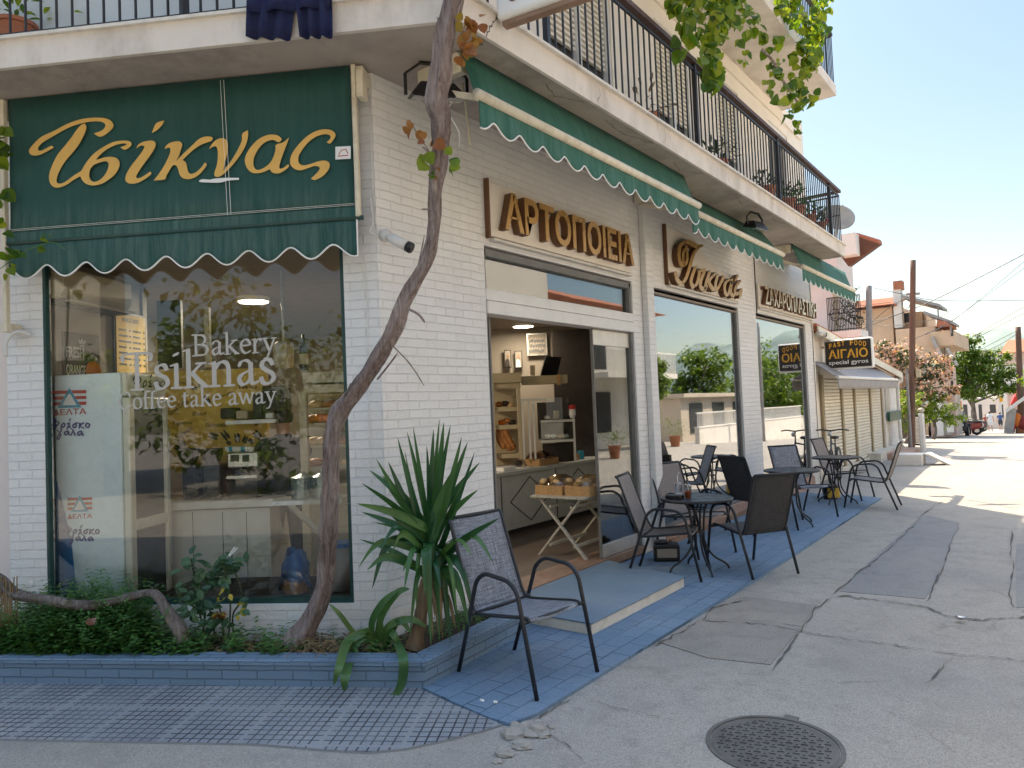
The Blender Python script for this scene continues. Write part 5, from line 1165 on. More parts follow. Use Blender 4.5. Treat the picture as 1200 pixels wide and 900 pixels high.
# ceiling lamps
for i, (x, y, lab) in enumerate(((613, 381, 'lit round ceiling lamp seen through the open bakery entrance'), (297, 351, 'lit round ceiling lamp seen through the left window'))):
    c = onz(x, y, 2.93); o = thing('ceiling_lamp', lab, 'lamp', c, 'ceiling lamps in the bakery')
    b = MB(); b.lathe([(.17, .02), (.17, -.02), (.155, -.025)], c, 28); b.build('rim', 'sign_white', o); b = MB(); b.lathe([(.15, -.022), (.15, -.028)], c, 28); b.build('diffuser', 'lamp_glow', o)
    al = bpy.data.lights.new('lamp_light', 'AREA'); al.shape = 'DISK'; al.size = .3; al.energy = 3.5 if i == 0 else 18; al.color = (1, .86, .68); ao = bpy.data.objects.new('lamp_light', al); COL.objects.link(ao); ao.location = c-Z*.05; ao.parent = None
# fridge
fg = thing('milk_fridge', 'pale blue dairy fridge with glass door and Greek milk lettering behind left window', 'fridge', L(2.34, -.5, .1))
b = MB(LM); b.box(2.06, 2.60, -.16, -.66, .1, 2.05); b.build('cabinet', 'fridge_white', fg, bevel=.012, seg=2)
b = MB(LM); b.box(2.585, 2.605, -.155, -.157, .1, .1) if False else b.prism([(2.60, -.1575, .38), (2.44, -.1575, .38), (2.47, -.1575, .75), (2.52, -.1575, 1.0), (2.57, -.1575, 1.2), (2.60, -.1575, 1.3)], (0, .0012, 0)); b.build('blue_wave', 'fridge_blue', fg)
b = MB(LM); b.box(2.00, 2.055, -.17, -.235, .18, 1.86); b.box(2.00, 2.055, -.62, -.66, .18, 1.86); b.box(2.00, 2.055, -.235, -.62, .18, .30); b.box(2.00, 2.055, -.235, -.62, 1.78, 1.86); b.box(2.00, 2.055, -.235, -.62, .86, .94)
dr = b.build('door', 'fridge_cream', fg, bevel=.006)
b = MB(LM); b.box(2.025, 2.035, -.235, -.62, .30, .86); b.box(2.025, 2.035, -.235, -.62, .94, 1.78); b.build('glass', 'dark_top', dr)
b = MB(LM); b.box(1.985, 2.0, -.64, -.655, .5, 1.6); b.build('handle', 'alu', dr)
b = MB(LM); b.prism([(2.055, -.16, 1.87), (2.055, -.66, 1.87), (2.03, -.66, 2.05), (2.01, -.45, 2.06), (2.03, -.16, 2.05)], (.01, 0, 0)) if False else b.box(2.01, 2.055, -.16, -.66, 1.87, 2.05); hd_ = b.build('header', 'fridge_cream', fg, bevel=.02, seg=2)
fl = lambda x, y: onL(x, y, -.155)
def onfr(x, y): q = onL(x, y, -.1555); return q
def loopfl(mb, pts, off=.0006): mb.quad(*[onfr(x, y)+NL*off for x, y in pts])
for (x0, y0, x1, y1) in ((62, 457, 101, 478), (79, 583, 108, 600)):
    b = MB(); h = (y1-y0)
    for k in range(3): ya = y0+h*(.05+.32*k); yb = ya+h*.18; loopfl(b, [(x0, yb), (x1, yb-1), (x1, ya-1), (x0, ya)])
    b.build('logo_stripes', 'red_paint', fg); b = MB(); mx = (x0+x1)/2; loopfl(b, [(x0+(x1-x0)*.14, y1), (x1-(x1-x0)*.14, y1-.6), (mx, y0-h*.12)], .0013); b.build('logo_triangle', 'teal', fg)
    b = MB(); loopfl(b, [(x0+(x1-x0)*.28, y1-h*.14), (x1-(x1-x0)*.28, y1-h*.14-.4), (mx+1, y0+h*.22), (mx-1, y0+h*.22)], .002); b.build('logo_mountain', 'sign_white', fg)
    wd = (onfr(x1, y1+6)-onfr(x0, y1+6)).length
    b = fit(text_mb, 'ΔΕΛΤΑ', wd*1.0, .045 if x0 < 70 else .034, onfr(x0, y1+ (9 if x0 < 70 else 8))+NL*.001, -DL, Z, depth=.0005, bold=.01); b.build('logo_text', 'red_paint', fg)
def hand(strokes, fnm, mt, par, nm='handwriting', wd=1.6): 
    b = MB(); nib(b, strokes, lambda x, y: fnm(x, y), NL, wd, wd*.75, 30, 0, 5); return b.build(nm, mt, par)
PHI = [[(6, 0), (5, 10), (5, 24)], [(6, 5), (1, 7), (1, 14), (6, 15), (11, 12), (11, 7), (6, 5)]]
def greek_milk(x, y, s):
    W1 = [[(4, -1), (4, 9)], [(4, 1), (.5, 2), (.5, 5), (4, 6), (7, 4), (7, 2), (4, 1)], [(10, 5), (9.5, 11)], [(10, 5), (12.5, 3), (13, 6), (10, 7.5)], [(18, 3), (15.5, 4), (18, 5.2), (15.5, 7), (18.5, 7)], [(17.5, 1), (18.5, -1)], [(23.5, 3.5), (21, 5), (21.5, 7.5), (24, 6.5), (23.5, 3.5), (25.5, 3)], [(27.5, 3), (27, 8)], [(31, 3), (27.5, 5.5), (31.5, 8)], [(34, 3.5), (33, 6), (35, 7.5), (36.8, 5.5), (36, 3.5), (34, 3.5)]]
    W2 = [[(6, 10), (9, 14), (7, 19), (6, 17), (10, 10)], [(15.5, 11), (13, 12), (13.5, 14.5), (16, 13), (16, 10.5), (17.5, 14.5)], [(15, 9), (16, 7.5)], [(19, 8.5), (21, 10), (23, 15)], [(20.8, 11), (19, 15)], [(28, 11), (25.5, 12.5), (26.5, 15), (29, 12.5), (28.8, 11), (30.5, 15)]]
    return [[(x+a*s, y+c*s) for a, c in st] for st in W1+W2]
hand(greek_milk(60, 492, 1.22), lambda x, y: onfr(x, y), 'navy_ink', fg); hand(greek_milk(75, 617, 1.12), lambda x, y: onfr(x, y), 'navy_ink', fg)
b = MB(); 
hw = [[(a*.012, .16-.0115*c) for a, c in st] for st in greek_milk(0, 0, 1)[:10]]
nib(b, hw, lambda x, y: L(2.0085, -.24-x, 1.87+y), -DL, .012, .009, 30); b.build('handwriting', 'black_ink', hd_)
# air conditioner, posters on the side wall
ac = thing('air_conditioner', 'yellowed wall air conditioner high up inside the left window', 'air conditioner', L(2.5, -.4, 2.6))
b = MB(LM); b.prism([(2.62, 0, 2.62), (2.46, 0, 2.62), (2.42, 0, 2.68), (2.42, 0, 2.85), (2.62, 0, 2.90)], (0, -.78, 0)); b.v = [v+NL*-.06 for v in b.v]; b.build('body', 'cream_wood', ac, bevel=.012, seg=2)
b = MB(LM); b.box(2.44, 2.60, -.08, -.82, 2.585, 2.619); b.build('louvre', 'interior_dark', ac); b = MB(LM); b.bar((2.40, -.08, 2.60), (2.40, -.82, 2.60), .05, .012); b.build('flap', 'cream_wood', ac)
po = thing('juice_poster', 'dark poster reading FRESH ORANGE with an orange fruit', 'poster', L(2.61, -.5, 2.0)); b = MB(LM); b.box(2.60, 2.618, -.27, -.67, 1.95, 2.40); b.build('panel', 'sign_brown', po)
wd = lambda w_, z: L(2.597, w_, z)
b = fit(text_mb, 'FRESH', .19, .085, wd(-.29, 2.20), -NL, Z, depth=.001, bold=.01); b.build('lettering', 'sign_white', po); b = fit(text_mb, 'ORANGE', .21, .085, wd(-.29, 2.06), -NL, Z, depth=.001, bold=.01); b.build('lettering', 'sign_white', po)
b = MB(); b.sphere(L(2.598, -.57, 2.10), .075, 16, 10, (.6, 1, 1.15)); b.v = [v-DL*0 for v in b.v]; b.build('fruit', 'orange', po, smooth=True)
b = MB(); b.leaf(L(2.59, -.56, 2.18), (0.1, .1, 1), DL*-1, .09, .05); b.leaf(L(2.59, -.57, 2.18), -NL+Z*.8, DL*-1, .09, .05); b.leaf(L(2.59, -.57, 2.18), NL+Z*.6, DL*-1, .09, .05); b.build('fruit_leaf', 'olive_leaf', po)
b = MB(); nib(b, [[(0, 0), (.05, 0)], [(0, .02), (-.01, .045), (.012, .03), (.025, .055), (.038, .03), (.06, .045), (.05, .02), (0, .02)]], lambda x, y: L(2.5975, -.44-x, 2.30+y), -DL, .008, .006); b.build('crown_mark', 'sign_white', po)
pr = thing('price_list', 'yellow price list board with dark frame on the side wall', 'price list', L(2.6, -1.0, 2.1)); b = MB(LM); b.box(2.595, 2.615, -.85, -1.28, 2.0, 2.64); b.build('frame', 'interior_dark', pr); b = MB(LM); b.box(2.590, 2.594, -.87, -1.26, 2.02, 2.62); b.build('sheet', 'paper_yellow', pr)
b = fit(text_mb, 'PRICE LIST', .22, .035, L(2.588, -.95, 2.555), -NL, Z, depth=.001); b.build('lettering', 'black_ink', pr)
b = MB()
for k in range(7):
    for (w0, ln) in ((-.90, .10+.02*(k % 3)), (-1.04, .02), (-1.09, .11-.015*(k % 2)), (-1.235, .02)): b.prism([L(2.588, w0, 2.49-.05*k), L(2.588, w0-ln, 2.49-.05*k), L(2.588, w0-ln, 2.475-.05*k), L(2.588, w0, 2.475-.05*k)], DL*.0008)
b.build('price_lines', 'black_ink', pr)
# yellow coffee mural
mu = fth('coffee_mural', 'yellow coffee wall panel with dark beans and drink words', 'mural', 245, 575, 6.44)
b = F(); fbox(b, 150, 434, 316, 640, 6.40, .05); b.build('panel', 'mural_yellow', mu)
MD = fpt(233, 434, 6.40).y
mp = lambda x, y, d=0: onf(x, y, MD-.006)
b = MB()
for (x, y, r, a) in ((250, 511, 5.5, .3), (264, 510, 5.5, .9), (278, 513, 5, 1.4), (302, 510, 5.5, .8), (294, 517, 3.5, .7), (287, 515, 4, 2), (311, 513, 2.2, .8), (268, 519, 3, .5), (208, 525, 4, .5), (300, 496, 3, 1.5), (234, 452, 3, .3), (244, 470, 3.2, 1.2), (240, 466, 2.4, 1.2), (228, 455, 3, .2), (213, 520, 5, .9), (222, 527, 4, .2)):
    for sgn_ in (-1, 1):
        cx, cy = x-sgn_*r*.36*sin(a), y+sgn_*r*.36*cos(a)
        b.quad(*[mp(cx+1.15*r*cos(q*pi/7)*cos(a)-.33*r*sin(q*pi/7)*sin(a), cy+1.15*r*cos(q*pi/7)*sin(a)+.33*r*sin(q*pi/7)*cos(a)) for q in range(14)])
b.build('beans', 'interior_dark', mu)
for txt, x, y, w_, h, rot in (('Espresso', 203, 496, 22, 5, 0), ('Greek Coffee', 200, 484, 26, 5, -.6), ('Chocolate', 241, 498, 24, 5, 0), ('Espresso', 207, 512, 22, 5, -.45), ('Tsiknas', 279, 453, 22, 4.5, 0), ('Decaf', 226, 484, 16, 4, 0), ('Cappuccino', 252, 466, 22, 4, -.3), ('Freddo', 208, 447, 18, 4, .1)):
    rr = AX*cos(rot)-Z*sin(rot); uu = Z*cos(rot)+AX*sin(rot); s_ = 6.39/FPX; fit(text_mb, txt, w_*s_, h*s_, mp(x, y+3, 6.392), rr, uu, depth=.001).build('lettering', 'interior_dark', mu)
# back counter with machines
bc = fth('back_counter', 'pale grey service counter under the coffee mural', 'counter', 245, 690, 5.95); b = F(); fbox(b, 196, 587, 322, 596, 5.85, .6); b.build('worktop', 'grey_counter', bc, bevel=.004); b = F(); fbox(b, 199, 597, 318, 694, 5.90, .5); b.build('front_panel', 'grey_counter', bc)
b = F(); 
for x in (227, 262, 290): fbox(b, x, 600, x+.8, 690, 5.897, .002)
b.build('panel_gap', 'dark_line', bc)
em = fth('espresso_machine', 'steel espresso machine with black base and cups on top', 'coffee machine', 284, 585, 6.0)
b = F(); fbox(b, 266, 530, 303, 548, 5.95, .32); fbox(b, 264, 556, 302, 562, 5.93, .35); b.build('body', 'steel', em, bevel=.01); b = F(); fbox(b, 268, 563, 302, 584, 5.97, .3); fbox(b, 266, 549, 302, 555.5, 6.05, .2); b.build('base', 'interior_dark', em)
b = F(); fbox(b, 270, 533, 280, 541, 5.945, .006); fbox(b, 284, 533, 292, 541, 5.945, .006); b.build('gauge_panel', 'black_plastic', em)
for k, x in enumerate((267, 271, 275, 280, 285, 290, 295)): c = dep(x, 529, 6.05); q = MB(); q.lathe([(.018, 0), (.026, .04)], c, 10); tag(q.build('coffee_cup', ('sign_white', 'teal', 'sign_white')[k % 3]), 'small cup standing upturned on top of the espresso machine', 'cup', 'cups on the espresso machine')
for i, (x, y0, lab) in enumerate(((222, 522, 'black coffee grinder with hopper, left of the steel espresso machine'), (249, 536, 'wide black grinder box beside the espresso machine'))):
    o = fth('coffee_grinder', lab, 'grinder', x, 586, 5.95, 'coffee grinders'); b = F(); fbox(b, x-9-3*i, 545, x+9+3*i, 586, 5.95, .25); b.build('body', 'black_plastic', o, bevel=.02); b = F(); p = fpt(x, 545, 6.05); b.lathe([(.05, 0), (.09, .10), (.09, .14)], p, 14); b.build('hopper', 'interior_dark', o)
sh = fth('wall_shelf', 'white wall shelf carrying dark boxes above the coffee machines', 'shelf', 296, 498, 6.3); b = F(); fbox(b, 264, 492, 323, 496.5, 6.15, .22); b.build('board', 'sign_white', sh)
for (x0, y0, x1, y1, mt, lab) in ((307, 452, 336, 482, 'interior_dark', 'dark violet box standing tallest on the wall shelf'), (296, 462, 308, 491, 'black_plastic', 'black narrow box in the middle of the wall shelf'), (310, 483, 321, 491, 'alu', 'low pale packet at the right shelf end'), (276, 481, 290, 491, 'cream_wood', 'beige short tin on the wall shelf'), (258, 478, 275, 491, 'interior_dark', 'dark round basket at the left end of wall shelf')):
    b = F(); fbox(b, x0, y0, x1, y1, 6.2, .15); tag(b.build('shelf_box', mt, bevel=.01), lab, 'box', 'things on the wall shelf')
# the barista, seen from the back
def person(name, label, joints, edges, skin_parts, cat='person'):
    """one continuous body: joints {name: (pos, radius)}, skin-modified and subdivided"""
    me = bpy.data.meshes.new(name); ks = list(joints); me.from_pydata([joints[k][0] for k in ks], [(ks.index(a), ks.index(c)) for a, c in edges], [])
    o = bpy.data.objects.new(name, me); COL.objects.link(o); o.modifiers.new('s', 'SKIN'); 
    for i, k in enumerate(ks): r = joints[k][1]; r = r if isinstance(r, tuple) else (r, r); me.skin_vertices[0].data[i].radius = r; me.skin_vertices[0].data[i].use_root = (k == 'pelvis')
    sd = o.modifiers.new('d', 'SUBSURF'); sd.levels = 2; sd.render_levels = 2
    bpy.context.view_layer.update(); dg = bpy.context.evaluated_depsgraph_get(); ev = bpy.data.meshes.new_from_object(o.evaluated_get(dg)); bpy.data.objects.remove(o); bpy.data.meshes.remove(me)
    for p in ev.polygons: p.use_smooth = True
    return ev
def make_person(root_pos, face, H, label, shirt, legs, pose='walk', shorts=True, hairm='hair', arms=None):
    rz = atan2(face.y, face.x); k = H/1.75; st = {'walk': .17, 'stand': .02}[pose]
    J = {'pelvis': ((0, 0, .95), (.15, .12)), 'waist': ((0, 0, 1.10), (.14, .11)), 'chest': ((.0, 0, 1.32), (.165, .12)), 'neck0': ((0, 0, 1.46), (.075, .07)), 'neck': ((.01, 0, 1.52), (.055, .055)), 'jaw': ((.03, 0, 1.58), (.065, .068)), 'head': ((.02, 0, 1.66), (.082, .10)), 'crown': ((.0, 0, 1.735), (.06, .075))}
    E_ = [('pelvis', 'waist'), ('waist', 'chest'), ('chest', 'neck0'), ('neck0', 'neck'), ('neck', 'jaw'), ('jaw', 'head'), ('head', 'crown')]
    for s, n_ in ((1, 'l'), (-1, 'r')):
        f = st*s; J.update({'hip'+n_: ((0, s*.10, .90), .095), 'knee'+n_: ((f*.55+.02, s*.105, .50), .058), 'ank'+n_: ((f-.01 if f > 0 else f-.03, s*.105, .09), .038), 'toe'+n_: ((f+.14, s*.12, .03), .032), 'sho'+n_: ((0, s*.185, 1.42), .06)})
        a = arms or 'down'
        if a == 'down': J.update({'elb'+n_: ((-.02-f*.5, s*.25, 1.14), .042), 'wri'+n_: ((.03-f*.9, s*.26, .89), .028), 'han'+n_: ((.05-f*1.0, s*.26, .80), .03)})
        else: J.update({'elb'+n_: ((.10, s*.27, 1.16), .045), 'wri'+n_: ((.33, s*.20, 1.08), .03), 'han'+n_: ((.42, s*.18, 1.06), .032)})
        E_ += [('pelvis', 'hip'+n_), ('hip'+n_, 'knee'+n_), ('knee'+n_, 'ank'+n_), ('ank'+n_, 'toe'+n_), ('chest', 'sho'+n_), ('sho'+n_, 'elb'+n_), ('elb'+n_, 'wri'+n_), ('wri'+n_, 'han'+n_)]
    R_ = Matrix.Rotation(rz, 4, 'Z'); T_ = Matrix.Translation(root_pos) @ R_ @ Matrix.Scale(k, 4)
    ev = person('person', label, J, E_, None); root = thing('person', label, 'person', root_pos)
    ev.transform(T_); ev.transform(Matrix.Translation(-Vector(root_pos))); ev.materials.clear(); ev.materials.append(MATS['skin']); o = bpy.data.objects.new('body', ev); COL.objects.link(o); o.parent = root
    # clothing: offset copies of the matching body regions
    inv = T_.inverted() @ Matrix.Translation(Vector(root_pos))
    def cloth2(nm, mt, test, off):
        bm = bmesh.new(); bm.from_mesh(ev); bm.normal_update(); kill = [f for f in bm.faces if not test(inv @ f.calc_center_median())]
        bmesh.ops.delete(bm, geom=kill, context='FACES'); bm.normal_update()
        for v in bm.verts: v.co += v.normal*off*k
        m2 = bpy.data.meshes.new(nm); bm.to_mesh(m2); bm.free(); m2.materials.clear(); m2.materials.append(MATS[mt]); q = bpy.data.objects.new(nm, m2); COL.objects.link(q); q.parent = root
    arm = lambda c: abs(c.y) > .20 and c.z < 1.28
    cloth2('shirt', shirt, lambda c: .93 < c.z < 1.49 and not arm(c), .014)
    cloth2('shorts' if shorts else 'trousers', legs, lambda c: (.55 if shorts else .10) < c.z < 1.0 and abs(c.y) < .22 and not (abs(c.y) > .19 and c.z > .7), .018)
    cloth2('shoe', 'black_plastic', lambda c: c.z < .075, .008); cloth2('hair', hairm, lambda c: c.z > 1.60 and (c.x < .035 or c.z > 1.70), .012)
    return root
b0 = dep(335, 600, 6.25); make_person(Vector((b0.x, b0.y, .1)), FX*.9-AX*.45, 1.66, 'barista in black shirt and apron seen from behind at the coffee counter', 'black_shirt', 'black_shirt', 'stand', False, arms='reach')
# side shelf with pots, bags and bin near the glass
ss = fth('side_shelf', 'pale wooden fold down shelf with bracket behind the vine trunk', 'shelf', 350, 590, 5.1); b = F(); q0, q1 = fpt(316, 588, 5.0), fpt(400, 590, 5.0); b.box(q0.x, q1.x, q0.y, q0.y+.32, q0.z-.03, q0.z); b.build('board', 'table_wood', ss); b = MB(); b.bar(dep(340, 592, 5.05), dep(374, 624, 5.2), .05, .03); b.build('bracket', 'table_wood', ss)
for (x, y, r, h, lab) in ((356, 587, .085, .15, 'grey metal cooking pot with lid on the side shelf'), (378, 586, .07, .15, 'second darker pot on the side shelf, half behind the trunk')):
    c = dep(x, y, 5.15); c.z = dep(358, 588, 5.0).z; o = thing('cooking_pot', lab, 'pot', c, 'pots on the side shelf'); b = MB(); b.lathe([(r*.95, 0), (r, .01), (r, h)], c, 22); b.build('pot', 'pot_metal', o); b = MB(); b.lathe([(r*1.05, h), (r*1.04, h+.012), (r*.3, h+.035), (.015, h+.04), (.015, h+.055)], c, 22); b.build('lid', 'pot_metal', o)
def bag(c, r, hh, seed, m_, name, label, sq=(1, 1)):
    rnd_ = random.Random(seed); b = MB(); rows = []
    for i in range(10):
        t = i/9; rr = r*(1.02-.25*t) if i < 7 else r*(.78-.5*(t-.66)); row = []
        for j in range(19): a = 2*pi*(j % 18)/18; f = 1+.10*sin(3*a+seed+i*.4)+.06*sin(7*a+i); row.append(c+Vector((cos(a)*rr*f*sq[0], sin(a)*rr*f*sq[1], hh*t*(1+.10*sin(2*a+seed)*t))))
        rows.append(row)
    b.grid(rows); return b
c = dep(347, 680, 4.95); c.z = .42; 
# low inner ledge the bags stand on
lg = fth('inner_ledge', 'dark ledge inside the left window carrying bags and bin', 'ledge', 360, 695, 4.8); b = MB(LM); b.box(.03, 1.9, -.27, -.85, .1, .36); b.build('ledge', 'interior_dark', lg)
def ongl(x, y, w_): p = onL(x, y, w_); return p
c = ongl(347, 690, -.5); c.z = .362; tag(bag(c, .13, .27, 2, None, 0, 0, (1, .8)).build('carrier_bag', 'bag_blue', smooth=True), 'blue plastic carrier bag on the window ledge', 'bag')
c = ongl(345, 690, -.36); c.z = .362; o = thing('bread_bag', 'clear plastic bag of bread rusks before the blue bag', 'bag', c); bag(c, .11, .08, 5, None, 0, 0, (1.1, .8)).build('rusks', 'bread', o, smooth=True); bag(c, .125, .16, 4, None, 0, 0, (1.1, .8)).build('film', 'plastic_film', o, smooth=True)
c = ongl(402, 700, -.42); c.z = .362; o = thing('waste_bin', 'beige grey cylindrical bin with blue bag rim beside the window edge', 'bin', c); b = MB(); b.lathe([(.085, 0), (.105, .33)], c, 22); b.build('body', 'bin_grey', o, smooth=True); b = MB(); b.lathe([(.108, .32), (.112, .345), (.10, .35)], c, 22); b.build('liner', 'bag_blue', o)
# bread cabinet
bcn = fth('bread_cabinet', 'cream wooden bread cabinet with lit shelves behind the vine trunk', 'cabinet', 390, 690, 6.0)
b = F(); fbox(b, 354, 434, 470, 447, 5.9, .5); fbox(b, 355, 449, 470, 459, 5.92, .45); fbox(b, 354, 459, 363, 680, 5.9, .06); fbox(b, 364, 459, 470, 680, 6.38, .02); b.build('frame', 'cream_wood', bcn, bevel=.004)
for i, y in enumerate((476, 494, 520, 545, 566)): b = F(); fbox(b, 363.5, y, 468, y+3, 5.95, .42); b.build('shelf', 'cream_wood', bcn)
for i, (x, y, mt) in enumerate(((368, 491, 'bread'), (376, 490, 'orange'), (386, 490, 'orange'), (395, 491, 'bread'), (372, 474, 'cream_pastry'), (386, 474, 'bread'), (398, 473, 'olive_leaf'), (369, 517, 'cream_pastry'), (379, 517, 'cream_pastry'), (392, 517, 'bread'), (405, 517, 'bread'), (408, 542, 'cream_pastry'), (370, 542, 'bread'))):
    p = dep(x, y, 6.05); b = MB(); b.sphere(p, .05, 9, 6, (1.3, 1.5, .8)); tag(b.build('bread_loaf', 'bread' if mt == 'olive_leaf' else mt, smooth=True), 'baked loaf lying on a shelf of the cream bread cabinet', 'bread', 'loaves in the bread cabinet')
o = fth('wine_bottle', 'dark bottle with pale label standing on the bread cabinet', 'bottle', 356, 434, 6.05); c = dep(356.5, 434, 6.05); b = MB(); b.lathe([(.036, 0), (.038, .01), (.038, .19), (.014, .25), (.013, .31)], c, 16); b.build('glass', 'black_plastic', o, smooth=True); b = MB(); b.lathe([(.0386, .05), (.0386, .14)], c, 16); b.build('label', 'cream_wood', o)
o = fth('wall_lamp', 'beige drum lampshade near the shop interior wall', 'lampshade', 334, 430, 6.2); c = dep(333, 431, 6.2); b = MB(); b.lathe([(.07, 0), (.085, .03), (.085, .20), (.06, .225)], c, 20); b.build('shade', 'cream_wood', o, smooth=True); b = MB(); b.lathe([(.012, .22), (.012, .9)], c, 8); b.build('stem', 'alu', o)
b = F(); fbox(b, 185, 352, 213, 432, 6.43, .04); tag(b.build('black_board', 'interior_dark'), 'tall dark board on the wall above the coffee mural', 'board')
b = F(); fbox(b, 240, 360, 246, 430, 6.42, .04); tag(b.build('wall_pipe', 'cream_wood'), 'pale pipe box running down beside the coffee mural', 'pipe')
# ------------------------------------------------ what the open entrance shows
ct = thing('bakery_counter', 'long white serving counter with diamond panels inside the entrance', 'counter', (-2.1, 7.6, .1))
b = MB(); b.box(-2.55, -1.72, 5.2, 9.6, .84, .885); b.build('worktop', 'grey_counter', ct, bevel=.005)
b = MB(); b.box(-2.5, -1.78, 5.25, 9.55, .16, .838); b.build('front_panel', 'grey_counter', ct); b = MB(); b.box(-2.45, -1.83, 5.3, 9.5, .1, .158); b.build('plinth', 'dark_line', ct)
b = MB(); 
for y in (6.85, 8.05, 9.2): b.box(-1.779, -1.772, y, y+.012, .17, .83)
for yc in (7.45, 8.62): 
    P = [(-1.774, yc-.42, .5), (-1.774, yc, .78), (-1.774, yc+.42, .5), (-1.774, yc, .22)]
    for i in range(4): b.bar(P[i], P[(i+1) % 4], .006, .014, (1, 0, 0))
b.build('moulding', 'dark_line', ct)
def basket(c, w_, l, h, label, rz=0, breads='bread', seed=0, film=True, grp='bread baskets'):
    rnd_ = random.Random(seed); o = thing('bread_basket', label, 'basket', c, grp); M_ = Matrix.Rotation(rz, 4, 'Z'); M_.translation = Vector(c)
    b = MB(M_); x, y = w_/2, l/2; e = .015
    for (a0, a1, b0_, b1) in ((-x, x, -y, -y+e), (-x, x, y-e, y), (-x, -x+e, -y+e, y-e), (x-e, x, -y+e, y-e)): b.box(a0, a1, b0_, b1, 0, h)
    b.box(-x+e, x-e, -y+e, y-e, 0, .012); b.build('basket', 'wicker', o)
    b = MB(M_)
    for i in range(9): b.sphere((rnd_.uniform(-x*.7, x*.7), rnd_.uniform(-y*.7, y*.7), h+rnd_.uniform(-.02, .04)), .05, 8, 6, (rnd_.uniform(.8, 1.4), rnd_.uniform(.8, 1.4), .7))
    b.build('rolls', breads, o, smooth=True)
    if film:
        b = MB(M_); b.sphere((0, 0, h*.75), 1, 14, 8, (x*.98, y*.98, .13)); b.v = [v for v in b.v]; b.build('cling_film', 'plastic_film', o, smooth=True)
    return o
p = onx(633, 546, -1.95); basket((-1.98, p.y+.02, .886), .34, .46, .09, 'wicker basket of dark rolls on the white counter, left', 0, 'bread', 1)
basket((-2.02, p.y+.62, .886), .34, .46, .09, 'wicker basket of rolls farther along the white counter', 0, 'bread', 2, False)
c = onx(609, 548, -1.95); c.z = .886; o = thing('cake_dome', 'glass cake dome with plate at the counter left end', 'dome', c); b = MB(); b.lathe([(.15, 0), (.15, .012)], c, 20); b.build('plate', 'sign_white', o); b = MB(); b.sphere(c+Z*.012, .10, 14, 8, (1, 1, 1.05)); b.build('dome', 'plastic_film', o, smooth=True); b = MB(); b.sphere(c+Vector((-.02, .02, .05)), .045, 8, 6); b.build('cake', 'interior_dark', o)
c = onx(590, 551, -1.9); c.z = .886; b = MB(); b.box(c.x-.1, c.x+.1, c.y-.12, c.y+.12, c.z, c.z+.05); tag(b.build('paper_pile', 'sign_white', bevel=.004), 'pile of white paper at the counter end by the door', 'paper')
# folding table with baskets, inside the entrance
ft = thing('folding_table', 'grey white slatted folding table with crossed legs in the entrance', 'table', (-.45, 6.35, .1))
TX0, TX1, TY0, TY1, TZ = -.80, -.14, 6.12, 7.0, .735
b = MB()
for k in range(8): x = TX0+(TX1-TX0)*k/8; b.box(x+.004, x+(TX1-TX0)/8-.004, TY0, TY1, TZ-.02, TZ)
b.build('slatted_top', 'table_wood', ft)
for y in (TY0+.06, TY1-.10):
    b = MB(); b.bar((TX0+.08, y, TZ-.025), (TX1-.03, y, .1), .035, .02); b.bar((TX1-.08, y+.024, TZ-.025), (TX0+.03, y+.024, .1), .035, .02); b.build('crossed_legs', 'table_wood', ft)
b = MB()
for (x, z) in ((TX0+.18, .22), (TX1-.18, .22), (TX0+.2, .62), (TX1-.2, .62)): b.bar((x, TY0+.07, z), (x, TY1-.09, z), .02, .03)
b.build('crossbar', 'table_wood', ft)
basket((-.62, 6.42, TZ+.001), .34, .44, .10, 'wide wicker bread basket under film on folding table, wall side', 0, 'cream_pastry', 3); basket((-.27, 6.44, TZ+.001), .30, .46, .10, 'wicker bread basket under film on folding table, door side', 0, 'cream_pastry', 4)
# pictures, monitor, shelves, display case
for (x0, y0, x1, y1, lab, mt) in ((591, 410, 599, 431, 'small dark framed portrait of a person in black, left of two', 'interior_dark'), (603, 411, 612, 431.5, 'small framed portrait of a person in white, right of two', 'white_cloth')):
    o = fth('framed_portrait', lab, 'picture', (x0+x1)/2, y1, 11.4, 'framed portraits'); b = F(); fbox(b, x0, y0, x1, y1, 11.40, .03); b.build('frame', 'interior_dark', o); b = F(); fbox(b, x0+.9, y0+1, x1-.9, y1-1, 11.395, .004); b.build('photo_paper', 'interior_wall', o)
    FD = fpt((x0+x1)/2, y0, 11.395).y-.006; c = onf((x0+x1)/2, (y0+y1)/2-3, FD); s_ = 11.4/FPX; b = MB(); b.sphere(c, 2.0*s_, 10, 6, (1, .1, 1.2)); b.build('pictured_face', 'skin', o); b = F(); q = FM.inverted() @ onf((x0+x1)/2, y1-1.2, FD); b.prism([(q.x-2.8*s_, q.y, q.z), (q.x+2.8*s_, q.y, q.z), (q.x+2.2*s_, q.y, q.z+8*s_), (q.x, q.y, q.z+9.5*s_), (q.x-2.2*s_, q.y, q.z+8*s_)], (0, .003, 0)); b.build('pictured_clothes', mt, o)
o = fth('framed_photograph', 'larger grey framed photograph high on the back wall', 'picture', 629, 416, 11.4); b = F(); fbox(b, 617.5, 390.5, 641, 416.5, 11.40, .03); b.build('frame', 'alu', o); b = F(); fbox(b, 619, 392, 639.5, 415, 11.395, .004); b.build('photo_paper', 'interior_wall', o)
PD = fpt(629, 392, 11.395).y-.006; b = MB(); rnd_ = random.Random(2)
bd = MB(); s_ = 11.4/FPX
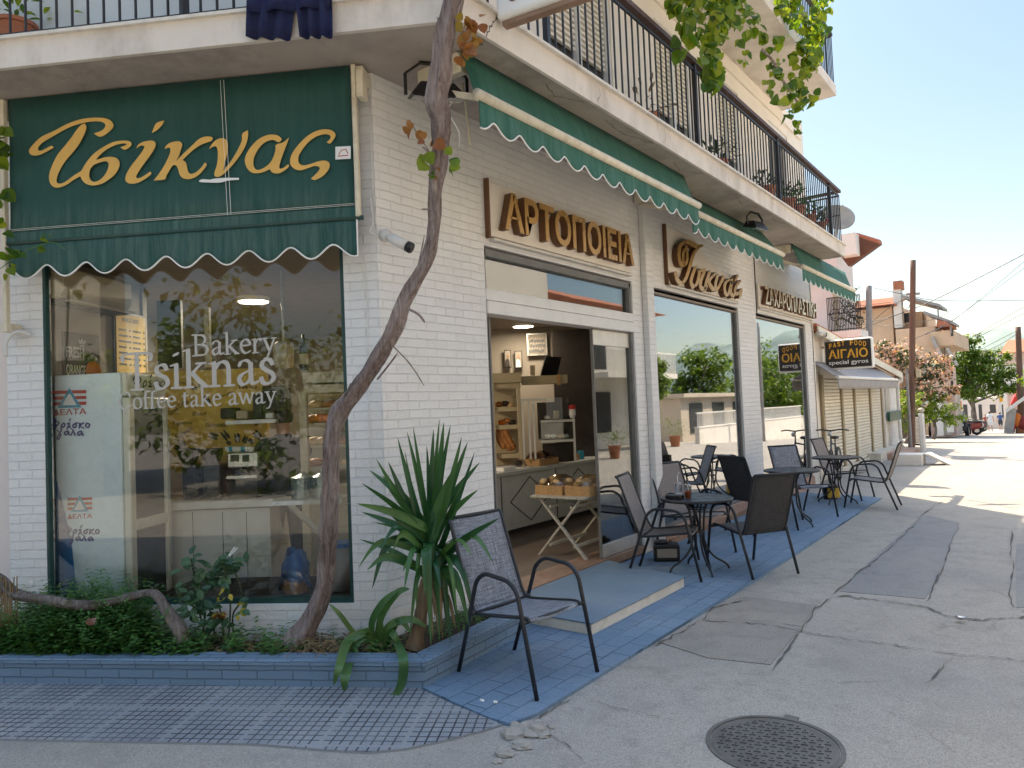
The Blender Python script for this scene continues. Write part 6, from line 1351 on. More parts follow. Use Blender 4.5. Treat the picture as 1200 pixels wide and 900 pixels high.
for k, y in enumerate((397, 402.5, 408.5)):
    for x in range(621, 639, 3):
        x_ = x+1.3*(k % 2)+rnd_.uniform(-.4, .4); c = onf(x_, y+rnd_.uniform(-.6, .6), PD-.002*k); r = .95*s_
        b.quad(*[c+AX*r*.8*cos(q*pi/5)+Z*r*sin(q*pi/5) for q in range(10)])
        bd.quad(*[c+AX*dx_*s_+Z*dz_*s_+FX*.0008 for dx_, dz_ in ((-1.5, -4.2), (1.5, -4.2), (1.3, -1.6), (.5, -.9), (-.5, -.9), (-1.3, -1.6))])
bd.build('print_bodies', 'seal_grey', o)
b.build('print', 'far_stone', o)
b = F(); fbox(b, 650, 386, 700, 560, 11.0, .06); tag(b.build('dark_partition', 'interior_dark'), 'dark brown partition board behind the counter', 'partition')
o = fth('monitor', 'black flat screen leaning on the shelf beam', 'monitor', 646, 440, 10.2); b = MB(); P = [dep(x, y, 10.2+(.3 if x > 645 else 0)) for x, y in ((633, 440), (653, 440), (658, 418.5), (639.5, 417.5))]; b.prism(P, FX*.04); b.build('screen', 'black_plastic', o); b = MB(); b.bar(P[0]-FX*.002, P[3]-FX*.002, .015, .01); b.build('edge', 'alu', o)
o = fth('shelf_beam', 'cream wooden beam shelf above the serving counter', 'shelf', 622, 450, 10.1); b = F(); fbox(b, 611.3, 440, 665, 449.5, 10.0, .4); b.build('beam', 'cream_wood', o); b = F(); fbox(b, 621.5, 428, 627, 439.8, 10.05, .12); b.build('post', 'cream_wood', o); b = F(); fbox(b, 653, 439, 657, 451, 9.96, .04); b.build('cable', 'wicker', o)
o = fth('bread_rack', 'cream wooden bread rack with loaves left inside entrance', 'rack', 595, 545, 9.9)
b = F(); fbox(b, 574, 437, 611, 448.6, 9.8, .4); fbox(b, 574, 449, 610, 455, 9.85, .35); fbox(b, 607.5, 449, 611.5, 556, 9.8, .05); fbox(b, 574, 449, 581, 556, 9.8, .05); fbox(b, 581, 456, 607, 556, 10.18, .02); b.build('frame', 'cream_wood', o, bevel=.004)
for y in (477, 498, 532): b = F(); fbox(b, 580, y, 608, y+5, 9.83, .34); b.build('shelf', 'cream_wood', o)
for i, (x0, y0, x1, y1, r) in enumerate(((584, 501, 600, 528, .05), (581.5, 504, 592, 526, .05), (590, 500, 603, 527, .045))):
    b = MB(); P = spline([dep(x0, y0, 9.9), dep((x0+x1)/2-1, (y0+y1)/2, 9.88), dep(x1, y1, 9.86)], 4); b.tube(P, [r*.4]+[r]*(len(P)-2)+[r*.4], 9); tag(b.build('baguette', 'bread', smooth=True), 'long baguette leaning in the cream bread rack', 'bread', 'baguettes in the rack')
for i, (x, y, mt) in enumerate(((585, 475, 'bread'), (592, 474, 'interior_dark'), (588, 496, 'orange'), (594, 494, 'bread'), (600, 496, 'interior_dark'), (598, 476, 'cream_pastry'))): b = MB(); b.sphere(dep(x, y-1, 9.95), .05, 8, 6, (1.3, 1, .8)); tag(b.build('bread_loaf', mt, smooth=True), 'round loaf on a shelf of the cream bread rack', 'bread', 'loaves in the bread rack')
o = fth('display_case', 'glass pastry case with pale frame on the serving counter', 'display case', 645, 535, 9.6)
b = F()
for x in (612, 619.5, 625): fbox(b, x, 467, x+2.2, 538, 9.5, .03)
fbox(b, 612, 467, 640, 470, 9.5, .03); fbox(b, 634, 492, 674, 494.5, 9.5, .35); fbox(b, 634, 515, 674, 518, 9.5, .35); fbox(b, 672, 490, 674.5, 541, 9.5, .03); b.build('frame', 'grey_counter', o)
b = F(); fbox(b, 640, 466, 666, 491, 9.52, .02); fbox(b, 634, 495, 671, 514, 9.49, .004); b.build('glass', 'clear_glass', o); b = F(); fbox(b, 636, 519, 672, 541, 9.86, .02); fbox(b, 630, 471, 672, 514, 9.9, .02); b.build('back_panel', 'interior_dark', o)
for i, (x, y, mt) in enumerate(((652, 490, 'cream_wood'), (642, 513, 'sign_white'), (649, 513, 'sign_white'), (656, 513, 'cream_pastry'), (663, 513, 'sign_white'), (641, 491, 'alu'))): b = F(); fbox(b, x-3, y-(9 if i == 0 else 4), x+3.5, y, 9.6, .12); tag(b.build('pastry_box', mt, bevel=.01), ('square beige box in the upper part of the pastry case', 'small package standing in the glass pastry case')[min(i, 1)], 'box', None if i == 0 else 'packages in the pastry case')
b = MB(); c = dep(671, 490, 9.45); b.lathe([(.03, 0), (.045, .05), (.04, .12)], c, 12); o = thing('standin_jar', 'white jar with red lid standing in for a small figurine on the pastry case', 'jar', c); b.build('jar', 'sign_white', o, smooth=True); b = MB(); b.lathe([(.045, .12), (.045, .17), (.01, .18)], c, 12); b.build('lid', 'red_paint', o)  # plain jar put in place of the small red and white figurine
b = MB(); c = onx(681, 540, -1.9); c.z = .886; b.lathe([(.05, 0), (.05, .12)], c, 14); tag(b.build('blue_tin', 'teal'), 'small blue tin at the far counter end', 'tin')
# cabinets, pillar and door post behind the big windows
o = thing('metal_cabinet', 'grey green metal cabinet with bread bag on top behind the middle window', 'cabinet', (-.5, 10.1, .1)); b = MB(); b.box(-.62, -.25, 9.62, 10.28, .1, .86); b.box(-.63, -.24, 9.60, 10.30, .862, .93); b.build('body', 'plaster_grey', o, bevel=.006)
b = MB(); b.box(-.58, -.22, 9.30, 9.58, .1, .62); b.build('side_unit', 'plaster_grey', o, bevel=.006)
c = Vector((-.42, 9.85, .931)); o = thing('bread_bag', 'clear bag of brown bread on the grey green cabinet', 'bag', c); bag(c, .13, .10, 7, None, 0, 0).build('bread', 'bread', o, smooth=True); bag(c, .15, .25, 8, None, 0, 0).build('film', 'plastic_film', o, smooth=True)
o = thing('brick_pillar', 'beige brick pillar standing behind the middle window', 'pillar', (-.7, 9.7, .1)); brickmat('beige_brick', (.42, .36, .26), .24, .07, .006, .7, .4); b = MB(); b.box(-.95, -.55, 9.35, 9.72, .1, 2.35); b.build('shaft', 'beige_brick', o); b = MB(); b.box(-.97, -.53, 9.33, 9.74, 2.352, 2.40); b.build('cap', 'black_metal', o); b = MB(); b.box(-.95, -.60, 9.725, 9.86, .1, 2.30); b.build('shadow_gap_panel', 'black_plastic', o)
o = thing('door_post', 'brown wooden post with dark board behind the last window', 'post', (-.5, 13.1, .1)); b = MB(); b.box(-.55, -.42, 12.95, 13.08, .1, 1.95); b.build('post', 'wicker', o); b = MB(); b.box(-.5, -.44, 12.3, 12.94, 1.75, 2.3); b.build('dark_board', 'sign_brown', o)
b = MB(); b.box(-1.0, -.6, 11.4, 12.8, .1, 1.7)
o = thing('dark_shelving', 'dark shelving rack with white goods behind the last window', 'shelving', (-.8, 12.1, .1)); b.build('carcass', 'interior_dark', o); b = MB()
for z in (.5, .85, 1.2): b.box(-.595, -.57, 11.45, 12.75, z, z+.03)
b.build('shelf_edges', 'alu', o)
# window film lettering with a broad pen
def GL(): 
    g = {}
    g['B'] = (.66, [[(.16, 0), (.16, .7)], [(.16, .68), (.38, .68), (.48, .58), (.46, .44), (.34, .37), (.18, .37)], [(.34, .37), (.52, .30), (.56, .16), (.46, .03), (.30, .01), (.16, .02)], (.6, [(.04, .0), (.2, .0)]), (.6, [(.04, .7), (.2, .7)])])
    g['a'] = (.46, [(.7, [(.09, .36), (.13, .44), (.24, .46), (.32, .38)]), [(.32, .40), (.32, .08), (.38, .01), (.44, .05)], [(.31, .27), (.14, .20), (.08, .10), (.15, .0), (.25, .04), (.32, .12)]])
    g['k'] = (.52, [[(.12, 0), (.12, .72)], (.6, [(.03, .7), (.13, .73)]), (.7, [(.13, .20), (.26, .33), (.38, .44)]), [(.20, .27), (.32, .13), (.46, .01)], (.5, [(.03, 0), (.21, 0)]), (.5, [(.38, 0), (.52, 0)]), (.5, [(.28, .45), (.47, .45)])])
    g['e'] = (.44, [[(.10, .26), (.38, .27), (.34, .41), (.23, .46), (.11, .37), (.08, .22), (.14, .06), (.26, .0), (.38, .07)]])
    g['r'] = (.36, [[(.11, 0), (.11, .45)], (.6, [(.02, .43), (.12, .46)]), [(.12, .30), (.19, .43), (.28, .45), (.32, .40)], (.5, [(.03, 0), (.22, 0)])])
    g['y'] = (.48, [[(.08, .45), (.25, .03)], (.65, [(.42, .45), (.25, .03), (.16, -.18), (.06, -.20)]), (.5, [(.0, .455), (.18, .455)]), (.5, [(.33, .455), (.48, .455)])])
    g['T'] = (.62, [[(.30, 0), (.30, .69)], (.8, [(.02, .56), (.04, .69), (.56, .69), (.58, .56)]), (.6, [(.18, 0), (.42, 0)])])
    g['s'] = (.36, [[(.29, .36), (.24, .45), (.12, .44), (.08, .34), (.16, .26), (.27, .20), (.31, .10), (.22, .0), (.10, .02), (.06, .12)]])
    g['i'] = (.26, [[(.13, 0), (.13, .45)], (.6, [(.03, .43), (.14, .46)]), (.5, [(.03, 0), (.24, 0)]), (1.2, [(.115, .63), (.145, .66)])])
    g['n'] = (.54, [[(.12, 0), (.12, .45)], (.6, [(.03, .43), (.13, .46)]), [(.13, .32), (.24, .45), (.36, .44), (.41, .32), (.41, 0)], (.5, [(.03, 0), (.22, 0)]), (.5, [(.32, 0), (.51, 0)])])
    g['C'] = (.66, [[(.56, .52), (.50, .66), (.36, .70), (.20, .63), (.10, .45), (.09, .26), (.18, .08), (.34, .0), (.48, .03), (.58, .15)]])
    g['o'] = (.48, [[(.24, .46), (.11, .40), (.07, .23), (.12, .06), (.24, .0), (.36, .06), (.41, .23), (.36, .40), (.24, .46)]])
    g['f'] = (.30, [[(.12, 0), (.12, .58), (.19, .71), (.32, .69)], (.55, [(.02, .45), (.28, .45)]), (.5, [(.03, 0), (.24, 0)])])
    g['t'] = (.32, [[(.12, .58), (.12, .10), (.18, .0), (.28, .04)], (.55, [(.02, .45), (.28, .45)])])
    g['w'] = (.70, [[(.06, .45), (.21, .02)], (.65, [(.21, .02), (.36, .42)]), [(.35, .44), (.50, .02)], (.65, [(.50, .02), (.64, .45)]), (.5, [(.0, .455), (.15, .455)]), (.5, [(.57, .455), (.71, .455)])])
    g[' '] = (.26, [])
    return g
GLY = GL()
def serif(txt, xr, yb, size, mb, w_=-.034, sx=1.0):
    tot = sum(GLY[c][0] for c in txt); pr_ = onL(xr, yb, w_); sl = (onL(xr, yb, w_)-CO).dot(DL); u = sl+tot*size*sx; st = []
    for ch_ in txt:
        ad, ss_ = GLY[ch_]
        for s in ss_:
            f, p_ = s if isinstance(s, tuple) else (1, s); st.append((f, [(u-x*size*sx, pr_.z+y*size) for x, y in p_]))
        u -= ad*size*sx
    nib(mb, st, lambda a, z: L(a, w_, z), NL, .088*size, .03*size, -18, 0, 4)
wt = thing('window_lettering', 'grey vinyl window lettering reading Bakery Tsiknas Coffee take away', 'lettering', L(1.2, -.05, 1.8)); 
for txt, xr, yb, sz, sx in (('Bakery', 324, 412, .215, 1.02), ('Tsiknas', 324, 449, .375, 1.0), ('Coffee take away', 324, 472, .176, .985)):
    b = MB(); serif(txt, xr, yb, sz, b, -.0345, sx); b.build('lettering', 'film_grey', wt)
# ---------------------------------------------------------------- trees and bushes
def tree(name, label, base, H, blobs, leaf, n, size, seed=1, trunk_r=.14, group=None, barkm='grey_bark', bloom=None, cat='tree'):
    rnd = random.Random(seed); base = Vector(base); o = thing(name, label, cat, base, group)
    b = MB(); th = H; top = base+Vector((rnd.uniform(-.2, .2), rnd.uniform(-.2, .2), th))
    gnarl(b, spline([base-Z*.05, base.lerp(top, .4)+Vector((.06, .04, 0)), top], 5), [trunk_r*(1.25-.07*i) for i in range(11)], 12, rnd, .06, .3)
    for (c, r) in blobs:
        c = base+Vector(c); s0 = base.lerp(top, rnd.uniform(.6, 1)); b.tube(spline([s0, s0.lerp(c, .5)+Z*.1*r, c], 4), [trunk_r*.55*(1-.085*i) for i in range(9)], 7)
    b.build('trunk', barkm, o, smooth=True)
    b = MB(); bl = MB(); tot = sum(r[1]**2 if not isinstance(r[1], tuple) else r[1][0]**2 for r in blobs)
    for (c, r) in blobs:
        c = base+Vector(c); k = int(n*r*r/tot); subs = []
        for _ in range(max(6, k//26)):
            q = Vector((rnd.gauss(0, 1), rnd.gauss(0, 1), rnd.gauss(0, 1))).normalized()*r*rnd.uniform(.45, 1.05); q.z *= .8; subs.append(c+q)
        for i in range(k):
            s0 = rnd.choice(subs); q = Vector((rnd.gauss(0, 1), rnd.gauss(0, 1), rnd.gauss(0, .8)))*r*.15; p = s0+q
            d = Vector((rnd.uniform(-1, 1), rnd.uniform(-1, 1), rnd.uniform(-.9, .35))); s = size*rnd.uniform(.6, 1.3)
            tgt = bl if (bloom and (p-c).length > r*.62 and rnd.random() < bloom[1]) else b
            tgt.leaf(p, d, (rnd.uniform(-.6, .6), rnd.uniform(-.6, .6), 1), s, s*.62, .25, ((.5, 1), (1, 0)), .15)
    b.build('crown', leaf, o)
    if bloom: bl.build('blossom', bloom[0], o)
    return o
# ---------------------------------------------------------------- the fast food shop next door
ff = thing('fast_food_shop', 'low beige shop with sloping roof and closed roller shutters next door', 'building', (-1, 18, 0))
XF = -.10; ys_ = lambda x, yy=500: onx(x, yy, XF).y
yE = 23.3
b = MB(); b.prism([(XF-.02, 14.53, 0), (XF-.02, yE, 0), (XF-.02, yE, 2.22), (XF-.02, 14.53, 2.98)], (-.2, 0, 0)); b.box(-4.5, XF-.221, yE-.2, yE-.001, 0, 2.2); b.build('wall', 'cream_plaster', ff)
b = MB(); b.prism([(XF+.16, 14.53, 3.02), (XF+.16, yE+.35, 2.25), (XF+.16, yE+.35, 2.31), (XF+.16, 14.53, 3.08)], (-5, 0, 0)); b.build('roof', 'roof_tile', ff)
b = MB(); b.prism([(XF+.165, 14.53, 2.86), (XF+.165, yE+.36, 2.10), (XF+.165, yE+.36, 2.26), (XF+.165, 14.53, 3.03)], (.03, 0, 0)); b.build('verge_board', 'shutter', ff)
b = MB(); b.tube(spline([(XF+.16, yE+.36, 2.15), (XF+.12, yE+.40, 2.0), (XF+.05, yE+.30, 1.85), (XF+.05, yE+.30, .1)], 4), .045, 8); b.build('downpipe', 'white_frame', ff, smooth=True)
edges = [ys_(964.5), ys_(987), ys_(1002), ys_(1020.5), ys_(1034)]
b = MB(); b.box(XF-.02, XF+.05, 14.5, edges[-1]+.1, 0, .12); b.box(XF-.02, XF+.30, edges[3]-.6, edges[-1]+1.2, .0, .22); b.build('plinth', 'step_white', ff)
b = MB(); b.box(XF-.01, XF+.75, edges[3]+.2, edges[4]+1.0, 0, .17); b.build('step', 'plinth_stone', ff, bevel=.01)
for a, c in zip(edges[:-1], edges[1:]):
    b = MB(); k = 26
    for i in range(k): z = .14+i*(1.88/k); b.prism([(XF-.015, a+.1, z), (XF+.012, a+.1, z+.01), (XF+.012, a+.1, z+.058), (XF-.015, a+.1, z+.068)], (0, c-a-.2, 0))
    b.build('roller_shutter', 'shutter', ff)
for y in edges: b = MB(); b.box(XF-.01, XF+.04, y-.07, y+.07, .12, 2.1); b.build('post', 'shutter_post', ff)
b = MB(); b.box(XF-.01, XF+.02, edges[4]+.35, 21.7, .24, 2.05); b.build('door', 'white_frame', ff)
b = MB(); b.box(XF-.05, XF+.06, 22.2, 23.2, 0, 2.1); b.build('corner_post', 'white_plaster', ff)
b = MB(); b.box(XF+.02, XF+.06, edges[4]+.4, edges[4]+.5, 1.2, 1.9); b.build('meter_box', 'alu', ff)
o = thing('shop_awning', 'grey folded out awning over the fast food shutters', 'awning', (.2, 18, 1.8)); b = MB(); rws = []
for i in range(31): y = 14.62+(20.9-14.62)*i/30; rws.append([Vector((XF+.02+.44*k/5, y, 2.36-.34*k/5-.012*sin(pi*k/5)*(1+.3*sin(i)))) for k in range(6)])
b.grid(rws); cv = b.build('canvas', 'grey_canvas', o, smooth=True); cv.modifiers.new('t', 'SOLIDIFY').thickness = .004
b = MB(); rws = [[Vector((XF+.47+.012*sin(i*1.1)*k/3, 14.62+6.28*i/60, 2.0-.205*k/3)) for k in range(4)] for i in range(61)]; b.grid(rws); cv = b.build('valance', 'grey_canvas', o, smooth=True); cv.modifiers.new('t', 'SOLIDIFY').thickness = .004
b = MB(); b.tube([(XF+.47, 14.6, 2.02), (XF+.47, 20.92, 2.02)], .03, 8); b.build('front_bar', 'white_frame', o)
sg = thing('fast_food_sign', 'brown box sign reading FAST FOOD and special gyros above shutters', 'sign', (.3, 16, 2.2))
P = [ony(967, 431, 15.4), ony(1022, 429.5, 15.4), ony(1021, 398, 15.4), ony(967, 401, 15.4)]; sx0, sx1, sz0, sz1 = P[0].x+.02, P[1].x, P[1].z+.015, P[3].z
b = MB(); b.box(sx0-.03, sx1+.03, 15.4, 15.56, sz0-.035, sz1+.035); b.build('box', 'sign_white', sg, bevel=.04, seg=3)
b = MB(); b.box(sx0, sx1, 15.392, 15.398, sz0, sz1); b.build('panel', 'sign_brown', sg)
SGR = Vector((1, 0, 0)); yy = 15.389
W_s = sx1-sx0
for k, ch_ in enumerate('FAST FOOD'):
    if ch_ == ' ': continue
    t = (k+.5)/9; cx = sx0+W_s*(.08+.84*t); dz = .055*(1-(2*t-1)**2)
    b = fit(text_mb, ch_, W_s*.066, .10, (cx-W_s*.033, yy, sz0+.385+dz), SGR, Z, depth=.004, bold=.02); b.build('letter', 'sign_yellow', sg)
b = fit(text_mb, 'ΑΙΓΑΙΟ', W_s*.86, .185, (sx0+W_s*.07, yy, sz0+.185), SGR, Z, depth=.004, bold=.02); b.build('lettering', 'sign_yellow', sg)
b = fit(text_mb, 'special gyros', W_s*.86, .105, (sx0+W_s*.07, yy, sz0+.045), SGR, Z, depth=.004, bold=.012); b.build('lettering', 'sign_white', sg)
b = MB(); b.bar((sx0-.02, 15.48, sz1-.1), (XF, 15.48, sz1-.1), .05); b.bar((sx0-.02, 15.48, sz0+.1), (XF, 15.48, sz0+.1), .05); b.build('bracket', 'cream_wood', sg)
o = thing('letter_box', 'dark green letter box on the white door side of the shop', 'letter box', (XF+.1, 21.4, 1.2)); p0, p1 = onx(1040, 494, XF+.06), onx(1053, 480, XF+.06); b = MB(); b.box(XF+.06, XF+.2, p0.y, p1.y, p0.z, p1.z-.02); b.v = [Vector((XF+.06+(v.x-XF-.06)*.5, v.y, v.z)) for v in b.v]; b.build('body', 'mail_green', o, bevel=.01); b = MB(); b.box(XF+.131, XF+.136, p0.y+.1, p1.y-.1, p1.z-.1, p1.z-.07); b.build('slot', 'black_plastic', o)
b = MB(); q = onz(1063, 546, 0); b.box(q.x-.28, q.x+.30, q.y, q.y+.6, 0, .26); b.prism([(q.x+.31, q.y+.2, .26), (q.x+.75, q.y+.3, .0), (q.x+.85, q.y+.3, .0), (q.x+.40, q.y+.2, .27)], (0, .5, 0)); tag(b.build('concrete_ramp', 'white_plaster', bevel=.01), 'white concrete block with slanting slab at the shop corner', 'ramp')
# ---------------------------------------------------------------- poles and wires
def pole(name, label, base, top, r0, r1, mt, grp=None):
    o = thing(name, label, 'pole', base, grp); b = MB(); pts = [Vector(base)-Z*.1, Vector(base).lerp(Vector(top), .5), Vector(top)]; b.tube(spline(pts, 5), [r0+(r1-r0)*i/10 for i in range(11)], 12); b.build('shaft', mt, o, smooth=True); return o
pb = onz(1068, 531); pt_ = ony(1070, 305, pb.y)
up = pole('utility_pole', 'brown wooden utility pole standing between the shop corner and the pink bush', pb, pt_, .088, .068, 'utility_wood')
b = MB(); q = ony(1076, 438, pb.y); b.box(q.x-.04, q.x+.06, q.y-.1, q.y+.1, q.z-.1, q.z+.12); b.build('meter_tag', 'cream_wood', up); b = MB(); b.tube([Vector((pb.x+.03, pb.y-.16, .1)), Vector((pb.x+.03, pb.y-.16, 2.3))], .035, 8); b.build('cable_pipe', 'grey_pole', up)
b = MB(); b.bar(ony(1062, 345, pb.y), ony(1078, 344, pb.y), .06); b.build('cross_bar', 'grey_pole', up)
pole('steel_pole', 'thin grey steel pole rising behind the fast food sign', (ony(1018, 420, 25).x, 25, 2), ony(1018, 335, 25), .1, .09, 'grey_pole')
rp = dep(1197, 500, 46); pole('far_pole', 'dark wooden pole at the right edge of the street', (rp.x, rp.y, gz(rp.y)), dep(1193, 383, 46), .2, .15, 'utility_wood')
def wire(pts, label): 
    P = spline([dep(x, y, d) for x, y, d in pts], 8); b = MB(); b.tube(P, .011 if pts[0][2] < 30 else .016, 4, False); tag(b.build('overhead_wire', 'wire'), label, 'wire', 'overhead wires')
for pts in ([(1018, 336, 27), (1060, 345, 26), (1110, 352.5, 27), (1240, 351, 30)], [(990, 395, 30), (1035, 375, 27), (1100, 349, 26), (1240, 277, 24)], [(1070, 398, 24), (1112, 378, 30), (1150, 351, 30), (1240, 285, 30)], [(1085, 392, 24), (1116, 376, 30), (1155, 345, 30), (1240, 272, 30)],
            [(1132, 400, 50), (1165, 380, 45), (1250, 330, 40)], [(1135, 402, 50), (1165, 385, 45), (1250, 342, 40)], [(1148, 410, 50), (1175, 396, 46), (1193, 387, 44)], [(1150, 414, 50), (1175, 402, 46), (1193, 390, 44)], [(1005, 380, 27), (1040, 381.5, 26), (1068, 379, 24), (1098, 373, 30), (1112, 365, 34)], [(1068, 346, 24), (1040, 362, 26), (1005, 392, 28)], [(1068, 350, 24), (1058, 366, 25), (1010, 380, 27)]):
    wire(pts, 'thin dark overhead wire crossing the sky above the street')
# ---------------------------------------------------------------- the white house behind the shop
wh = thing('pink_house', 'pale pink house with iron balcony and tiled eaves behind the shop', 'building', (-5, 24, 0))
Y1 = 24.5; xa = ony(984, 360, Y1).x
b = MB(); b.box(-14, xa, Y1, Y1+2.2, 0, ony(970, 292, Y1).z); b.build('wall', 'pink_plaster', wh)
eA, eT, eB, eC = ony(1003, 277, Y1-1), ony(1030.5, 285.5, Y1-1), ony(994, 312, Y1-1), ony(985, 300, Y1-1)
b = MB(); b.prism([eC, eB, eT, eA], (0, .5, .05)); b.build('eaves', 'eave_wood', wh)
b = MB()
for i in range(9): p_ = eA.lerp(eT, i/9); q_ = eA.lerp(eT, (i+.85)/9); b.prism([p_, q_, q_+Z*.07, p_.lerp(q_, .5)+Z*.13, p_+Z*.07], (0, .5, .05))
b.build('roof', 'roof_tile', wh)
b = MB(); q0, q1 = ony(986, 300, Y1-1.5), ony(1002, 272, Y1-1.5); b.box(q0.x, q1.x, Y1-1.5, Y1-.9, q0.z, q1.z); b.build('parapet', 'white_plaster', wh)
s0, s1_ = ony(980, 397, Y1-.9), ony(1010, 386, Y1-.9); b = MB(); b.box(-6, s1_.x, Y1-1.0, Y1-.001, s0.z, s1_.z); b.build('balcony_slab', 'white_plaster', wh)
b = MB(); zt = ony(990, 338, Y1-.9).z
for i in range(22): x = s0.x-.2+(s1_.x-s0.x+.2)*i/21; b.bar((x, Y1-.95, s1_.z), (x, Y1-.95, zt-.25), .022)
for z in (s1_.z+.05, (s1_.z+zt)/2-.1, zt-.25): b.bar((s0.x-.2, Y1-.95, z), (s1_.x, Y1-.95, z), .03)
rnd = random.Random(9)
for i in range(10): c = Vector((rnd.uniform(s0.x, s1_.x), Y1-.96, rnd.uniform(s1_.z+.2, zt-.4))); b.tube([c+Vector((.14*cos(a*.6), 0, .14*sin(a*.6))) for a in range(11)], .012, 4)
b.build('railing', 'rail_black', wh)
b = MB(); b.box(ony(978, 380, Y1).x, ony(983, 380, Y1).x, Y1-.04, Y1-.002, s1_.z, zt+.3); b.build('window', 'cream_wood', wh)
b = MB()
for i in range(130): c = Vector((rnd.uniform(s0.x+.2, s1_.x+.05), Y1-.85+rnd.uniform(-.2, .2), rnd.uniform(s1_.z+.25, zt))); b.leaf(c, (rnd.uniform(-1, 1), rnd.uniform(-1, 1), rnd.uniform(-.4, 1)), Z, .16, .07)
o = thing('potted_plant', 'straggly balcony plants on the pale pink house', 'plant', (s1_.x, Y1-.85, s1_.z)); b.build('foliage', 'olive_leaf', o)
# ---------------------------------------------------------------- the peach house up the street
ph = thing('peach_house', 'peach coloured house with tiled roof, chimney and overhanging terrace', 'building', (-4, 42, 0)); Y2 = 40.0
def ybox(b, x0, y0, x1, y1, Y, t): p, q = ony(x0, (y0+y1)/2, Y), ony(x1, (y0+y1)/2, Y); m_ = (x0+x1)/2; return b.box(p.x, q.x, Y, Y+t, ony(m_, y1, Y).z, ony(m_, y0, Y).z)
b = MB(); ybox(b, 960, 358, 1050, 520, Y2, 9); ybox(b, 1050.2, 384, 1097, 420, Y2-.6, 8); ybox(b, 1056, 366, 1081, 384, Y2+.6, 5); b.build('wall', 'peach_plaster', ph)
b = MB(); ybox(b, 1091, 388, 1118, 405, Y2-.8, 7); b.build('terrace', 'peach_plaster', ph)
b = MB(); ybox(b, 1089, 430, 1119, 512, Y2, 1.2); b.build('lower_wall', 'far_pink', ph)
b = MB()
p, q = ony(956, 361, Y2), ony(1050, 358, Y2); zr = ony(1020, 345, Y2).z
for i in range(40): x = p.x+(q.x-p.x)*i/40; b.prism([(x, Y2-.5, q.z-.1), (x+.17, Y2-.5, q.z-.1), (x+.17, Y2-.5, q.z+.02), (x+.085, Y2-.5, q.z+.07), (x, Y2-.5, q.z+.02)], (0, 4, zr-q.z+.1))
b.build('roof', 'roof_tile', ph)
b = MB(); ybox(b, 1047, 339, 1056.5, 384, Y2-.3, .6); b.build('chimney', 'white_plaster', ph); b = MB(); ybox(b, 1046.5, 329, 1057, 339, Y2-.35, .7); b.build('chimney_pot', 'terracotta', ph)
for (x0, y0, x1, y1) in ((1056, 345, 1101, 356), (1082, 364, 1116, 376)):
    a, c = ony(x0, y0, Y2-1), ony(x1, y1, Y2-1); b = MB(); b.prism([a, c, c-Z*.14, a-Z*.14], (0, 3, 0)); b.bar(c-Z*.1+Vector((-.1, .2, 0)), Vector((c.x-.1, c.y+.2, ony(x1, y1+14, Y2-1).z)), .06); b.build('canopy', 'grey_pole', ph)
b = MB(); ybox(b, 1057, 367, 1066, 378, Y2+.58, .015); ybox(b, 1114, 386, 1117, 394, Y2-.82, .015); ybox(b, 1114.5, 435, 1117, 441, Y2-.02, .015); ybox(b, 1114.5, 446, 1117, 453, Y2-.02, .015); b.build('window', 'dark_pane', ph)
b = MB(); a, c = ony(1099, 376, Y2-1), ony(1113, 381, Y2-1); b.prism([ony(1097, 383, Y2-1), ony(1113, 382, Y2-1), ony(1112, 377, Y2-1), ony(1098, 375, Y2-1)], (0, 3, 0)); b.build('small_roof', 'roof_tile', ph)
b = MB()
for x in (1088.5, 1104, 1110): b.bar(ony(x, 404, Y2+1), ony(x, 470, Y2+1), .25)
b.bar(ony(1092, 395, Y2-.9), ony(1104, 420, Y2-.9), .16); b.bar(ony(1110, 408, Y2-.9), ony(1122, 428, Y2-.9), .35, .1); b.build('support', 'plaster_grey', ph)
# ---------------------------------------------------------------- vegetation along the street
g0 = onz(1050, 522); tree('oleander', 'large pink flowering oleander behind the wooden utility pole', (g0.x-1.0, 30, -.15), 1.6, [((-.3, 0, 2.5), .85), ((.7, .3, 3.0), .85), ((1.2, 0, 2.1), .85), ((-.8, .4, 3.0), .8), ((.4, -.3, 1.6), .9), ((1.7, .2, 2.7), .65), ((-1.0, 0, 1.9), .8), ((.1, .3, 3.5), .6), ((1.9, .3, 2.0), .55)], 'olive_leaf', 5200, .15, 4, .12, None, 'grey_bark', ('pink_bloom', .62), 'bush')
q = dep(1092, 480, 26); tree('bright_bush', 'sunlit yellow green bush right of the utility pole', (q.x, q.y, 0), .6, [((0, 0, .9), .55), ((.35, .3, 1.25), .5), ((-.4, 0, 1.1), .5), ((.6, 0, .7), .45), ((.1, .2, 1.6), .4)], 'bright_leaf', 1500, .12, 5, .05, None, 'grey_bark', None, 'bush')
q = dep(1060, 500, 24.5); tree('bright_bush', 'green bush between the shop corner post and the utility pole', (q.x, q.y, 0), .5, [((0, 0, .8), .45), ((.1, .2, 1.5), .5), ((-.2, .2, 1.1), .5)], 'bright_leaf', 900, .11, 6, .05, None, 'grey_bark', None, 'bush')
q = dep(1142, 500, 48); tree('street_tree', 'broad feathery green tree over the street with deep shade below', (q.x, q.y, gz(q.y)), 2.9, [((-.4, 0, 5.6), 1.2), ((.3, .3, 4.8), 1.4), ((1.2, 0, 4.1), 1.3), ((-.6, .3, 4.3), 1.3), ((.5, -.3, 3.2), 1.4), ((1.9, 0, 3.4), .9), ((-.8, 0, 3.2), 1.0), ((.0, .2, 6.5), .7), ((1.4, .3, 5.0), .8), ((2.4, .2, 2.9), .6)], 'tree_leaf', 6500, .24, 7, .16)
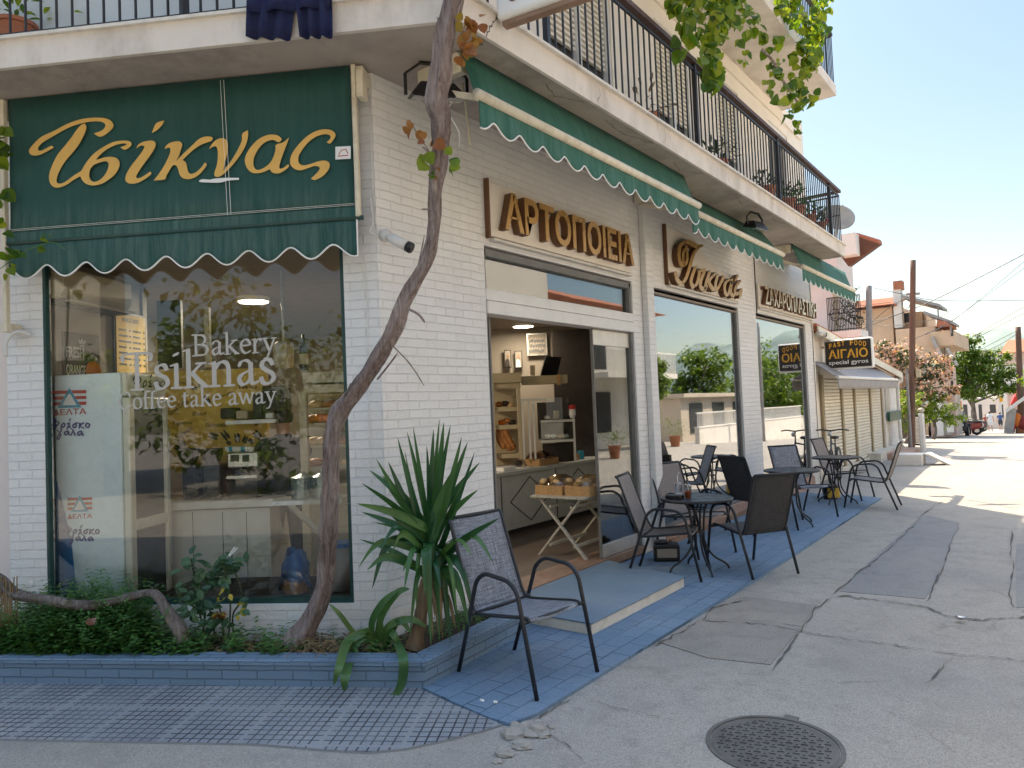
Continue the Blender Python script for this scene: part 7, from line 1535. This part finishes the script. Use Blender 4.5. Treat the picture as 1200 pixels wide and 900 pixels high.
q = dep(1199, 470, 40); tree('street_tree', 'bright green tree crown cut off by the right picture edge', (q.x+.6, q.y, gz(q.y)), 2.4, [((0, 0, 3.1), .8), ((.5, 0, 3.8), .9), ((.3, .2, 2.5), .6)], 'bright_leaf', 1300, .2, 8, .12)
q = dep(1118, 440, 46); tree('street_tree', 'narrow bright green tree beside the peach house pillars', (q.x-.6, q.y+2, gz(q.y)), 2, [((0, 0, 3.4), .9), ((.3, 0, 4.6), .8), ((-.8, 0, 3.6), .8), ((.2, 0, 5.4), .6)], 'bright_leaf', 1700, .2, 12, .1)
# black louvre rack, stone gate post
o = thing('louvre_panel', 'tall narrow black framed louvre panel beside the utility pole', 'panel', dep(1077, 527, 22.8)); p, q = dep(1072.5, 527, 22.6), dep(1081.5, 487, 22.6); b = MB(); zz0, zz1 = max(.02, p.z), q.z
for x in (p.x, q.x): b.bar((x, p.y, zz0), (x+.02, p.y, zz1), .045)
b.bar((p.x, p.y, zz1), (q.x, p.y, zz1), .045); b.bar((p.x, p.y, zz0), (q.x, p.y, zz0), .045); b.build('frame', 'black_metal', o); b = MB()
for i in range(18): z = zz0+.05+(zz1-zz0-.1)*i/18; b.prism([(p.x+.02, p.y-.02, z), (p.x+.02, p.y+.03, z+.03), (p.x+.02, p.y+.03, z+.045), (p.x+.02, p.y-.02, z+.015)], (q.x-p.x-.04, 0, 0))
b.build('louvres', 'plaster_grey', o)
p = onz(1082, 534); o = thing('gate_post', 'pale rough stone gate post behind the louvre panel', 'post', p); b = MB(); b.box(p.x-.07, p.x+.06, p.y, p.y+.16, 0, 1.12); b.build('shaft', 'white_plaster', o, bevel=.03); b = MB(); b.sphere((p.x, p.y+.08, 1.19), .085, 10, 7, (1, 1, .8)); b.build('cap', 'far_stone', o)
# boundary wall with white post and planter box
o = thing('boundary_wall', 'beige plastered boundary wall by the alley with pale end post', 'wall', dep(1115, 512, 33)); a, c = dep(1110, 514, 33), dep(1126, 511, 37); zt = dep(1118, 459, 34).z
b = MB(); b.prism([(a.x, a.y, gz(30)-.2), (c.x, c.y+1, gz(34)-.3), (c.x-.3, c.y+1, gz(34)-.3), (a.x-.3, a.y, gz(30)-.2)], (0, 0, zt-gz(32)+.2)); b.build('wall', 'far_stone', o); b = MB(); b.box(a.x-.45, a.x-.10, a.y-.3, a.y-.01, gz(30)-.2, zt-.1); b.build('end_post', 'white_plaster', o)
c = dep(1114.5, 514, 32.5); b = MB(); b.box(c.x-.13, c.x+.13, c.y-.13, c.y+.13, gz(30)-.05, gz(30)+.35); o = thing('planter_box', 'small white square planter at the boundary wall foot', 'planter', (c.x, c.y, gz(30))); b.build('box', 'white_plaster', o, bevel=.02); b = MB(); cluster(b, Vector((c.x, c.y, gz(30)+.5)), .2, 40, .12, rnd, -.4); b.build('plant', 'olive_leaf', o)
p = MB(); p.prism([dep(x, y, d) for x, y, d in ((1085, 533, 24), (1108, 514, 31), (1106, 480, 60), (1088, 478, 60))], (0, 0, -.05)) if False else None
b = MB(); p0 = onz(1086, 482+4, gz(30)); b.box(-4.5, -1.6, 52, 52.4, gz(52)-.3, gz(52)+2.0); tag(b.build('garden_wall', 'far_stone'), 'low beige wall closing the alley behind the gate post', 'wall')
for (x, y, w_) in ((1100, 458, 8),):
    q = dep(1098, 480, 46); b = MB()
    for i in range(500): c = Vector((q.x+rnd.uniform(-1.6, 1.3), q.y+rnd.uniform(-1, 1), gz(q.y)+rnd.uniform(0, 2.3))); b.leaf(c, (rnd.uniform(-1, 1), rnd.uniform(-1, 1), rnd.uniform(-.3, 1)), Z, .3, .18)
    o = b.build('dry_shrub', 'dry_leaf'); tag(o, 'brownish dry shrub in the alley before the peach house', 'shrub')
# ---------------------------------------------------------------- cars, scooters, people down the street
def slope_pt(x, y):      # on the sloping part of the street
    d = ray(x, y); t = (26*.04+CAM.z-0*0 - (CAM.z*0))/(1) if False else None
    # z = -.04 (Y-26)
    k = (-.04*(CAM.y-26)-CAM.z)/(d.z+.04*d.y); return CAM+d*k
def car(pos, rz, label, mt):
    o = thing('parked_car', label, 'car', pos); M_ = Matrix.Translation(pos) @ Matrix.Rotation(rz, 4, 'Z')
    prof = [(-2.05, .30), (-2.1, .62), (-1.95, .85), (-1.2, .93), (-.55, 1.38), (.75, 1.42), (1.55, .98), (2.05, .88), (2.1, .35)]
    b = MB(M_); n = len(prof); rows = []
    for yy, s in ((-.84, .93), (-.88, 1), (.88, 1), (.84, .93)): rows.append([(x*s if abs(yy) < .87 else x, yy*(1 if z < .95 else .82), z) for x, z in prof])
    b.grid(rows); b.f += [tuple(range(n)), tuple(range(4*n-1, 3*n-1, -1))]; b.build('body', mt, o, bevel=.05, seg=2)
    b = MB(M_); b.prism([(-1.05, -.735, .95), (-.52, -.728, 1.33), (.70, -.728, 1.36), (1.35, -.735, .98)], (0, 1.47, 0)); b.prism([(1.47, -.62, 1.02), (.82, -.6, 1.38), (.82, .6, 1.38), (1.47, .62, 1.02)], (.03, 0, .03)); b.prism([(-1.15, -.62, .97), (-.62, -.6, 1.34), (-.62, .6, 1.34), (-1.15, .62, .97)], (-.03, 0, .03)); b.build('windows', 'dark_top', o)
    for x in (-1.3, 1.3):
        for y in (-.86, .86): b = MB(M_); b.tube([(x, y-.1, .31), (x, y+.1, .31)], .31, 18); w_ = b.build('wheel', 'tyre', o); b = MB(M_); b.tube([(x, y-.105, .31), (x, y+.105, .31)], .19, 12); b.build('rim', 'alu', w_)
    for y in (-.6, .6): b = MB(M_); b.box(2.06, 2.12, y-.15, y+.15, .62, .76); b.build('headlight', 'sign_white', o, bevel=.02); b = MB(M_); b.box(-2.10, -2.04, y-.15, y+.15, .62, .78); b.build('tail_light', 'red_paint', o, bevel=.02)
    return o
def scooter(pos, rz, label, mt, grp='scooters parked along the street'):
    o = thing('scooter', label, 'scooter', pos, grp); M_ = Matrix.Translation(pos) @ Matrix.Rotation(rz, 4, 'Z')
    for x in (-.6, .62): b = MB(M_); b.tube([(x+.2*cos(a*pi/9), 0, .24+.2*sin(a*pi/9)) for a in range(19)], .055, 6, False); w_ = b.build('wheel', 'tyre', o, smooth=True); b = MB(M_); b.tube([(x, -.06, .24), (x, .06, .24)], .1, 8); b.build('hub', 'alu', w_)
    b = MB(M_); b.prism([(-.85, -.16, .5), (-.2, -.16, .35), (.3, -.16, .28), (.45, -.16, .95), (.55, -.16, .95), (.50, -.16, .25), (-.1, -.16, .22), (-.7, -.16, .38)], (0, .32, 0)); b.prism([(-.85, -.15, .5), (-.2, -.15, .36), (-.1, -.15, .68), (-.8, -.15, .72)], (0, .3, 0)); b.build('body', mt, o, bevel=.04, seg=2)
    b = MB(M_); b.box(-.85, -.08, -.13, .13, .72, .82); b.build('saddle', 'black_plastic', o, bevel=.03)
    b = MB(M_); b.tube([(.62, 0, .3), (.42, 0, 1.0)], .03, 7); b.tube(spline([(.36, -.33, 1.02), (.42, 0, 1.03), (.36, .33, 1.02)], 4), .018, 6); b.build('handlebar', 'black_metal', o); b = MB(M_); b.sphere((.56, 0, .85), .08, 8, 6); b.build('headlight', 'sign_white', o)
    return o
UPD = pi/2
q = slope_pt(1127, 511); car(Vector((q.x-.75, q.y+2.2, gz(q.y+2.2))), UPD+pi+.05, 'dark car with white bonnet parked at the end of the boundary wall', 'car_dark')
b = MB(); p = Vector((q.x-.2, q.y+1.5, gz(q.y+1.5)))
for i, (x, y, mt, lab) in enumerate(((1131, 510, 'car_red', 'dark red scooter parked nearest, in front of the shaded row'), (1134.5, 509, 'car_dark', 'black scooter second in the parked row'), (1138, 508, 'car_white', 'pale scooter third in the parked row'), (1142, 507, 'car_red', 'red scooter fourth in the parked row'), (1146, 506.3, 'car_dark', 'dark scooter fifth in the parked row'), (1150, 505.6, 'car_dark', 'dark scooter farthest in the parked row'))):
    q = slope_pt(x, y); scooter(Vector((q.x, q.y, gz(q.y))), radians(200+i*9), lab, mt)
q = slope_pt(1161, 505.5); make_person(Vector((q.x, q.y, gz(q.y))), Vector((-.1, 1, 0)), 1.74, 'person in white shirt and shorts walking down the street', 'white_cloth', 'white_cloth')
q = slope_pt(1173, 504.5); make_person(Vector((q.x, q.y, gz(q.y))), Vector((.1, 1, 0)), 1.76, 'person in blue T-shirt and dark shorts walking down the street', 'blue_cloth', 'black_shirt')
q = slope_pt(1156, 504); make_person(Vector((q.x, q.y, gz(q.y))), Vector((-.1, -1, 0)), 1.7, 'person in dark red top standing by the scooters', 'car_red', 'black_shirt', 'stand')
# market stall with white canopy
q = slope_pt(1190, 508); o = thing('market_stall', 'street stall with slanting white canopy at the right edge', 'stall', (q.x, q.y, gz(q.y))); Yq = q.y; zb = gz(Yq)
c0, c1 = ony(1179, 484, Yq), ony(1210, 462, Yq); b = MB(); b.prism([c0, c1, c1+Z*.25, c0+Z*.25], (0, 2.5, 0)); b.build('canopy', 'white_canvas', o); b = MB()
for x in (c0.x+.3, c1.x-.2): b.bar((x, Yq+.2, zb), (x, Yq+.2, c0.z+.4), .07)
b.bar((c0.x+.05, Yq+.3, zb), (c0.x+.3, Yq+.3, zb+1.6), .5, .4); b.build('frame', 'plaster_grey', o); b = MB(); b.box(c0.x+.5, c1.x, Yq+.5, Yq+1.5, zb, zb+.8); b.build('counter', 'terracotta', o)
q = slope_pt(1190, 507.5); scooter(Vector((q.x, q.y-.5, gz(q.y))), radians(-80), 'bright red scooter in front of the white market stall', 'red_paint', 'vehicles by the market stall')
for i, (x, y, mt, lab) in enumerate(((1185, 497, 'red_paint', 'red goods hanging left under the stall canopy'), (1192, 492, 'orange', 'orange goods hanging in the middle under stall canopy'), (1198, 495, 'car_red', 'dark red goods hanging right under the stall canopy'))): p = ony(x, y, Yq+.45); b = MB(); b.sphere(p, .3, 9, 6, (1, .5, 1.5)); tag(b.build('hanging_goods', mt), lab, 'goods')
# distant buildings
def house(name, label, x0, y0, x1, y1, Y, mt, wins=(), roof=None, t=8, extra=None):
    p = ony((x0+x1)/2, y1, Y); o = thing(name, label, 'building', (p.x, Y, gz(Y))); b = MB(); a, c = ony(x0, y1, Y), ony(x1, y1, Y); zt = ony((x0+x1)/2, y0, Y).z; zb = min(gz(Y), p.z)-.5; b.box(a.x, c.x, Y, Y+t, zb, zt); b.build('wall', mt, o)
    for (wx0, wy0, wx1, wy1) in wins: w_ = MB(); ybox(w_, wx0, wy0, wx1, wy1, Y-.02, .015); f_ = w_.build('window', 'dark_pane', o)
    if roof: b = MB(); m_ = (a.x+c.x)/2; b.prism([(a.x-.4, Y-.4, zt), (c.x+.4, Y-.4, zt), (c.x-.8, Y+t/2, zt+roof), (a.x+.8, Y+t/2, zt+roof)], (0, .01, .15)); b.prism([(a.x-.4, Y-.4, zt+.001), (a.x+.8, Y+t/2, zt+roof+.001), (c.x-.8, Y+t/2, zt+roof+.001), (c.x+.4, Y-.4, zt+.001)], (0, 0, .12)); b.build('roof', 'roof_tile', o)
    return o
house('far_building', 'white flat building with shaded ground floor shops down the street', 1126, 466, 1172, 520, 108, 'far_white', [(1129, 474, 1134, 492), (1138, 472, 1142, 478), (1138, 480, 1142, 490), (1147, 474, 1151, 492), (1160, 474, 1167, 484)])
house('far_building', 'cream building with columns and yellow sign down the street', 1158, 440, 1185, 515, 118, 'far_white', [(1161, 450, 1164, 460), (1168, 450, 1172, 460), (1177, 450, 1181, 460), (1161, 476, 1168, 492), (1172, 474, 1176, 490)])
house('far_building', 'pale pink tiled house high on the right in the distance', 1178, 413, 1225, 470, 150, 'far_pink', [(1182, 418, 1185, 423), (1190, 418, 1193, 423), (1182, 428, 1185, 433)], 2.4)
house('far_building', 'white house with rows of balconies at the right edge far away', 1164, 428, 1215, 480, 130, 'far_white', [(1168, 434, 1174, 440), (1180, 434, 1186, 440), (1168, 446, 1174, 452), (1180, 446, 1186, 452), (1192, 434, 1198, 440)])
house('far_building', 'white low modern house on the hill slope above the tree', 1163, 412, 1178, 440, 190, 'far_white', [(1165, 416, 1176, 419)])
house('far_building', 'grey white house glimpsed left of the hill behind tree', 1146, 410, 1164, 450, 170, 'far_stone', [(1150, 416, 1154, 421)])
house('far_building', 'red awning shop building at the right edge of the street', 1184, 455, 1230, 520, 100, 'far_pink', [(1187, 480, 1196, 492)])
b = MB(); ybox(b, 1167, 464, 1175, 471, 112, .6); tag(b.build('yellow_sign', 'sign_yellow'), 'small yellow box sign on the cream building down the street', 'sign')
b = MB(); p, q = ony(1185, 468, 98), ony(1230, 458, 98); b.prism([p, ony(1230, 470, 98), q, ony(1190, 458, 98)], (0, -3, -.6)); tag(b.build('red_awning', 'red_paint'), 'red awning at the right edge above the stall', 'awning')
b = MB(); ybox(b, 1123.5, 470, 1127.5, 494, 70, .2); tag(b.build('orange_door', 'orange'), 'orange door panel just past the boundary wall', 'door')
# hills
b = MB(); rows = []
for i in range(50):
    x = -160+i*9; rows.append([Vector((x, 330, gz(200)-12)), Vector((x, 370+8*sin(i), 14+5*sin(i*.35)+2*sin(i*1.3))), Vector((x, 420, 33+5*sin(i*.22+1)+2.4*sin(i*.9)+1.6*sin(i*2.1))), Vector((x, 520, -6))])
b.grid(rows); o = b.build('hills', 'hill_green', smooth=True); o['kind'] = 'structure'
# ---------------------------------------------------------------- across the street: what the windows mirror
vl_ = thing('white_villa', 'white villa with red tiled roof across the street, mirrored in the shop windows', 'building', (13, 27, 0))
b = MB(); b.box(10.5, 18, 22.3, 29.4, 0, 5.6); b.box(9.2, 10.498, 22.8, 28.8, 2.7, 2.9); b.build('wall', 'white_plaster', vl_); b = MB(); b.prism([(9.9, 21.9, 5.6), (18.6, 21.9, 5.6), (14.2, 21.9, 7.0)], (0, 7.7, 0)); b.build('roof', 'roof_tile', vl_)
for (y, z0, z1) in ((23.6, 3.1, 5.0), (26.8, 3.1, 5.0), (23.8, .6, 2.2), (26.8, .6, 2.2)): b = MB(); b.box(10.46, 10.49, y, y+1.3, z0, z1); b.build('window', 'dark_pane', vl_)
b = MB(); 
for i in range(40): b.bar((9.25, 22.85+i*.15, 2.9), (9.25, 22.85+i*.15, 3.7), .03)
b.bar((9.25, 22.8, 3.73), (9.25, 28.8, 3.73), .07); b.build('railing', 'white_frame', vl_)
lb = thing('low_annex', 'long low flat roofed building across the street, mirrored in the windows', 'building', (12, 42, 0)); b = MB(); b.box(11, 18, 33, 44, -.6, 1.9); b.box(10.7, 18.2, 32.8, 44.2, 1.901, 2.1); b.build('wall', 'far_stone', lb)
for y in (34, 37, 40): b = MB(); b.box(10.96, 10.99, y, y+1.6, .1, 1.6); b.build('window', 'dark_pane', lb)
cf = thing('opposite_cafe', 'white louvred cafe awning on posts across the street', 'building', (9, 15, 0)); b = MB(); b.box(10.2, 15, 9.2, 20.6, 0, 6.8); b.build('wall', 'far_white', cf); b = MB(); b.prism([(10.19, 9.5, 3.9), (10.19, 19.3, 3.9), (7.8, 19.3, 2.9), (7.8, 9.5, 2.9)], (0, 0, .06)); b.build('awning', 'white_canvas', cf)
for y in (9.7, 13, 16, 19.1): b = MB(); b.bar((7.85, y, 0), (7.85, y, 2.9), .09); b.build('post', 'grey_pole', cf)
for y in (11, 14.5, 17.8): b = MB(); b.box(10.16, 10.19, y-1, y+1, .8, 2.4); b.build('window', 'dark_pane', cf)
b = MB(); b.box(8.2, 8.4, 28.5, 44, -.8, .55); b.box(8.18, 8.42, 28.48, 44.02, .551, .6); o = thing('garden_fence', 'low white garden wall with white railings across the street', 'fence', (7.3, 29, 0)); b.build('wall', 'white_plaster', o); b = MB()
for i in range(90): b.bar((8.3, 28.6+i*.17, .6), (8.3, 28.6+i*.17, 1.15), .03)
b.bar((8.3, 28.5, 1.18), (8.3, 44, 1.18), .06); b.build('railing', 'white_frame', o)
rnd = random.Random(31)
for i, (x, y, H, r, lab) in enumerate(((8.4, 24.6, 2.4, .9, 'white flowering shrub tree by the villa, mirrored in the middle window'), (14.5, 43, 2.6, 2.6, 'round green tree across the street, first past the villa'), (9.8, 47, 2.4, 2.9, 'round green tree across the street, second past the villa'), (9.0, 55, 2.6, 3.1, 'tall green tree across the street, mirrored in the last window'), (13.5, 52, 3.0, 3.3, 'farthest big green tree across the street'))):
    tree('garden_tree', lab, (x, y, gz(y)), H, [((rnd.uniform(-.5, .5)*r, rnd.uniform(-.5, .5)*r, H+rnd.uniform(-.3, .9)*r), r*rnd.uniform(.35, .6)) for _ in range(11)], 'tree_leaf', 3600, .30 if i else .15, 40+i, .14, 'trees across the street')
for i, (x, y, s) in enumerate(((7.2, 19.5, .6), (7.6, 22.2, .8), (7.8, 25.2, .7))): potplant((x, y, 0), .2, .4, ('leafy shrub in terracotta pot across the street, nearest', 'leafy shrub in terracotta pot across the street, middle one', 'leafy shrub in terracotta pot across the street, farthest')[i], 'tree_leaf', 160, s, 'pots across the street', 50+i)
pole('mirror_pole', 'slim dark pole across the street, mirrored in the middle window', (7.0, 33, -.2), (7.0, 33, 5.2), .07, .06, 'grey_pole')
# behind the photographer: grey house and trees mirrored in the left window
o = thing('rear_house', 'grey plastered house behind the viewpoint with balcony and dark shutters', 'building', (-8, -12, 0)); b = MB(); b.box(-18, -3.2, -18, -11, 0, 7); b.box(-18, -3.0, -10.998, -9.6, 3.1, 3.3); b.build('wall', 'plaster_grey', o)
for x in (-16, -12.5, -9, -6): 
    for z0 in (.6, 3.6): b = MB(); b.box(x, x+1.4, -10.99, -10.95, z0, z0+1.9); b.build('shutter', 'interior_dark', o)
for i, (x, y, H, r, lab) in enumerate(((-.6, -9.5, 2.6, 2.3, 'dense green tree behind the viewpoint, mirrored right in the left window'), (3.4, -11, 3, 2.6, 'second dense green tree behind the viewpoint beside the first'), (9, -10, 3, 2.6, 'third green tree behind the viewpoint at the road bend'))):
    tree('garden_tree', lab, (x, y, 0), H, [((rnd.uniform(-.6, .6)*r, rnd.uniform(-.4, .4)*r, H*.5+rnd.uniform(-.1, 1.1)*r), r*rnd.uniform(.55, .75)) for _ in range(7)], 'tree_leaf', 3000, .24, 60+i, .16, 'trees behind the viewpoint')

oh = thing('bounce_light_house', 'unseen cream two storey house added across the street to bounce sunlight into the shade', 'building', (11, 1, 0)); b = MB(); b.box(8.6, 15, -9, 8.9, 0, 6.6); b.box(7.7, 8.598, -8.5, 8.4, 3.2, 3.38); b.build('wall', 'far_white', oh)  # unseen facade added to throw warm bounce light onto the shaded side
for y in (-7, -3.5, 0, 3.5, 6.6):
    for z0 in (.5, 3.6): b = MB(); b.box(8.56, 8.59, y, y+1.2, z0, z0+2.0); b.build('shutter', 'green_frame', oh)
b = MB()
for i in range(90): b.bar((7.75, -8.4+i*.186, 3.38), (7.75, -8.4+i*.186, 4.25), .02)
b.bar((7.75, -8.5, 4.27), (7.75, 8.4, 4.27), .05); b.build('railing', 'rail_black', oh)
b = MB(); b.prism([(8.2, -9.4, 6.6), (15.4, -9.4, 6.6), (11.8, -9.4, 8.4)], (0, 18.7, 0)); b.build('roof', 'roof_tile', oh)
